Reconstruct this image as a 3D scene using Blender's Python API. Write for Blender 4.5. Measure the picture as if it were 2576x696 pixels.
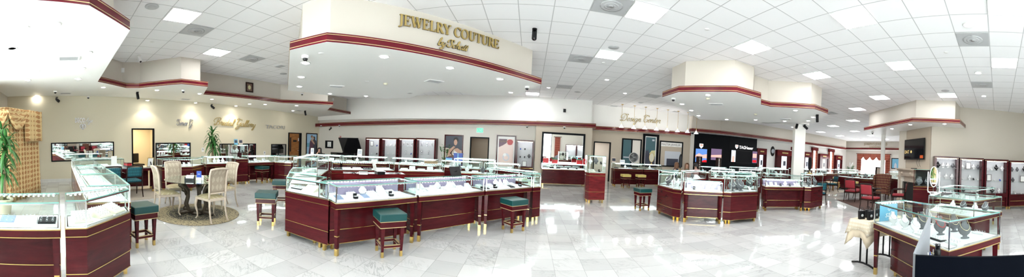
import bpy, bmesh, math, random
from math import pi, sin, cos, tan, atan2, hypot
from mathutils import Matrix, Vector
random.seed(7)
for _o in list(bpy.data.objects): bpy.data.objects.remove(_o)
SC = bpy.context.scene
COL = SC.collection

# ---------------------------------------------------------------- camera
# a phone panorama: cylindrical projection, 750 px per radian
F_PX, Y_MID, X_MID, T_A, T_B = 750.055, 388.318, 1332.616, 0.0229353, 0.0469523
EYE = 1.62
CEIL = 4.0345
cam = bpy.data.cameras.new('camera'); cam_o = bpy.data.objects.new('camera', cam); COL.objects.link(cam_o)
cam.type = 'PANO'; cam.panorama_type = 'CENTRAL_CYLINDRICAL'
cam.central_cylindrical_range_u_min = -X_MID / F_PX
cam.central_cylindrical_range_u_max = (2576 - X_MID) / F_PX
cam.central_cylindrical_range_v_min = (Y_MID - 696) / F_PX
cam.central_cylindrical_range_v_max = Y_MID / F_PX
cam.central_cylindrical_radius = 1.0
cam.clip_start = 0.02; cam.clip_end = 200
ROT = Matrix.Rotation(T_B, 3, 'Y') @ Matrix.Rotation(T_A, 3, 'X')
cam_o.matrix_world = Matrix.Translation((0, 0, EYE)) @ (ROT.transposed() @ Matrix.Rotation(pi/2, 3, 'X')).to_4x4()
SC.camera = cam_o

# ---------------------------------------------------------------- world, exposure, area lights
W = bpy.data.worlds.new('daylight'); SC.world = W; W.use_nodes = True
W.node_tree.nodes['Background'].inputs[0].default_value = (0.95, 0.98, 1.0, 1)
W.node_tree.nodes['Background'].inputs[1].default_value = 3.2
SC.view_settings.view_transform = 'Standard'; SC.view_settings.look = 'None'
SC.view_settings.exposure = 2.58; SC.view_settings.gamma = 1.0; SC.view_settings.use_curve_mapping = False
cy = SC.cycles
cy.max_bounces = 10; cy.diffuse_bounces = 5; cy.glossy_bounces = 5; cy.transmission_bounces = 6; cy.transparent_max_bounces = 64
cy.use_denoising = True; cy.caustics_reflective = False; cy.caustics_refractive = False
cy.sample_clamp_indirect = 6.0
PANEL_POWER = 5.5       # emission of the ceiling light panels
LAMP_POWER = 26.0       # recessed downlights
LED_POWER = 11.0         # strips inside the showcases

# ---------------------------------------------------------------- pixel of the photograph -> point in the shop
def ray(x, y):
    th = (x - X_MID) / F_PX
    return ROT.transposed() @ Vector((sin(th), cos(th), (Y_MID - y) / F_PX))
def G(x, y, z=0.0):                    # where the sight line meets height z
    v = ray(x, y); t = (z - EYE) / v.z
    return (v.x*t, v.y*t)
def AY(x, y, Y):                       # ... meets the plane Y: (X, Z)
    v = ray(x, y); t = Y / v.y
    return (v.x*t, EYE + v.z*t)
def AX(x, y, X):                       # ... meets the plane X: (Y, Z)
    v = ray(x, y); t = X / v.x
    return (v.y*t, EYE + v.z*t)
def AL(x, y, A, B):                    # ... meets the vertical plane through A, B: (X, Y, Z)
    v = ray(x, y); d = (B[0]-A[0], B[1]-A[1])
    det = -v.x*d[1] + v.y*d[0]
    t = (-A[0]*d[1] + A[1]*d[0]) / det
    return (v.x*t, v.y*t, EYE + v.z*t)
def AD(x, y, d):                       # ... at horizontal distance d: (X, Y, Z)
    v = ray(x, y); t = d / hypot(v.x, v.y)
    return (v.x*t, v.y*t, EYE + v.z*t)

# ---------------------------------------------------------------- materials
MATS = {}
def newmat(name):
    m = bpy.data.materials.new(name); m.use_nodes = True; MATS[name] = m
    return m, m.node_tree.nodes, m.node_tree.links, m.node_tree.nodes['Principled BSDF']
def mat(name, col, rough=0.5, metal=0.0, coat=0.0, emit=None, estr=0.0, spec=None, noise=0.0, nscale=30.0, bump=0.0):
    m, N, Lk, b = newmat(name)
    b.inputs['Base Color'].default_value = (*col, 1); b.inputs['Roughness'].default_value = rough
    b.inputs['Metallic'].default_value = metal; b.inputs['Coat Weight'].default_value = coat
    b.inputs['Coat Roughness'].default_value = 0.06
    if spec is not None: b.inputs['Specular IOR Level'].default_value = spec
    if emit: b.inputs['Emission Color'].default_value = (*emit, 1); b.inputs['Emission Strength'].default_value = estr
    if noise or bump:
        tc = N.new('ShaderNodeTexCoord'); nz = N.new('ShaderNodeTexNoise'); nz.inputs['Scale'].default_value = nscale
        nz.inputs['Detail'].default_value = 4
        Lk.new(tc.outputs['Object'], nz.inputs['Vector'])
        if noise:
            mx = N.new('ShaderNodeMix'); mx.data_type = 'RGBA'
            mx.inputs[6].default_value = (*[max(0, c*(1-noise)) for c in col], 1)
            mx.inputs[7].default_value = (*[min(1, c*(1+noise)) for c in col], 1)
            Lk.new(nz.outputs['Fac'], mx.inputs[0]); Lk.new(mx.outputs[2], b.inputs['Base Color'])
        if bump:
            bp = N.new('ShaderNodeBump'); bp.inputs['Strength'].default_value = bump; bp.inputs['Distance'].default_value = 0.01
            Lk.new(nz.outputs['Fac'], bp.inputs['Height']); Lk.new(bp.outputs['Normal'], b.inputs['Normal'])
    return m
def math_node(N, Lk, op, a, b=None):
    n = N.new('ShaderNodeMath'); n.operation = op
    for i, v in enumerate((a, b)):
        if v is None: continue
        if isinstance(v, (int, float)): n.inputs[i].default_value = v
        else: Lk.new(v, n.inputs[i])
    return n.outputs[0]

def grid_mask(N, Lk, tile, ox, oy, half):
    """1 on the joint lines of a square grid, and the tile's own cell vector"""
    geo = N.new('ShaderNodeNewGeometry'); sp = N.new('ShaderNodeSeparateXYZ'); Lk.new(geo.outputs['Position'], sp.inputs[0])
    outs, cells = [], []
    for ax, off in (('X', ox), ('Y', oy)):
        u = math_node(N, Lk, 'SUBTRACT', math_node(N, Lk, 'DIVIDE', sp.outputs[ax], tile), off)
        cells.append(math_node(N, Lk, 'FLOOR', u))
        fr = math_node(N, Lk, 'SUBTRACT', u, cells[-1])
        dd = math_node(N, Lk, 'ABSOLUTE', math_node(N, Lk, 'SUBTRACT', fr, 0.5))
        outs.append(math_node(N, Lk, 'GREATER_THAN', dd, 0.5 - half/tile))
    cv = N.new('ShaderNodeCombineXYZ'); Lk.new(cells[0], cv.inputs[0]); Lk.new(cells[1], cv.inputs[1])
    return math_node(N, Lk, 'MAXIMUM', outs[0], outs[1]), cv.outputs[0], geo.outputs['Position']

def marble_floor():
    m, N, Lk, b = newmat('marble_tiles')
    msk, cell, pos = grid_mask(N, Lk, 0.4064, -0.01, 0.65, 0.0022)
    wn = N.new('ShaderNodeTexWhiteNoise'); wn.noise_dimensions = '3D'; Lk.new(cell, wn.inputs['Vector'])
    sc = N.new('ShaderNodeVectorMath'); sc.operation = 'SCALE'; sc.inputs['Scale'].default_value = 37.0; Lk.new(wn.outputs['Color'], sc.inputs[0])
    # each slab has its vein direction turned and shifted
    rot = N.new('ShaderNodeVectorRotate'); rot.rotation_type = 'Z_AXIS'
    Lk.new(pos, rot.inputs['Vector'])
    ang = math_node(N, Lk, 'ADD', math_node(N, Lk, 'MULTIPLY', wn.outputs['Value'], 0.9), 0.25); Lk.new(ang, rot.inputs['Angle'])
    ad = N.new('ShaderNodeVectorMath'); ad.operation = 'ADD'; Lk.new(rot.outputs[0], ad.inputs[0]); Lk.new(sc.outputs[0], ad.inputs[1])
    mp = N.new('ShaderNodeMapping'); mp.inputs['Scale'].default_value = (1.0, 3.2, 1.0); Lk.new(ad.outputs[0], mp.inputs[0])
    nz = N.new('ShaderNodeTexNoise'); nz.inputs['Scale'].default_value = 2.6; nz.inputs['Detail'].default_value = 8; nz.inputs['Roughness'].default_value = 0.62
    nz.inputs['Distortion'].default_value = 1.3; Lk.new(mp.outputs[0], nz.inputs['Vector'])
    vein = math_node(N, Lk, 'ABSOLUTE', math_node(N, Lk, 'SUBTRACT', nz.outputs['Fac'], 0.5))
    cr = N.new('ShaderNodeValToRGB'); cr.color_ramp.elements[0].position = 0.0; cr.color_ramp.elements[0].color = (0.32, 0.32, 0.31, 1)
    cr.color_ramp.elements[1].position = 0.045; cr.color_ramp.elements[1].color = (0.56, 0.56, 0.55, 1)
    e = cr.color_ramp.elements.new(0.014); e.color = (0.46, 0.46, 0.45, 1)
    Lk.new(vein, cr.inputs[0])
    n2 = N.new('ShaderNodeTexNoise'); n2.inputs['Scale'].default_value = 1.1; n2.inputs['Detail'].default_value = 3; Lk.new(ad.outputs[0], n2.inputs['Vector'])
    gate = N.new('ShaderNodeMapRange'); gate.inputs[1].default_value = 0.46; gate.inputs[2].default_value = 0.66; Lk.new(n2.outputs['Fac'], gate.inputs[0])
    mx = N.new('ShaderNodeMix'); mx.data_type = 'RGBA'; mx.inputs[6].default_value = (0.57, 0.57, 0.56, 1)
    Lk.new(gate.outputs[0], mx.inputs[0]); Lk.new(cr.outputs[0], mx.inputs[7])
    tone = N.new('ShaderNodeMapRange'); tone.inputs[3].default_value = 0.86; tone.inputs[4].default_value = 1.06; Lk.new(wn.outputs['Value'], tone.inputs[0])
    tm = N.new('ShaderNodeVectorMath'); tm.operation = 'SCALE'; Lk.new(mx.outputs[2], tm.inputs[0]); Lk.new(tone.outputs[0], tm.inputs['Scale'])
    g = N.new('ShaderNodeMix'); g.data_type = 'RGBA'; g.inputs[7].default_value = (0.30, 0.29, 0.28, 1)
    Lk.new(msk, g.inputs[0]); Lk.new(tm.outputs[0], g.inputs[6]); Lk.new(g.outputs[2], b.inputs['Base Color'])
    b.inputs['Roughness'].default_value = 0.06; b.inputs['Specular IOR Level'].default_value = 0.42
    return m
def tile_ceiling():
    m, N, Lk, b = newmat('ceiling_tiles')
    msk, cell, pos = grid_mask(N, Lk, 0.6096, 0.49, 0.36, 0.008)
    nz = N.new('ShaderNodeTexNoise'); nz.inputs['Scale'].default_value = 60; Lk.new(pos, nz.inputs['Vector'])
    g = N.new('ShaderNodeMix'); g.data_type = 'RGBA'; g.inputs[6].default_value = (0.95, 0.95, 0.96, 1); g.inputs[7].default_value = (0.56, 0.56, 0.57, 1)
    Lk.new(msk, g.inputs[0]); Lk.new(g.outputs[2], b.inputs['Base Color']); b.inputs['Roughness'].default_value = 0.9
    bp = N.new('ShaderNodeBump'); bp.inputs['Strength'].default_value = 0.08; Lk.new(nz.outputs['Fac'], bp.inputs['Height']); Lk.new(bp.outputs[0], b.inputs['Normal'])
    return m
def wood(name, dark, light, rough=0.18, scale=1.0, coat=0.08):
    m, N, Lk, b = newmat(name)
    tc = N.new('ShaderNodeTexCoord'); mp = N.new('ShaderNodeMapping'); mp.inputs['Scale'].default_value = (1.2*scale, 1.2*scale, 7*scale)
    Lk.new(tc.outputs['Object'], mp.inputs[0])
    nz = N.new('ShaderNodeTexNoise'); nz.inputs['Scale'].default_value = 2.2; nz.inputs['Detail'].default_value = 7; nz.inputs['Distortion'].default_value = 0.7
    Lk.new(mp.outputs[0], nz.inputs['Vector'])
    cr = N.new('ShaderNodeValToRGB'); cr.color_ramp.elements[0].position = 0.3; cr.color_ramp.elements[0].color = (*dark, 1)
    cr.color_ramp.elements[1].position = 0.72; cr.color_ramp.elements[1].color = (*light, 1)
    Lk.new(nz.outputs['Fac'], cr.inputs[0]); Lk.new(cr.outputs[0], b.inputs['Base Color'])
    b.inputs['Roughness'].default_value = rough; b.inputs['Specular IOR Level'].default_value = 0.17; b.inputs['Coat Weight'].default_value = coat; b.inputs['Coat Roughness'].default_value = 0.05
    return m
def glass(name, tint, refl=1.0):
    """thin clear sheet: light passes straight through, the outer faces mirror by angle"""
    m, N, Lk, b = newmat(name); N.remove(b)
    tr = N.new('ShaderNodeBsdfTransparent'); tr.inputs[0].default_value = (*tint, 1)
    gl = N.new('ShaderNodeBsdfGlossy'); gl.inputs['Roughness'].default_value = 0.0; gl.inputs[0].default_value = (0.95, 1.0, 0.98, 1)
    fr = N.new('ShaderNodeFresnel'); fr.inputs['IOR'].default_value = 1.5
    geo = N.new('ShaderNodeNewGeometry')
    f = math_node(N, Lk, 'MULTIPLY', math_node(N, Lk, 'MULTIPLY', fr.outputs[0], math_node(N, Lk, 'SUBTRACT', 1.0, geo.outputs['Backfacing'])), refl)
    mx = N.new('ShaderNodeMixShader'); Lk.new(f, mx.inputs[0]); Lk.new(tr.outputs[0], mx.inputs[1]); Lk.new(gl.outputs[0], mx.inputs[2])
    Lk.new(mx.outputs[0], N['Material Output'].inputs[0])
    return m
def emission(name, col, strength):
    m, N, Lk, b = newmat(name); N.remove(b)
    e = N.new('ShaderNodeEmission'); e.inputs[0].default_value = (*col, 1); e.inputs[1].default_value = strength
    Lk.new(e.outputs[0], N['Material Output'].inputs[0])
    return m
def damask(name, base, motif, scale, rough=0.7, bump=0.15):
    """woven ornament: ogee-like repeat made from two sine lattices"""
    m, N, Lk, b = newmat(name)
    tc = N.new('ShaderNodeTexCoord'); sp = N.new('ShaderNodeSeparateXYZ'); Lk.new(tc.outputs['Object'], sp.inputs[0])
    h = math_node(N, Lk, 'MULTIPLY', math_node(N, Lk, 'ADD', sp.outputs['X'], sp.outputs['Y']), scale)
    v = math_node(N, Lk, 'MULTIPLY', sp.outputs['Z'], scale*0.62)
    a = math_node(N, Lk, 'MULTIPLY', math_node(N, Lk, 'SINE', h), math_node(N, Lk, 'SINE', v))
    nz = N.new('ShaderNodeTexNoise'); nz.inputs['Scale'].default_value = scale*1.2; nz.inputs['Detail'].default_value = 3; Lk.new(tc.outputs['Object'], nz.inputs['Vector'])
    c = math_node(N, Lk, 'MULTIPLY', math_node(N, Lk, 'COSINE', math_node(N, Lk, 'MULTIPLY', h, 3.0)), math_node(N, Lk, 'COSINE', math_node(N, Lk, 'MULTIPLY', v, 4.0)))
    s = math_node(N, Lk, 'ADD', math_node(N, Lk, 'ABSOLUTE', a), math_node(N, Lk, 'MULTIPLY', c, 0.33))
    s = math_node(N, Lk, 'ADD', s, math_node(N, Lk, 'MULTIPLY', math_node(N, Lk, 'SUBTRACT', nz.outputs['Fac'], 0.5), 0.5))
    st = N.new('ShaderNodeMapRange'); st.inputs[1].default_value = 0.42; st.inputs[2].default_value = 0.52; Lk.new(s, st.inputs[0])
    mx = N.new('ShaderNodeMix'); mx.data_type = 'RGBA'; mx.inputs[6].default_value = (*base, 1); mx.inputs[7].default_value = (*motif, 1)
    Lk.new(st.outputs[0], mx.inputs[0]); Lk.new(mx.outputs[2], b.inputs['Base Color']); b.inputs['Roughness'].default_value = rough
    bp = N.new('ShaderNodeBump'); bp.inputs['Strength'].default_value = bump; bp.inputs['Distance'].default_value = 0.004
    Lk.new(st.outputs[0], bp.inputs['Height']); Lk.new(bp.outputs[0], b.inputs['Normal'])
    return m
def round_rug(name):
    m, N, Lk, b = newmat(name)
    tc = N.new('ShaderNodeTexCoord'); ln = N.new('ShaderNodeVectorMath'); ln.operation = 'LENGTH'; Lk.new(tc.outputs['Object'], ln.inputs[0])
    cr = N.new('ShaderNodeValToRGB'); cr.color_ramp.interpolation = 'CONSTANT'
    navy, tan_ = (0.014, 0.016, 0.022, 1), (0.40, 0.33, 0.20, 1)
    pts = [(0, navy), (0.60, tan_), (0.615, navy), (0.64, tan_), (0.93, navy)]
    for i, (p, c) in enumerate(pts):
        e = cr.color_ramp.elements[0] if i == 0 else (cr.color_ramp.elements[1] if i == 1 else cr.color_ramp.elements.new(p))
        e.position = p; e.color = c
    Lk.new(ln.outputs['Value'], cr.inputs[0])
    vo = N.new('ShaderNodeTexNoise'); vo.inputs['Scale'].default_value = 11; vo.inputs['Detail'].default_value = 2; vo.inputs['Distortion'].default_value = 2.5; Lk.new(tc.outputs['Object'], vo.inputs['Vector'])
    k = math_node(N, Lk, 'LESS_THAN', math_node(N, Lk, 'ABSOLUTE', math_node(N, Lk, 'SUBTRACT', vo.outputs['Fac'], 0.5)), 0.035)
    inv = N.new('ShaderNodeMix'); inv.data_type = 'RGBA'
    edge = math_node(N, Lk, 'LESS_THAN', ln.outputs['Value'], 0.93)
    mid = math_node(N, Lk, 'GREATER_THAN', ln.outputs['Value'], 0.64)
    alt = N.new('ShaderNodeMix'); alt.data_type = 'RGBA'; alt.inputs[6].default_value = (0.34, 0.29, 0.18, 1); alt.inputs[7].default_value = (0.06, 0.05, 0.045, 1)
    Lk.new(mid, alt.inputs[0])
    Lk.new(math_node(N, Lk, 'MULTIPLY', k, edge), inv.inputs[0]); Lk.new(cr.outputs[0], inv.inputs[6]); Lk.new(alt.outputs[2], inv.inputs[7])
    Lk.new(inv.outputs[2], b.inputs['Base Color']); b.inputs['Roughness'].default_value = 0.95
    return m

M = {}
M['floor'] = marble_floor(); M['ceil'] = tile_ceiling()
M['cream'] = mat('cream_paint', (0.62, 0.575, 0.505), 0.75)
M['cream2'] = mat('pale_cream_paint', (0.90, 0.885, 0.85), 0.75)
M['white'] = mat('white_paint', (0.95, 0.95, 0.925), 0.45)
M['olive'] = mat('khaki_paint', (0.70, 0.645, 0.505), 0.8)
M['greige'] = mat('greige_paint', (0.72, 0.68, 0.625), 0.8)
M['taupe'] = mat('taupe_paint', (0.50, 0.43, 0.345), 0.8)
M['rwall'] = mat('stone_paint', (0.54, 0.50, 0.43), 0.8)
M['fascia'] = wood('burgundy_fascia', (0.085, 0.008, 0.014), (0.16, 0.012, 0.022), 0.25, 0.6)
M['wood'] = wood('mahogany', (0.040, 0.0045, 0.007), (0.080, 0.008, 0.011), 0.2)
M['wood2'] = wood('red_mahogany', (0.075, 0.007, 0.010), (0.19, 0.018, 0.02), 0.16)
M['oak'] = wood('oak_door', (0.23, 0.085, 0.024), (0.42, 0.18, 0.06), 0.4, 1.0, 0.2)
M['darkwood'] = wood('ebonised_wood', (0.012, 0.006, 0.005), (0.035, 0.016, 0.012), 0.25)
M['brass'] = mat('brass', (0.70, 0.49, 0.17), 0.22, 1.0)
M['gold'] = mat('pale_gold', (0.50, 0.37, 0.13), 0.35, 0.4)
M['goldpaint'] = mat('gold_line', (0.55, 0.42, 0.21), 0.4, 0.3)
M['chrome'] = mat('polished_steel', (0.86, 0.88, 0.88), 0.16, 1.0)
M['steel'] = mat('brushed_steel', (0.55, 0.56, 0.57), 0.35, 1.0)
M['black'] = mat('black_paint', (0.005, 0.005, 0.006), 0.4, spec=0.3)
M['blackgl'] = mat('black_gloss', (0.008, 0.008, 0.010), 0.08, 0.0, 0.5)
M['darkframe'] = mat('dark_frame', (0.0025, 0.0035, 0.0055), 0.5, spec=0.12)
M['teal'] = mat('teal_leather', (0.003, 0.048, 0.048), 0.38, noise=0.1, nscale=80, bump=0.05)
M['tealfab'] = damask('teal_velvet', (0.003, 0.07, 0.095), (0.010, 0.13, 0.165), 60, 0.6)
M['yellow'] = mat('yellow_leather', (0.58, 0.46, 0.13), 0.45, noise=0.05)
M['red'] = damask('red_damask', (0.27, 0.010, 0.022), (0.40, 0.035, 0.045), 130, 0.7)
M['redgold'] = damask('red_gold_brocade', (0.10, 0.018, 0.014), (0.22, 0.11, 0.05), 42, 0.8)
M['creamfab'] = damask('cream_damask', (0.36, 0.30, 0.225), (0.45, 0.385, 0.295), 34, 0.75)
M['seatfab'] = damask('straw_damask', (0.42, 0.34, 0.20), (0.52, 0.45, 0.30), 30, 0.75)
M['ivory'] = mat('ivory_paint', (0.56, 0.47, 0.375), 0.45, noise=0.08, nscale=25)
M['drape'] = damask('gold_brocade', (0.56, 0.41, 0.20), (0.36, 0.18, 0.065), 38, 0.7)
M['valance'] = damask('russet_drape', (0.27, 0.055, 0.035), (0.36, 0.11, 0.06), 20, 0.8)
M['rug'] = round_rug('oriental_rug_weave')
M['rug2'] = damask('persian_rug_weave', (0.09, 0.045, 0.035), (0.30, 0.22, 0.16), 26, 0.95)
M['rug3'] = damask('rose_rug_weave', (0.42, 0.36, 0.29), (0.24, 0.19, 0.16), 34, 0.95)
M['glass'] = glass('showcase_glass', (0.955, 0.985, 0.975), 0.55)
M['glassedge'] = mat('glass_edge', (0.20, 0.50, 0.43), 0.1, 0.0, 0.3)
M['mirror'] = mat('mirror', (0.90, 0.92, 0.92), 0.02, 1.0)
M['deck'] = mat('white_display_cloth', (0.66, 0.66, 0.68), 0.7)
M['tray'] = mat('white_leatherette', (0.72, 0.72, 0.72), 0.5)
M['traycream'] = mat('cream_leatherette', (0.72, 0.69, 0.55), 0.5)
M['trayblue'] = mat('blue_velvet_pad', (0.16, 0.22, 0.36), 0.8)
M['trayblack'] = mat('black_velvet_pad', (0.006, 0.006, 0.008), 0.7, spec=0.2)
M['bustgray'] = mat('grey_velvet', (0.10, 0.10, 0.11), 0.8)
M['silver'] = mat('silver', (0.55, 0.57, 0.60), 0.2, 1.0)
M['jewel'] = mat('jewellery_gold', (0.72, 0.62, 0.42), 0.2, 1.0)
M['coral'] = mat('coral_beads', (0.55, 0.03, 0.02), 0.3)
M['pearl'] = mat('pearls', (0.85, 0.82, 0.77), 0.25, 0.0, 0.4)
M['leaf'] = mat('glossy_leaf', (0.035, 0.15, 0.028), 0.35, noise=0.5, nscale=6)
M['cane'] = mat('cane_bark', (0.30, 0.22, 0.13), 0.8, noise=0.35, nscale=30, bump=0.3)
M['pot'] = mat('cream_pot', (0.66, 0.58, 0.43), 0.5)
M['soil'] = mat('soil', (0.035, 0.022, 0.014), 0.95, noise=0.5, nscale=80)
M['plastic'] = mat('white_plastic', (0.85, 0.85, 0.84), 0.4)
M['grey'] = mat('grey_plastic', (0.36, 0.37, 0.38), 0.5)
M['ventgrey'] = mat('vent_metal', (0.50, 0.51, 0.52), 0.5)
M['ventdark'] = mat('vent_slot', (0.17, 0.17, 0.165), 0.6)
M['paper'] = mat('paper', (0.88, 0.88, 0.86), 0.7)
M['ink'] = mat('ink', (0.05, 0.05, 0.055), 0.7)
M['skin'] = mat('skin', (0.60, 0.36, 0.26), 0.5)
M['hairblack'] = mat('black_hair', (0.012, 0.009, 0.008), 0.45)
M['hairbrown'] = mat('auburn_hair', (0.19, 0.085, 0.04), 0.45)
M['navy'] = mat('navy_panel', (0.0010, 0.0018, 0.0042), 0.6, spec=0.03)
M['greypanel'] = mat('grey_laminate', (0.22, 0.23, 0.25), 0.4)
M['lace'] = damask('ecru_lace', (0.66, 0.56, 0.41), (0.78, 0.71, 0.58), 95, 0.85, 0.3)
M['linen'] = mat('ecru_cloth', (0.74, 0.63, 0.47), 0.85)
M['stone'] = mat('carved_limestone', (0.55, 0.46, 0.37), 0.7, noise=0.12, nscale=12)
M['hearth'] = mat('hearth_black', (0.010, 0.010, 0.010), 0.6)
M['tvblack'] = mat('tv_screen', (0.006, 0.007, 0.010), 0.08, 0.0, 0.3)
M['panel'] = emission('light_panel', (0.96, 0.98, 1.0), PANEL_POWER)
M['lamp'] = emission('downlight_glow', (1.0, 0.96, 0.88), LAMP_POWER)
M['led'] = emission('led_glow', (0.95, 0.98, 1.0), LED_POWER)
M['shelfglow'] = emission('lit_back_panel', (0.86, 0.94, 1.0), 0.55)
M['exit'] = emission('exit_green', (0.15, 0.75, 0.45), 0.28)
M['tan'] = mat('tan_letter', (0.40, 0.31, 0.17), 0.5)
M['darkscreen'] = mat('dark_screen', (0.003, 0.004, 0.006), 0.35, spec=0.15)
M['winglow'] = emission('daylit_window', (0.95, 0.98, 1.0), 2.2)
M['bluebag'] = mat('blue_card', (0.010, 0.06, 0.36), 0.4)
M['redbag'] = mat('red_card', (0.50, 0.012, 0.018), 0.4)
M['green'] = mat('green_tissue', (0.02, 0.36, 0.19), 0.6)
M['marblebase'] = mat('marble_skirting', (0.72, 0.71, 0.69), 0.3, noise=0.12, nscale=9)
M['purple'] = mat('violet_backing', (0.34, 0.29, 0.42), 0.25, 0.5)

# ---------------------------------------------------------------- mesh builder
class MB:
    def __init__(s): s.v = []; s.f = []; s.m = []; s.sm = []
    def add(s, vs, fs, mi=0, smooth=False):
        b = len(s.v); s.v += [tuple(p) for p in vs]
        for f in fs: s.f.append([b+i for i in f]); s.m.append(mi); s.sm.append(smooth)
        return s
    def box(s, x0, x1, y0, y1, z0, z1, mi=0):
        return s.add([(x0,y0,z0),(x1,y0,z0),(x1,y1,z0),(x0,y1,z0),(x0,y0,z1),(x1,y0,z1),(x1,y1,z1),(x0,y1,z1)],
                     [(0,3,2,1),(4,5,6,7),(0,1,5,4),(1,2,6,5),(2,3,7,6),(3,0,4,7)], mi)
    def cbox(s, c, d, mi=0, rz=0.0):
        ca, sa = cos(rz), sin(rz); vs = []
        for dz in (-.5, .5):
            for dx, dy in ((-.5,-.5),(.5,-.5),(.5,.5),(-.5,.5)):
                x, y = dx*d[0], dy*d[1]; vs.append((c[0]+ca*x-sa*y, c[1]+sa*x+ca*y, c[2]+dz*d[2]))
        return s.add(vs, [(0,3,2,1),(4,5,6,7),(0,1,5,4),(1,2,6,5),(2,3,7,6),(3,0,4,7)], mi)
    def prism(s, poly, z0, z1, mi=0, top=None):
        """upright prism over a plan polygon; z0/z1 a number or a list; top: polygon of the upper end"""
        n = len(poly); a = sum(poly[i][0]*poly[(i+1)%n][1]-poly[(i+1)%n][0]*poly[i][1] for i in range(n))
        idx = list(range(n)) if a > 0 else list(range(n))[::-1]
        q = [poly[i] for i in idx]; tq = [(top or poly)[i] for i in idx]
        Z0 = [(z0[i] if isinstance(z0, (list, tuple)) else z0) for i in idx]; Z1 = [(z1[i] if isinstance(z1, (list, tuple)) else z1) for i in idx]
        vs = [(p[0],p[1],z) for p, z in zip(q, Z0)] + [(p[0],p[1],z) for p, z in zip(tq, Z1)]
        fs = [list(range(n))[::-1], list(range(n, 2*n))] + [(i,(i+1)%n,n+(i+1)%n,n+i) for i in range(n)]
        return s.add(vs, fs, mi)
    def bar(s, p, q, w, h=None, mi=0, up=(0,0,1)):
        """straight bar of section w x h from p to q"""
        h = h or w; p, q = Vector(p), Vector(q); d = (q-p)
        if d.length < 1e-6: return s
        d.normalize(); u = Vector(up)
        if abs(d.dot(u)) > .98: u = Vector((1,0,0))
        a = d.cross(u).normalized(); b = a.cross(d).normalized()
        vs = []
        for o in (p, q):
            for i, j in ((-.5,-.5),(.5,-.5),(.5,.5),(-.5,.5)): vs.append(o + a*(i*w) + b*(j*h))
        return s.add(vs, [(0,1,2,3),(7,6,5,4),(0,4,5,1),(1,5,6,2),(2,6,7,3),(3,7,4,0)], mi)
    def tube(s, pts, r, n=8, mi=0, cap=True, flat=1.0, closed=False):
        pts = [Vector(p) for p in pts]; k = len(pts)
        rs = r if isinstance(r, (list, tuple)) else [r]*k
        rings = []; ref = None
        for i, p in enumerate(pts):
            if closed: t = pts[(i+1)%k]-pts[i-1]
            else: t = pts[min(i+1,k-1)]-pts[max(i-1,0)]
            if t.length < 1e-9: t = Vector((0,0,1))
            t.normalize()
            if ref is None: ref = Vector((0,0,1)) if abs(t.z) < .9 else Vector((1,0,0))
            a = t.cross(ref)
            if a.length < 1e-5: a = t.cross(Vector((0,1,0)))
            a.normalize(); b = a.cross(t).normalized(); ref = b
            rings.append([p + a*(rs[i]*cos(2*pi*j/n)) + b*(rs[i]*flat*sin(2*pi*j/n)) for j in range(n)])
        vs = [v for R in rings for v in R]; fs = []
        for i in range(k if closed else k-1):
            i2 = (i+1) % k
            for j in range(n): fs.append((i*n+j, i*n+(j+1)%n, i2*n+(j+1)%n, i2*n+j))
        if cap and not closed: fs += [list(range(n))[::-1], [(k-1)*n+j for j in range(n)]]
        return s.add(vs, [f[::-1] for f in fs], mi, True)
    def lathe(s, prof, c=(0,0,0), n=20, mi=0, sx=1.0, sy=1.0, smooth=True):
        vs = []; k = len(prof)
        for r, z in prof:
            for j in range(n): vs.append((c[0]+sx*r*cos(2*pi*j/n), c[1]+sy*r*sin(2*pi*j/n), c[2]+z))
        fs = [(i*n+j, i*n+(j+1)%n, (i+1)*n+(j+1)%n, (i+1)*n+j) for i in range(k-1) for j in range(n)]
        s.add(vs, fs, mi, smooth)
        b = len(s.v) - len(vs)
        if prof[0][0] > 1e-5: s.f.append([b+j for j in range(n)][::-1]); s.m.append(mi); s.sm.append(False)
        if prof[-1][0] > 1e-5: s.f.append([b+(k-1)*n+j for j in range(n)]); s.m.append(mi); s.sm.append(False)
        return s
    def ball(s, c, r, n=10, mi=0, sc=(1,1,1)):
        k = max(4, n//2+1)
        prof = [(r*sin(pi*i/k), -r*cos(pi*i/k)*sc[2]) for i in range(k+1)]
        return s.lathe(prof, c, n, mi, sc[0], sc[1])
    def sheet(s, rows, mi=0, smooth=True, closed=False):
        m = len(rows[0]); vs = [p for R in rows for p in R]
        fs = [(i*m+j, i*m+(j+1)%m, (i+1)*m+(j+1)%m, (i+1)*m+j) for i in range(len(rows)-1) for j in range(m if closed else m-1)]
        return s.add(vs, fs, mi, smooth)
    def xf(s, mtx, start=0):
        for i in range(start, len(s.v)): s.v[i] = tuple(mtx @ Vector(s.v[i]))
        return s
    def build(s, name, mats, parent=None, world=True, solid=0.0, bevel=0.0, sub=0):
        me = bpy.data.meshes.new(name)
        off = Vector(parent.matrix_world.translation) if (parent and world) else Vector((0,0,0))
        me.from_pydata([tuple(Vector(p)-off) for p in s.v] if (parent and world) else s.v, [], s.f)
        mats = mats if isinstance(mats, (list, tuple)) else [mats]
        for k in mats: me.materials.append(M[k] if isinstance(k, str) else k)
        if len(mats) > 1: me.polygons.foreach_set('material_index', s.m)
        me.polygons.foreach_set('use_smooth', s.sm)
        me.update()
        o = bpy.data.objects.new(name, me); COL.objects.link(o)
        if parent: o.parent = parent
        if solid: md = o.modifiers.new('solid', 'SOLIDIFY'); md.thickness = solid; md.offset = 0
        if bevel: md = o.modifiers.new('bevel', 'BEVEL'); md.width = bevel; md.segments = 2; md.limit_method = 'ANGLE'
        if sub: md = o.modifiers.new('sub', 'SUBSURF'); md.levels = sub; md.render_levels = sub
        return o

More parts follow.
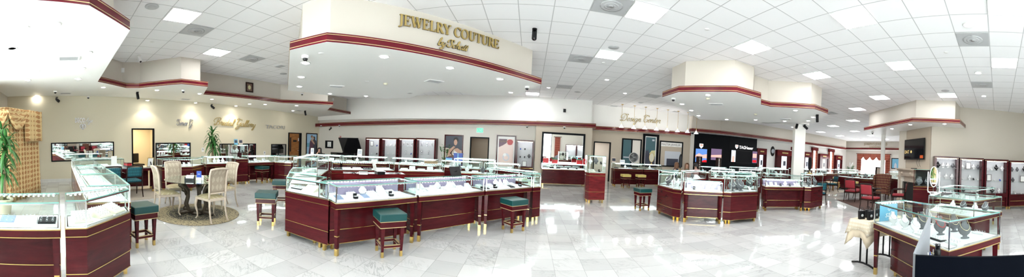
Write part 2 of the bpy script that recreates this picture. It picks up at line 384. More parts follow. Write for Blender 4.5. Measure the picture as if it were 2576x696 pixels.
def tag(o, label, cat, group=None, kind='thing'):
    o['label'] = label; o['category'] = cat; o['kind'] = kind
    if group: o['group'] = group
    return o
def thing(name, label, cat, loc=(0,0,0), rz=0.0, group=None):
    o = bpy.data.objects.new(name, None); COL.objects.link(o); o.empty_display_size = 0.1
    o.location = loc; o.rotation_euler = (0, 0, rz)
    o.matrix_world = Matrix.Translation(loc) @ Matrix.Rotation(rz, 4, 'Z')
    return tag(o, label, cat, group)
def copy_tree(o, parent=None):
    c = o.copy(); COL.objects.link(c)
    if parent: c.parent = parent
    for ch in list(o.children): copy_tree(ch, c)
    return c
def place(proto, used, loc, rz, label, group=None):
    """the first call moves the prototype itself, later ones copy it with its parts"""
    o = copy_tree(proto) if used else proto
    o.location = loc; o.rotation_euler = (0, 0, rz); o['label'] = label
    if group: o['group'] = group
    return o
def structure(o, label=None):
    o['kind'] = 'structure'
    if label: o['label'] = label
    return o
ORD = ['first','second','third','fourth','fifth','sixth','seventh','eighth','ninth','tenth','eleventh','twelfth','thirteenth','fourteenth','fifteenth','sixteenth','seventeenth','eighteenth','nineteenth','twentieth']
def offset_poly(poly, d):
    """polygon pushed outwards by d (counter-clockwise or clockwise)"""
    n = len(poly); a = sum(poly[i][0]*poly[(i+1)%n][1]-poly[(i+1)%n][0]*poly[i][1] for i in range(n)); sg = 1 if a > 0 else -1
    out = []
    for i in range(n):
        p0, p1, p2 = Vector(poly[i-1][:2]), Vector(poly[i][:2]), Vector(poly[(i+1)%n][:2])
        e1, e2 = (p1-p0).normalized(), (p2-p1).normalized()
        n1, n2 = Vector((e1.y, -e1.x))*sg, Vector((e2.y, -e2.x))*sg
        b = n1+n2
        k = d / max(0.35, 1 + n1.dot(n2)) 
        out.append(tuple(p1 + b*k))
    return out

# ================================================================ SETTING
structure(MB().add([(-14,-6,0),(40,-6,0),(40,24,0),(-14,24,0),(-14,-6,-.1),(40,-6,-.1),(40,24,-.1),(-14,24,-.1)],
    [(0,1,2,3),(7,6,5,4),(0,4,5,1),(1,5,6,2),(2,6,7,3),(3,7,4,0)]).build('floor', 'floor'), 'white veined marble tile floor')
structure(MB().box(-14, 40, -6, 24, CEIL, CEIL+.1).build('ceiling', 'ceil'), 'white suspended tile ceiling')

class Wall:
    """vertical wall face from A to B (plan); s runs along it, n points into the shop (left of A->B)"""
    def __init__(s, A, B):
        s.A, s.B = Vector(A[:2]), Vector(B[:2]); s.d = (s.B-s.A); s.len = s.d.length; s.d.normalize(); s.n = Vector((-s.d.y, s.d.x))
    def pt(s, t, out=0.0, z=0.0): p = s.A + s.d*t + s.n*out; return (p.x, p.y, z)
    def px(s, x, y):
        """pixel -> (distance along the wall, height)"""
        p = AL(x, y, s.A, s.B); return ((Vector(p[:2])-s.A).dot(s.d), p[2])
    def ang(s): return atan2(s.d.y, s.d.x)
    def slab(s, mb, t0, t1, z0, z1, o0=-.1, o1=0.0, mi=0):
        q = [s.pt(t0, o1), s.pt(t1, o1), s.pt(t1, o0), s.pt(t0, o0)]
        return mb.prism([p[:2] for p in q], z0, z1, mi)
    def holes(s, name, m, z0, z1, holes=(), t0=0.0, t1=None, thick=.1):
        mb = MB(); t1 = s.len if t1 is None else t1; cur = t0
        for h0, h1, b, t in sorted(holes):
            s.slab(mb, cur, h0, z0, z1, -thick)
            if b > z0: s.slab(mb, h0, h1, z0, b, -thick)
            if t < z1: s.slab(mb, h0, h1, t, z1, -thick)
            cur = h1
        s.slab(mb, cur, t1, z0, z1, -thick)
        return structure(mb.build(name, m))
    def frame(s, mb, t0, t1, z0, z1, w, o0, o1, mi=0, bottom=True):
        s.slab(mb, t0, t0+w, z0, z1, o0, o1, mi); s.slab(mb, t1-w, t1, z0, z1, o0, o1, mi)
        s.slab(mb, t0+w, t1-w, z1-w, z1, o0, o1, mi)
        if bottom: s.slab(mb, t0+w, t1-w, z0, z0+w, o0, o1, mi)
        return mb
    def alcove(s, name, m, t0, t1, z1, depth, m2=None):
        """the little room behind an opening: back, sides, top"""
        mb = MB(); e = .5
        s.slab(mb, t0-e, t1+e, 0, z1+.3, -depth-.05, -depth)
        s.slab(mb, t0-e-.05, t0-e, 0, z1+.3, -depth, -.1); s.slab(mb, t1+e, t1+e+.05, 0, z1+.3, -depth, -.1)
        s.slab(mb, t0-e, t1+e, z1+.3, z1+.35, -depth, -.1)
        return structure(mb.build(name, m))

# ---- left wall with its office door
WL = Wall((-12.30, 14.6), (-11.50, -2.05))
d0 = WL.px(331, 325); d1 = WL.px(388, 325)
hole_office = (d1[0], d0[0], 0.0, 2.03)
e0 = WL.px(756, 339); e1 = WL.px(725, 339)
WL.holes('wall_left', 'olive', 0, CEIL, [hole_office])
WL.alcove('wall_office', 'olive', hole_office[0], hole_office[1], 2.03, 1.9)
structure(WL.frame(MB(), hole_office[0], hole_office[1], 0, 2.06, .055, -.1, .015, bottom=False).build('door_1', 'darkframe'), 'open office doorway with a black frame')
structure(WL.slab(MB(), 0, hole_office[0], 0, .13, 0, .012).build('baseboard_left', 'marblebase'))
structure(WL.slab(MB(), hole_office[1], WL.len, 0, .13, 0, .012).build('baseboard_left_near', 'marblebase'))
WE = Wall((-11.50, -2.05), (-8.0, -2.05)); WE.holes('wall_entry', 'cream', 0, CEIL)

# ---- back wall: upper face, lower faces, its low soffit
YB = 14.2
xe = AY(1491, 250, YB)[0]
structure(MB().box(-12.4, xe, YB, YB+1.2, 2.86, CEIL).build('wall_back_upper', 'cream2'))
def zrow(x, y, Y): return AY(x, y, Y)[1]
lipY = 13.95
lx0, lx1 = AY(783, 312, lipY)[0], AY(1499, 322, lipY)[0]
def fascia_band(name, poly, zb, h=.15, label=None, under='white'):
    """burgundy lip with two gold lines round a white underside"""
    n = len(poly); zb = list(zb) if isinstance(zb, (list, tuple)) else [zb]*n
    mb = MB(); mb.prism(poly, zb, [z+h for z in zb])
    mb.m[0] = 1
    structure(mb.build(name, ['fascia', under]), label)
    g = MB()
    a = sum(poly[i][0]*poly[(i+1)%n][1]-poly[(i+1)%n][0]*poly[i][1] for i in range(n))
    o = offset_poly(poly, .004); i_ = offset_poly(poly, -.006)
    for i in range(n):
        j = (i+1) % n
        for k in (.17, .80):
            for z0, z1 in (((zb[i]+h*k, zb[i]+h*k+.010), (zb[j]+h*k, zb[j]+h*k+.010)),):
                vs = [(*o[i], z0[0] if False else zb[i]+h*k), (*o[j], zb[j]+h*k), (*i_[j], zb[j]+h*k), (*i_[i], zb[i]+h*k),
                      (*o[i], zb[i]+h*k+.010), (*o[j], zb[j]+h*k+.010), (*i_[j], zb[j]+h*k+.010), (*i_[i], zb[i]+h*k+.010)]
                fs = [(0,3,2,1),(4,5,6,7),(0,1,5,4),(1,2,6,5),(2,3,7,6),(3,0,4,7)]
                g.add(vs, fs if a > 0 else [f[::-1] for f in fs])
    structure(g.build(name + '_line', 'goldpaint'))
trim_no = [0]
def trim():
    trim_no[0] += 1; return 'trim_%d' % trim_no[0]
zl, zr = AY(900, 318, lipY)[1], AY(1495, 322, lipY)[1]
fascia_band(trim(), [(lx0, lipY), (lx1, lipY), (lx1, YB+1.0), (lx0, YB+1.0)], [zl, zr, zr, zl], .22)
# lower back wall: long part and the part that juts out round the mirror
WB = Wall((AY(1346, 380, 14.35)[0]+.3, 14.35), (-12.5, 14.35))
bd0, bd1 = WB.px(1231, 347), WB.px(1183, 347)
hole_back = (bd0[0], bd1[0], 0.0, bd0[1])
WB.holes('wall_back', 'greige', 0, 2.95, [hole_back])
WB.alcove('wall_back_room', 'taupe', hole_back[0], hole_back[1], 2.05, 2.4)
structure(WB.frame(MB(), hole_back[0], hole_back[1], 0, hole_back[3]+.03, .05, -.1, .015, bottom=False).build('door_2', 'darkframe'), 'dark framed doorway between the two wall posters')
YM = 13.98
WM = Wall((AY(1488, 380, YM)[0], YM), (AY(1346, 380, YM)[0], YM))
WM.holes('wall_mirror', 'taupe', 0, 2.9)
structure(MB().box(WM.B.x+.004, WM.B.x+.1, YM+.05, 14.4, 0, 2.9).build('wall_mirror_return', 'taupe'))
# ---- design centre wall
YD = 15.3
dx1 = AY(1735, 300, YD)[0]
structure(MB().box(xe-.02, dx1, YD, YD+.9, 2.8, CEIL).build('wall_design_upper', 'cream2'))
dz0, dz1 = AY(1493, 326, 15.05)[1], AY(1738, 341, 15.05)[1]
a0, a1 = AY(1487, 326, 15.05)[0], AY(1738, 341, 15.05)[0]
fascia_band(trim(), [(a0, 15.05), (a1, 15.05), (a1, 16.1), (a0, 16.1)], [dz0, dz1, dz1, dz0], .20)
WD = Wall((AY(1745, 380, 15.6)[0], 15.6), (WM.A.x-.3, 15.6))
dd0, dd1 = WD.px(1537, 359), WD.px(1494, 359)
hole_design = (dd0[0], dd1[0], 0.0, dd0[1])
WD.holes('wall_design', 'taupe', 0, 2.95, [hole_design])
WD.alcove('wall_design_room', 'greige', hole_design[0], hole_design[1], 2.0, 2.0)
structure(WD.frame(MB(), hole_design[0], hole_design[1], 0, hole_design[3]+.03, .06, -.1, .02, bottom=False).build('door_3', 'darkframe'), 'black framed office door beside the glass pedestal')
structure(MB().box(WM.A.x-.1, WM.A.x-.004, YM+.05, 15.6, 0, 2.9).build('wall_mirror_end', 'taupe'))
structure(MB().box(AY(1736,380,15.55)[0], AY(1745,380,15.55)[0], 15.55, 16.6, 0, 2.95).build('wall_design_end', 'greige'))
# ---- watch boutique wall, far back wall, far end wall
WT = Wall((29.5, 16.5), (9.0, 16.5)); WT.holes('wall_back_far', 'cream2', 0, CEIL)
WX = Wall((29.4, 6.0), (29.4, 16.6)); WX.holes('wall_far_end', 'greige', 0, CEIL)
tz = [AD(1741, 341, 18.0)[2], AD(1815, 336, 19.2)[2]]
tl = [G(1741, 341, 3.0), G(1812, 337, 3.0), G(1900, 346, 3.0), G(2000, 362, 3.0), G(2125, 376, 3.0)]
# ---- right wall with the fireplace soffit
RA, RB = (11.35, 2.62), (12.72, -.84)
k = ((RB[0]-RA[0]), (RB[1]-RA[1])); ln = hypot(*k)
RB2 = (RA[0]+k[0]/ln*6, RA[1]+k[1]/ln*6)
WR = Wall(RB2, RA)
if WR.n.x > 0: WR = Wall(RA, RB2)
WR.holes('wall_right', 'rwall', 0, CEIL)

for nm, w_, hl, dep, en, colr in (('office_lamp', WL, hole_office, 1.0, 7, (1,.80,.52)), ('back_room_fill', WB, hole_back, 1.2, 1.0, (1,.9,.8)), ('design_room_fill', WD, hole_design, 1.0, 3, (1,.92,.85))):  # area lights without fixtures; back and design room ones added as fill
    l = bpy.data.lights.new(nm, 'AREA'); l.energy = en; l.size = .5; l.color = colr
    o = bpy.data.objects.new(nm, l); COL.objects.link(o); p = w_.pt((hl[0]+hl[1])/2, -dep, 2.28); o.location = p
Wall((29.4, 5.9), (13.5, 4.35)).holes('wall_far_blocker', 'greige', 0, CEIL)  # unseen wall, added to shut stray daylight out of the far showroom
Wall(RB2, (13.2, -5.6)).holes('wall_right_blocker', 'rwall', 0, CEIL)  # added out of view, blocks daylight from the right
Wall((-8.0, -2.05), (-9.0, -5.6)).holes('wall_entry_blocker', 'cream', 0, CEIL)  # added out of view, closes the entry side to daylight
# ================================================================ SOFFITS
SZ = 3.2
def soffit(name, poly, zb, wallm='cream', inset=.22, h=.15, label=None):
    fascia_band(trim(), poly, zb, h, label)
    ins = offset_poly(poly, -inset)
    zs = [z+h-.01 for z in zb] if isinstance(zb, (list, tuple)) else zb+h-.01
    structure(MB().prism(ins, zs, CEIL).build(name, wallm))
g = lambda x, y: G(x, y, SZ)
left_poly = [(-3.31,-3.2), g(0,-2), g(225,14), g(327,76), g(246,205), (-9.05,2.02), (-8.99,2.41), g(457,211), g(523,218), (-9.52,4.9), (-9.63,8.78), g(838,264), (-9.75,12.0), (-9.8,14.3), (-12.4,14.3), (-11.9,4.0), (-11.6,-2.0), (-11.6,-3.2)]
left_z = [3.22,3.2,3.2,3.2,3.2,3.2,3.2,3.2,3.2,3.2,3.2,3.2,3.18,3.15,3.08,3.17,3.38,3.38]
soffit('wall_bulkhead_left', left_poly, left_z)
mid_poly = [g(729,126), g(822,105), g(1362,212), g(1293,240.5), g(1203,240), g(1142,230), g(1080,230), g(1029,246.6), g(966,248), g(829,240), g(724,227)]
soffit('wall_bulkhead_centre', mid_poly, SZ)
isl_poly = [g(1666,244), g(1707,231), g(1853,231), g(1914,247), g(1914,262), g(1938,268), g(2050,274), g(2083,286), g(2045,309), (9.1,9.3), (6.82,10.8)]
soffit('wall_bulkhead_island', isl_poly, SZ)
fire_poly = [g(2173,328), g(2295,306), g(2415,310), g(2425,319), (12.6,1.3), (15.8,6.9)]
soffit('wall_bulkhead_fireplace', fire_poly, SZ, 'cream')

# ================================================================ CEILING FIXTURES
bpy.context.view_layer.update()
DG = bpy.context.evaluated_depsgraph_get()
def hit(x, y):
    """first surface of the shell on the sight line through a pixel"""
    ok, p, n, i, o, m = SC.ray_cast(DG, Vector((0, 0, EYE)), ray(x, y))
    return p if ok else Vector(AD(x, y, 20))
def cell(x, y):
    X, Y = G(x, y, CEIL)
    return ((math.floor(X/.6096-.49)+.99)*.6096, (math.floor(Y/.6096-.36)+.86)*.6096)
def light_panel(loc, label):
    t = thing('ceiling_light', label, 'ceiling light', (*loc, CEIL-.014), group='recessed ceiling light panels')
    MB().box(-.285,.285,-.285,.285,-.001,.010).build('diffuser', 'panel', t, False)
    f = MB(); f.box(-.30,.30,-.30,-.285,-.006,.013); f.box(-.30,.30,.285,.30,-.006,.013); f.box(-.30,-.285,-.285,.285,-.006,.013); f.box(.285,.30,-.285,.285,-.006,.013)
    f.build('frame', 'plastic', t, False); return t
for x, y, lb in [(458,26,'square light panel beside the round speaker, above the khaki wall'), (546,128,'square light panel between two air diffusers, near the khaki wall'),
    (1620,24,'square light panel touching the large grey diffuser above the marble aisle'), (1528,137,'square light panel beside the smaller diffuser above the pedestal aisle'),
    (1890,112,'diamond-looking light panel just in front of the two-step island bulkhead'), (2140,36,'large light panel high over the aisle to the fireplace'),
    (2053,185,'light panel behind the two-step bulkhead, before the fireplace soffit'), (2265,160,'light panel over the aisle, in front of the fireplace soffit'),
    (2520,15,'light panel cut by the upper edge, above the lit shelves'), (2527,160,'light panel in line with the grey diffuser above the lit shelves'),
    (2213,241,'light panel just beyond the corner of the fireplace soffit'), (2173,275,'light panel second beyond the fireplace soffit corner'), (2386,238,'light panel tight against the top of the fireplace soffit'),
    (1342,236,'light panel half hidden behind the end of the lettered bulkhead'), (2136,302,'light panel third beyond the fireplace soffit corner')]:
    light_panel(cell(x, y), lb)
far_n = 0
for Y in (7.3, 10.4, 13.4):
    for X in (16.2, 19.2, 22.3, 25.3):
        far_n += 1
        light_panel(((round(X/.6096-.99)+.99)*.6096, (round(Y/.6096-.86)+.86)*.6096), 'small light panel %s in the %s row over the far showroom' % (ORD[int((X-16)/3)] , {7.3:'near', 10.4:'middle', 13.4:'wall side'}[Y]))
for i, (X, Y) in enumerate([(-6.4,-2.9),(-1.5,-2.9),(3.4,-2.9),(8.2,-2.9),(1.0,.5),(-2.0,1.6),(-2.6,-.6),(-1.2,-1.2),(-4.4,-4.0),(-7.6,10.2),(-5.2,11.6),(-2.4,11.0),(-6.4,7.4)]):  # extra panels added mostly out of view, to brighten the room
    light_panel(((round(X/.6096-.99)+.99)*.6096, (round(Y/.6096-.86)+.86)*.6096), 'added fill light panel overhead, %s of those over the entrance' % ORD[i] if i < 9 else 'added fill light panel above the lettered bulkhead rear, %s toward the rear wall' % ORD[i-9])

def diffuser(loc, label):
    t = thing('ceiling_vent', label, 'air vent', (*loc, CEIL-.012), group='square air diffusers')
    MB().box(-.295,.295,-.295,.295,-.002,.010).build('plate', 'ventgrey', t, False)
    m = MB(); m.lathe([(.16,-.010),(.19,-.012),(.19,-.002),(.16,-.002)], n=24)
    for r in (.05,.10): m.lathe([(r,-.012),(r+.025,-.014),(r+.025,-.002),(r,-.002)], n=20)
    m.lathe([(.05,-.012),(.0,-.0125)][::-1], n=16); m.build('ring', 'ventgrey', t, False); return t
for x, y, lb in [(493,67,'grey square air diffuser beside the light panel near the round speaker'), (633,148,'grey square air diffuser above the gold script lettering of the khaki wall'),
    (1533,14,'large grey air diffuser at the upper edge touching a light panel'), (1455,150,'grey air diffuser beside the smaller light panel over the pedestal aisle'),
    (1420,221,'grey air diffuser above the mirror wall bulkhead'), (1640,240,'grey air diffuser beside the hanging pendant lamps'),
    (2447,98,'grey air diffuser with a torn sticker below a round downlight'), (2482,215,'grey air diffuser second in line above the lit shelves'), (2090,281,'flat air diffuser beyond the two-step bulkhead')]:
    diffuser(cell(x, y), lb)
def slot_vent(p, label, w=.42, d=.30, rz=0.0, dark=False):
    t = thing('soffit_vent', label, 'air vent', (p.x, p.y, p.z-.010), rz, group='slotted air vents')
    f = MB(); f.box(-w/2,w/2,-d/2,-d/2+.035,-.004,.009); f.box(-w/2,w/2,d/2-.035,d/2,-.004,.009); f.box(-w/2,-w/2+.035,-d/2+.035,d/2-.035,-.004,.009); f.box(w/2-.035,w/2,-d/2+.035,d/2-.035,-.004,.009)
    f.build('frame', 'plastic', t, False)
    MB().box(-w/2+.035,w/2-.035,-d/2+.035,d/2-.035,.004,.009).build('backing', 'ventdark', t, False)
    s = MB(); k = 9
    for i in range(k): y = -d/2+.05+(d-.1)*i/(k-1); s.box(-w/2+.035,w/2-.035,y-.006,y+.006,-.002,.004)
    s.build('slat', 'ventgrey', t, False); return t
A45 = atan2(3.67, 3.31)
for x, y, rz, lb in [(173,146,pi/2,'slotted vent in the near white soffit beside two downlights'), (165,234,pi/2,'slotted vent near the khaki wall above the art deco sign'),
    (467,249,pi/2,'slotted vent in the soffit above the small silver script sign'), (752,278,pi/2,'slotted vent in the soffit near the oak door'),
    (846,217,A45,'slotted vent under the lettered bulkhead at its far end'), (1092,204,A45,'slotted vent under the lettered bulkhead at its middle'),
    (1803,262,-A45,'slotted vent under the two-step bulkhead'), (1976,299,-A45,'dark slotted vent under the lower step of the island bulkhead'),
    (1545,266,0,'dark slotted vent in the tiles before the pendant lamps'), (1700,280,0,'dark slotted vent behind the hanging pendant lamps'), (705,166,0,'small slotted vent in the tiles beside the lettered bulkhead')]:
    slot_vent(hit(x, y), lb, rz=rz)
def downlight(p, label, lit=True, r=.085, spot=False):
    t = thing('downlight', label, 'downlight', (p.x, p.y, p.z-.003), group='round recessed downlights')
    MB().lathe([(r*.72,.0),(r*.74,-.008),(r,-.010),(r*1.04,.001),(r*.72,.001)], n=22).build('trim_ring', 'plastic', t, False)
    MB().lathe([(0,-.004),(r*.5,-.012),(r*.72,-.002)][::-1] if lit else [(0,-.002),(r*.72,-.002)][::-1], n=18).build('lens', 'lamp' if lit else 'steel', t, False)
    if spot:
        l = bpy.data.lights.new('downlight_beam', 'SPOT'); l.energy = 9; l.spot_size = 1.9; l.spot_blend = .35; l.shadow_soft_size = .05; l.color = (1,.88,.66)
        o = bpy.data.objects.new('downlight_beam', l); COL.objects.link(o); o.parent = t; o.location = (0,0,-.03)
    return t
def row(pts, fmt, lit=True, r=.085):
    for i, (x, y) in enumerate(pts): downlight(hit(x, y), fmt % ORD[i], lit, r)
row([(137,60),(220,131),(205,171),(197,198)], 'lit downlight in the near white soffit, %s back from its burgundy lip', r=.095)
downlight(hit(31,121), 'unlit chrome downlight in the near white soffit', False, .095)
row([(70,201),(92,240)], 'shallow downlight near the entry wall, %s back over the gold drapes')
row([(260,219),(395,226),(502,235),(533,249),(667,262),(746,265),(737,278)], 'lit downlight in the stepped soffit of the khaki wall, %s along from the drapes')
for x, y, lb in [(628,261,'small downlight above the silver capitals sign')]:
    downlight(hit(x, y), lb)
for x, lb in zip((363, 481, 581), ('wall washer casting a scallop on the khaki wall beside the office doorway', 'wall washer casting a scallop on the khaki wall above the silver script', 'wall washer casting a scallop on the khaki wall behind the gold script')):
    q = WL.px(x, 262); p0 = WL.pt(q[0], .40)
    downlight(Vector((p0[0], p0[1], 3.15)), lb, spot=True)
row([(967,142),(1132,170),(1258,198)], 'lit downlight under the lettered bulkhead, %s along its long lip', r=.1)
row([(769,158),(758,193),(753,217)], 'lit downlight under the lettered bulkhead, %s along its short end', r=.1)
row([(830,235),(921,241)], 'lit downlight at the rear edge of the lettered bulkhead, %s from the end')
downlight(hit(1031,234), 'dark unlit downlight at the rear edge of the lettered bulkhead', False)
downlight(hit(1285,232), 'lit downlight at the far tip of the lettered bulkhead')
row([(1781,238),(1716,261),(1739,277),(1757,290)], 'lit downlight under the two-step bulkhead, %s round from its front lip')
row([(2001,277),(2045,294),(2033,303)], 'lit downlight under the low step of the island bulkhead, %s from the notch')
row([(1828,300),(1901,301),(1974,304)], 'lit downlight along the rear of the island bulkhead, %s from its far corner')
row([(2290,313),(2244,323),(2376,311)], 'lit downlight under the fireplace soffit, %s from its lip')
row([(2436,62),(2461,183),(2475,241)], 'round downlight in the tiles above the lit shelves, %s from overhead', r=.1)
row([(1527,200),(1572,234),(1380,220)], 'round downlight in the tiles over the pedestal aisle, %s away')

def disc(p, label, name, cat, r, h, m='plastic', group=None, m2='ventgrey'):
    t = thing(name, label, cat, (p.x, p.y, p.z-.002), group=group)
    MB().lathe([(r,0),(r,-h*.5),(r*.85,-h),(0,-h*1.05)], n=22).build('housing', m, t, False)
    MB().lathe([(r*.6,-h*1.0),(r*.58,-h*1.25),(0,-h*1.3)], n=16).build('cover', m2, t, False)
    return t
for x, y, lb in [(382,16,'round grey ceiling speaker beside the light panel of the khaki side'), (1544,119,'round grey ceiling speaker beside the small light panel'), (2378,228,'round grey ceiling speaker above the fireplace soffit'),
                 (1453,231,'round grey ceiling speaker above the mirror wall'), (713,185,'round grey ceiling speaker close to the lettered bulkhead'), (1612,258,'round grey speaker beside the pendant canopies')]:
    disc(hit(x, y), lb, 'ceiling_speaker', 'speaker', .13, .012, 'ventgrey', 'round ceiling speakers')
for x, y, lb in [(383,105,'white sprinkler cap above the bullet camera'), (599,138,'white sprinkler cap between a light panel and a diffuser'), (1779,73,'white sprinkler cap high over the island bulkhead'),
                 (1517,157,'white sprinkler cap below the small light panel'), (2380,131,'white sprinkler cap over the aisle to the shelves'), (2433,240,'white sprinkler cap above the wall of lit shelves'),
                 (2024,169,'white sprinkler cap before the light panel of the stepped bulkhead'), (69,65,'white sprinkler cap in the near soffit beside a downlight'), (97,177,'white sprinkler cap deeper in the near soffit'),
                 (808,133,'white sprinkler cap under the lettered bulkhead by its short lip'), (923,204,'white sprinkler cap under the middle of the lettered bulkhead'), (1496,221,'white sprinkler cap over the marble aisle')]:
    disc(hit(x, y), lb, 'sprinkler_cap', 'sprinkler', .05, .01, 'plastic', 'sprinkler caps', 'plastic')
for x, y, lb in [(970,209,'cream smoke detector under the lettered bulkhead'), (1901,286,'cream smoke detector under the island bulkhead'), (1781,246,'grey sensor behind the front downlight of the island bulkhead')]:
    disc(hit(x, y), lb, 'smoke_detector', 'smoke detector', .06, .035, 'traycream', 'smoke detectors', 'traycream')

def dome_cam(p, label, r=.055):
    t = thing('security_camera', label, 'security camera', (p.x, p.y, p.z-.002), group='dome security cameras')
    MB().lathe([(r,0),(r*1.05,-r*.6),(r*.82,-r*.8),(0,-r*.8)], n=18).build('housing', 'plastic', t, False)
    MB().lathe([(r*.72,-r*.78),(r*.66,-r*1.2),(r*.4,-r*1.5),(0,-r*1.6)], n=16).build('dome', 'blackgl', t, False)
    return t
for x, y, lb in [(139,228,'dome camera beside the slotted vent above the art deco sign'), (222,242,'dome camera over the far end of the art deco sign'), (461,226,'dome camera in the stepped soffit above the silver script'),
                 (768,139,'large dome camera at the short end of the lettered bulkhead'), (760,234,'dome camera at the far end of the lettered bulkhead'), (1326,217,'dome camera at the tip of the lettered bulkhead'),
                 (1694,246,'dome camera under the front corner of the two-step bulkhead'), (2195,332,'dome camera under the corner of the fireplace soffit'), (1420,318,'dome camera above the mirror'),
                 (1326,316,'dome camera above the ring poster'), (808,315,'dome camera near the couple poster'), (854,314,'dome camera above the piano')]:
    p = hit(x, y)
    dome_cam(p, lb, .07 if y < 200 else .06)
def bullet_cam(p, label, aim, m='black', drop=.10, L=.20, r=.038):
    t = thing('bullet_camera', label, 'security camera', (p.x, p.y, p.z-.002), group='bullet security cameras')
    MB().lathe([(.05,0),(.05,-.018),(0,-.02)], n=16).build('mount', m, t, False)
    d = Vector(aim).normalized(); e = Vector((0,0,-drop))
    MB().tube([(0,0,-.015),(0,0,-drop*.7),e], .014, 8).build('arm', m, t, False)
    b = MB(); b.tube([e-d*L*.35, e-d*L*.33, e+d*L*.6, e+d*L*.62], [r*.8,r,r,r*.9], 12); b.bar(e-d*L*.3+Vector((0,0,r)), e+d*L*.72+Vector((0,0,r)), r*1.7, .008); b.build('body', m, t, False)
    MB().tube([e+d*L*.62, e+d*L*.64], r*.6, 12).build('lens', 'blackgl', t, False)
    return t
for x, y, aim, m, lb in [(143,244,(.6,.5,-.55),'black','black bullet camera over the art deco sign'), (346,231,(.25,.1,-1),'black','black bullet camera hanging straight down before the office doorway'),
    (533,262,(.5,.6,-.6),'black','black bullet camera above the gold script lettering'), (768,278,(.2,.1,-1),'black','black bullet camera hanging near the oak door'),
    (350,138,(.6,.1,-.7),'plastic','white bullet camera under the ceiling tiles of the khaki side'), (1345,72,(.0,-.6,-.9),'black','black bullet camera hanging from the tiles beside the lettered bulkhead'),
    (2056,288,(.3,.1,-1),'black','black bullet camera at the tip of the stepped bulkhead')]:
    bullet_cam(hit(x, y), lb, aim, m, L=.26 if y < 100 else .24, r=.05)
p = AY(832, 316, 14.1); bullet_cam(Vector((p[0], 14.1, zl)), 'black bullet camera above the piano corner of the rear wall', (-.4,-.5,-.6))
def on_face(x, y):
    ok, p, n, i, o, m = SC.ray_cast(DG, Vector((0, 0, EYE)), ray(x, y)); return p + n*.002, atan2(n.y, n.x)+pi/2
for x, y, lb in [(309,177,'white motion sensor on the near step of the khaki side bulkhead'), (837,250,'white motion sensor at the far end of the khaki side bulkhead'), (1448,247,'white sensor at the top of the rear bulkhead near the pendant lamps')]:
    p, r = on_face(x, y); t = thing('motion_sensor', lb, 'sensor', p, r, 'motion sensors')
    MB().box(-.05,.05,-.04,0,-.07,.07).build('housing', 'plastic', t, False); MB().box(-.03,.03,-.048,-.0405,-.05,.01).build('lens', 'paper', t, False)
p, r = on_face(1420, 278); t = thing('security_camera', 'small black box camera on the rear bulkhead above the wall mirror', 'security camera', p, r, 'wall box cameras')
MB().box(-.06,.06,-.05,0,-.08,.08).build('mount', 'black', t, False); MB().box(-.05,.05,-.16,-.051,-.06,.03).build('body', 'black', t, False); MB().box(-.03,.03,-.165,-.1605,-.04,.01).build('lens', 'blackgl', t, False)
for x, y, lb in [(510,376,'grey thermostat on the khaki wall beside the corn plant'), (665,384,'white switch plate on the khaki wall before the small wall window')]:
    p, r = on_face(x, y); t = thing('switch_plate', lb, 'switch', p, r, 'wall plates')
    MB().box(-.06,.06,-.02,0,-.09,.09).build('plate', 'plastic', t, False); MB().box(-.03,.03,-.026,-.0205,-.03,.05).build('display', 'grey', t, False)

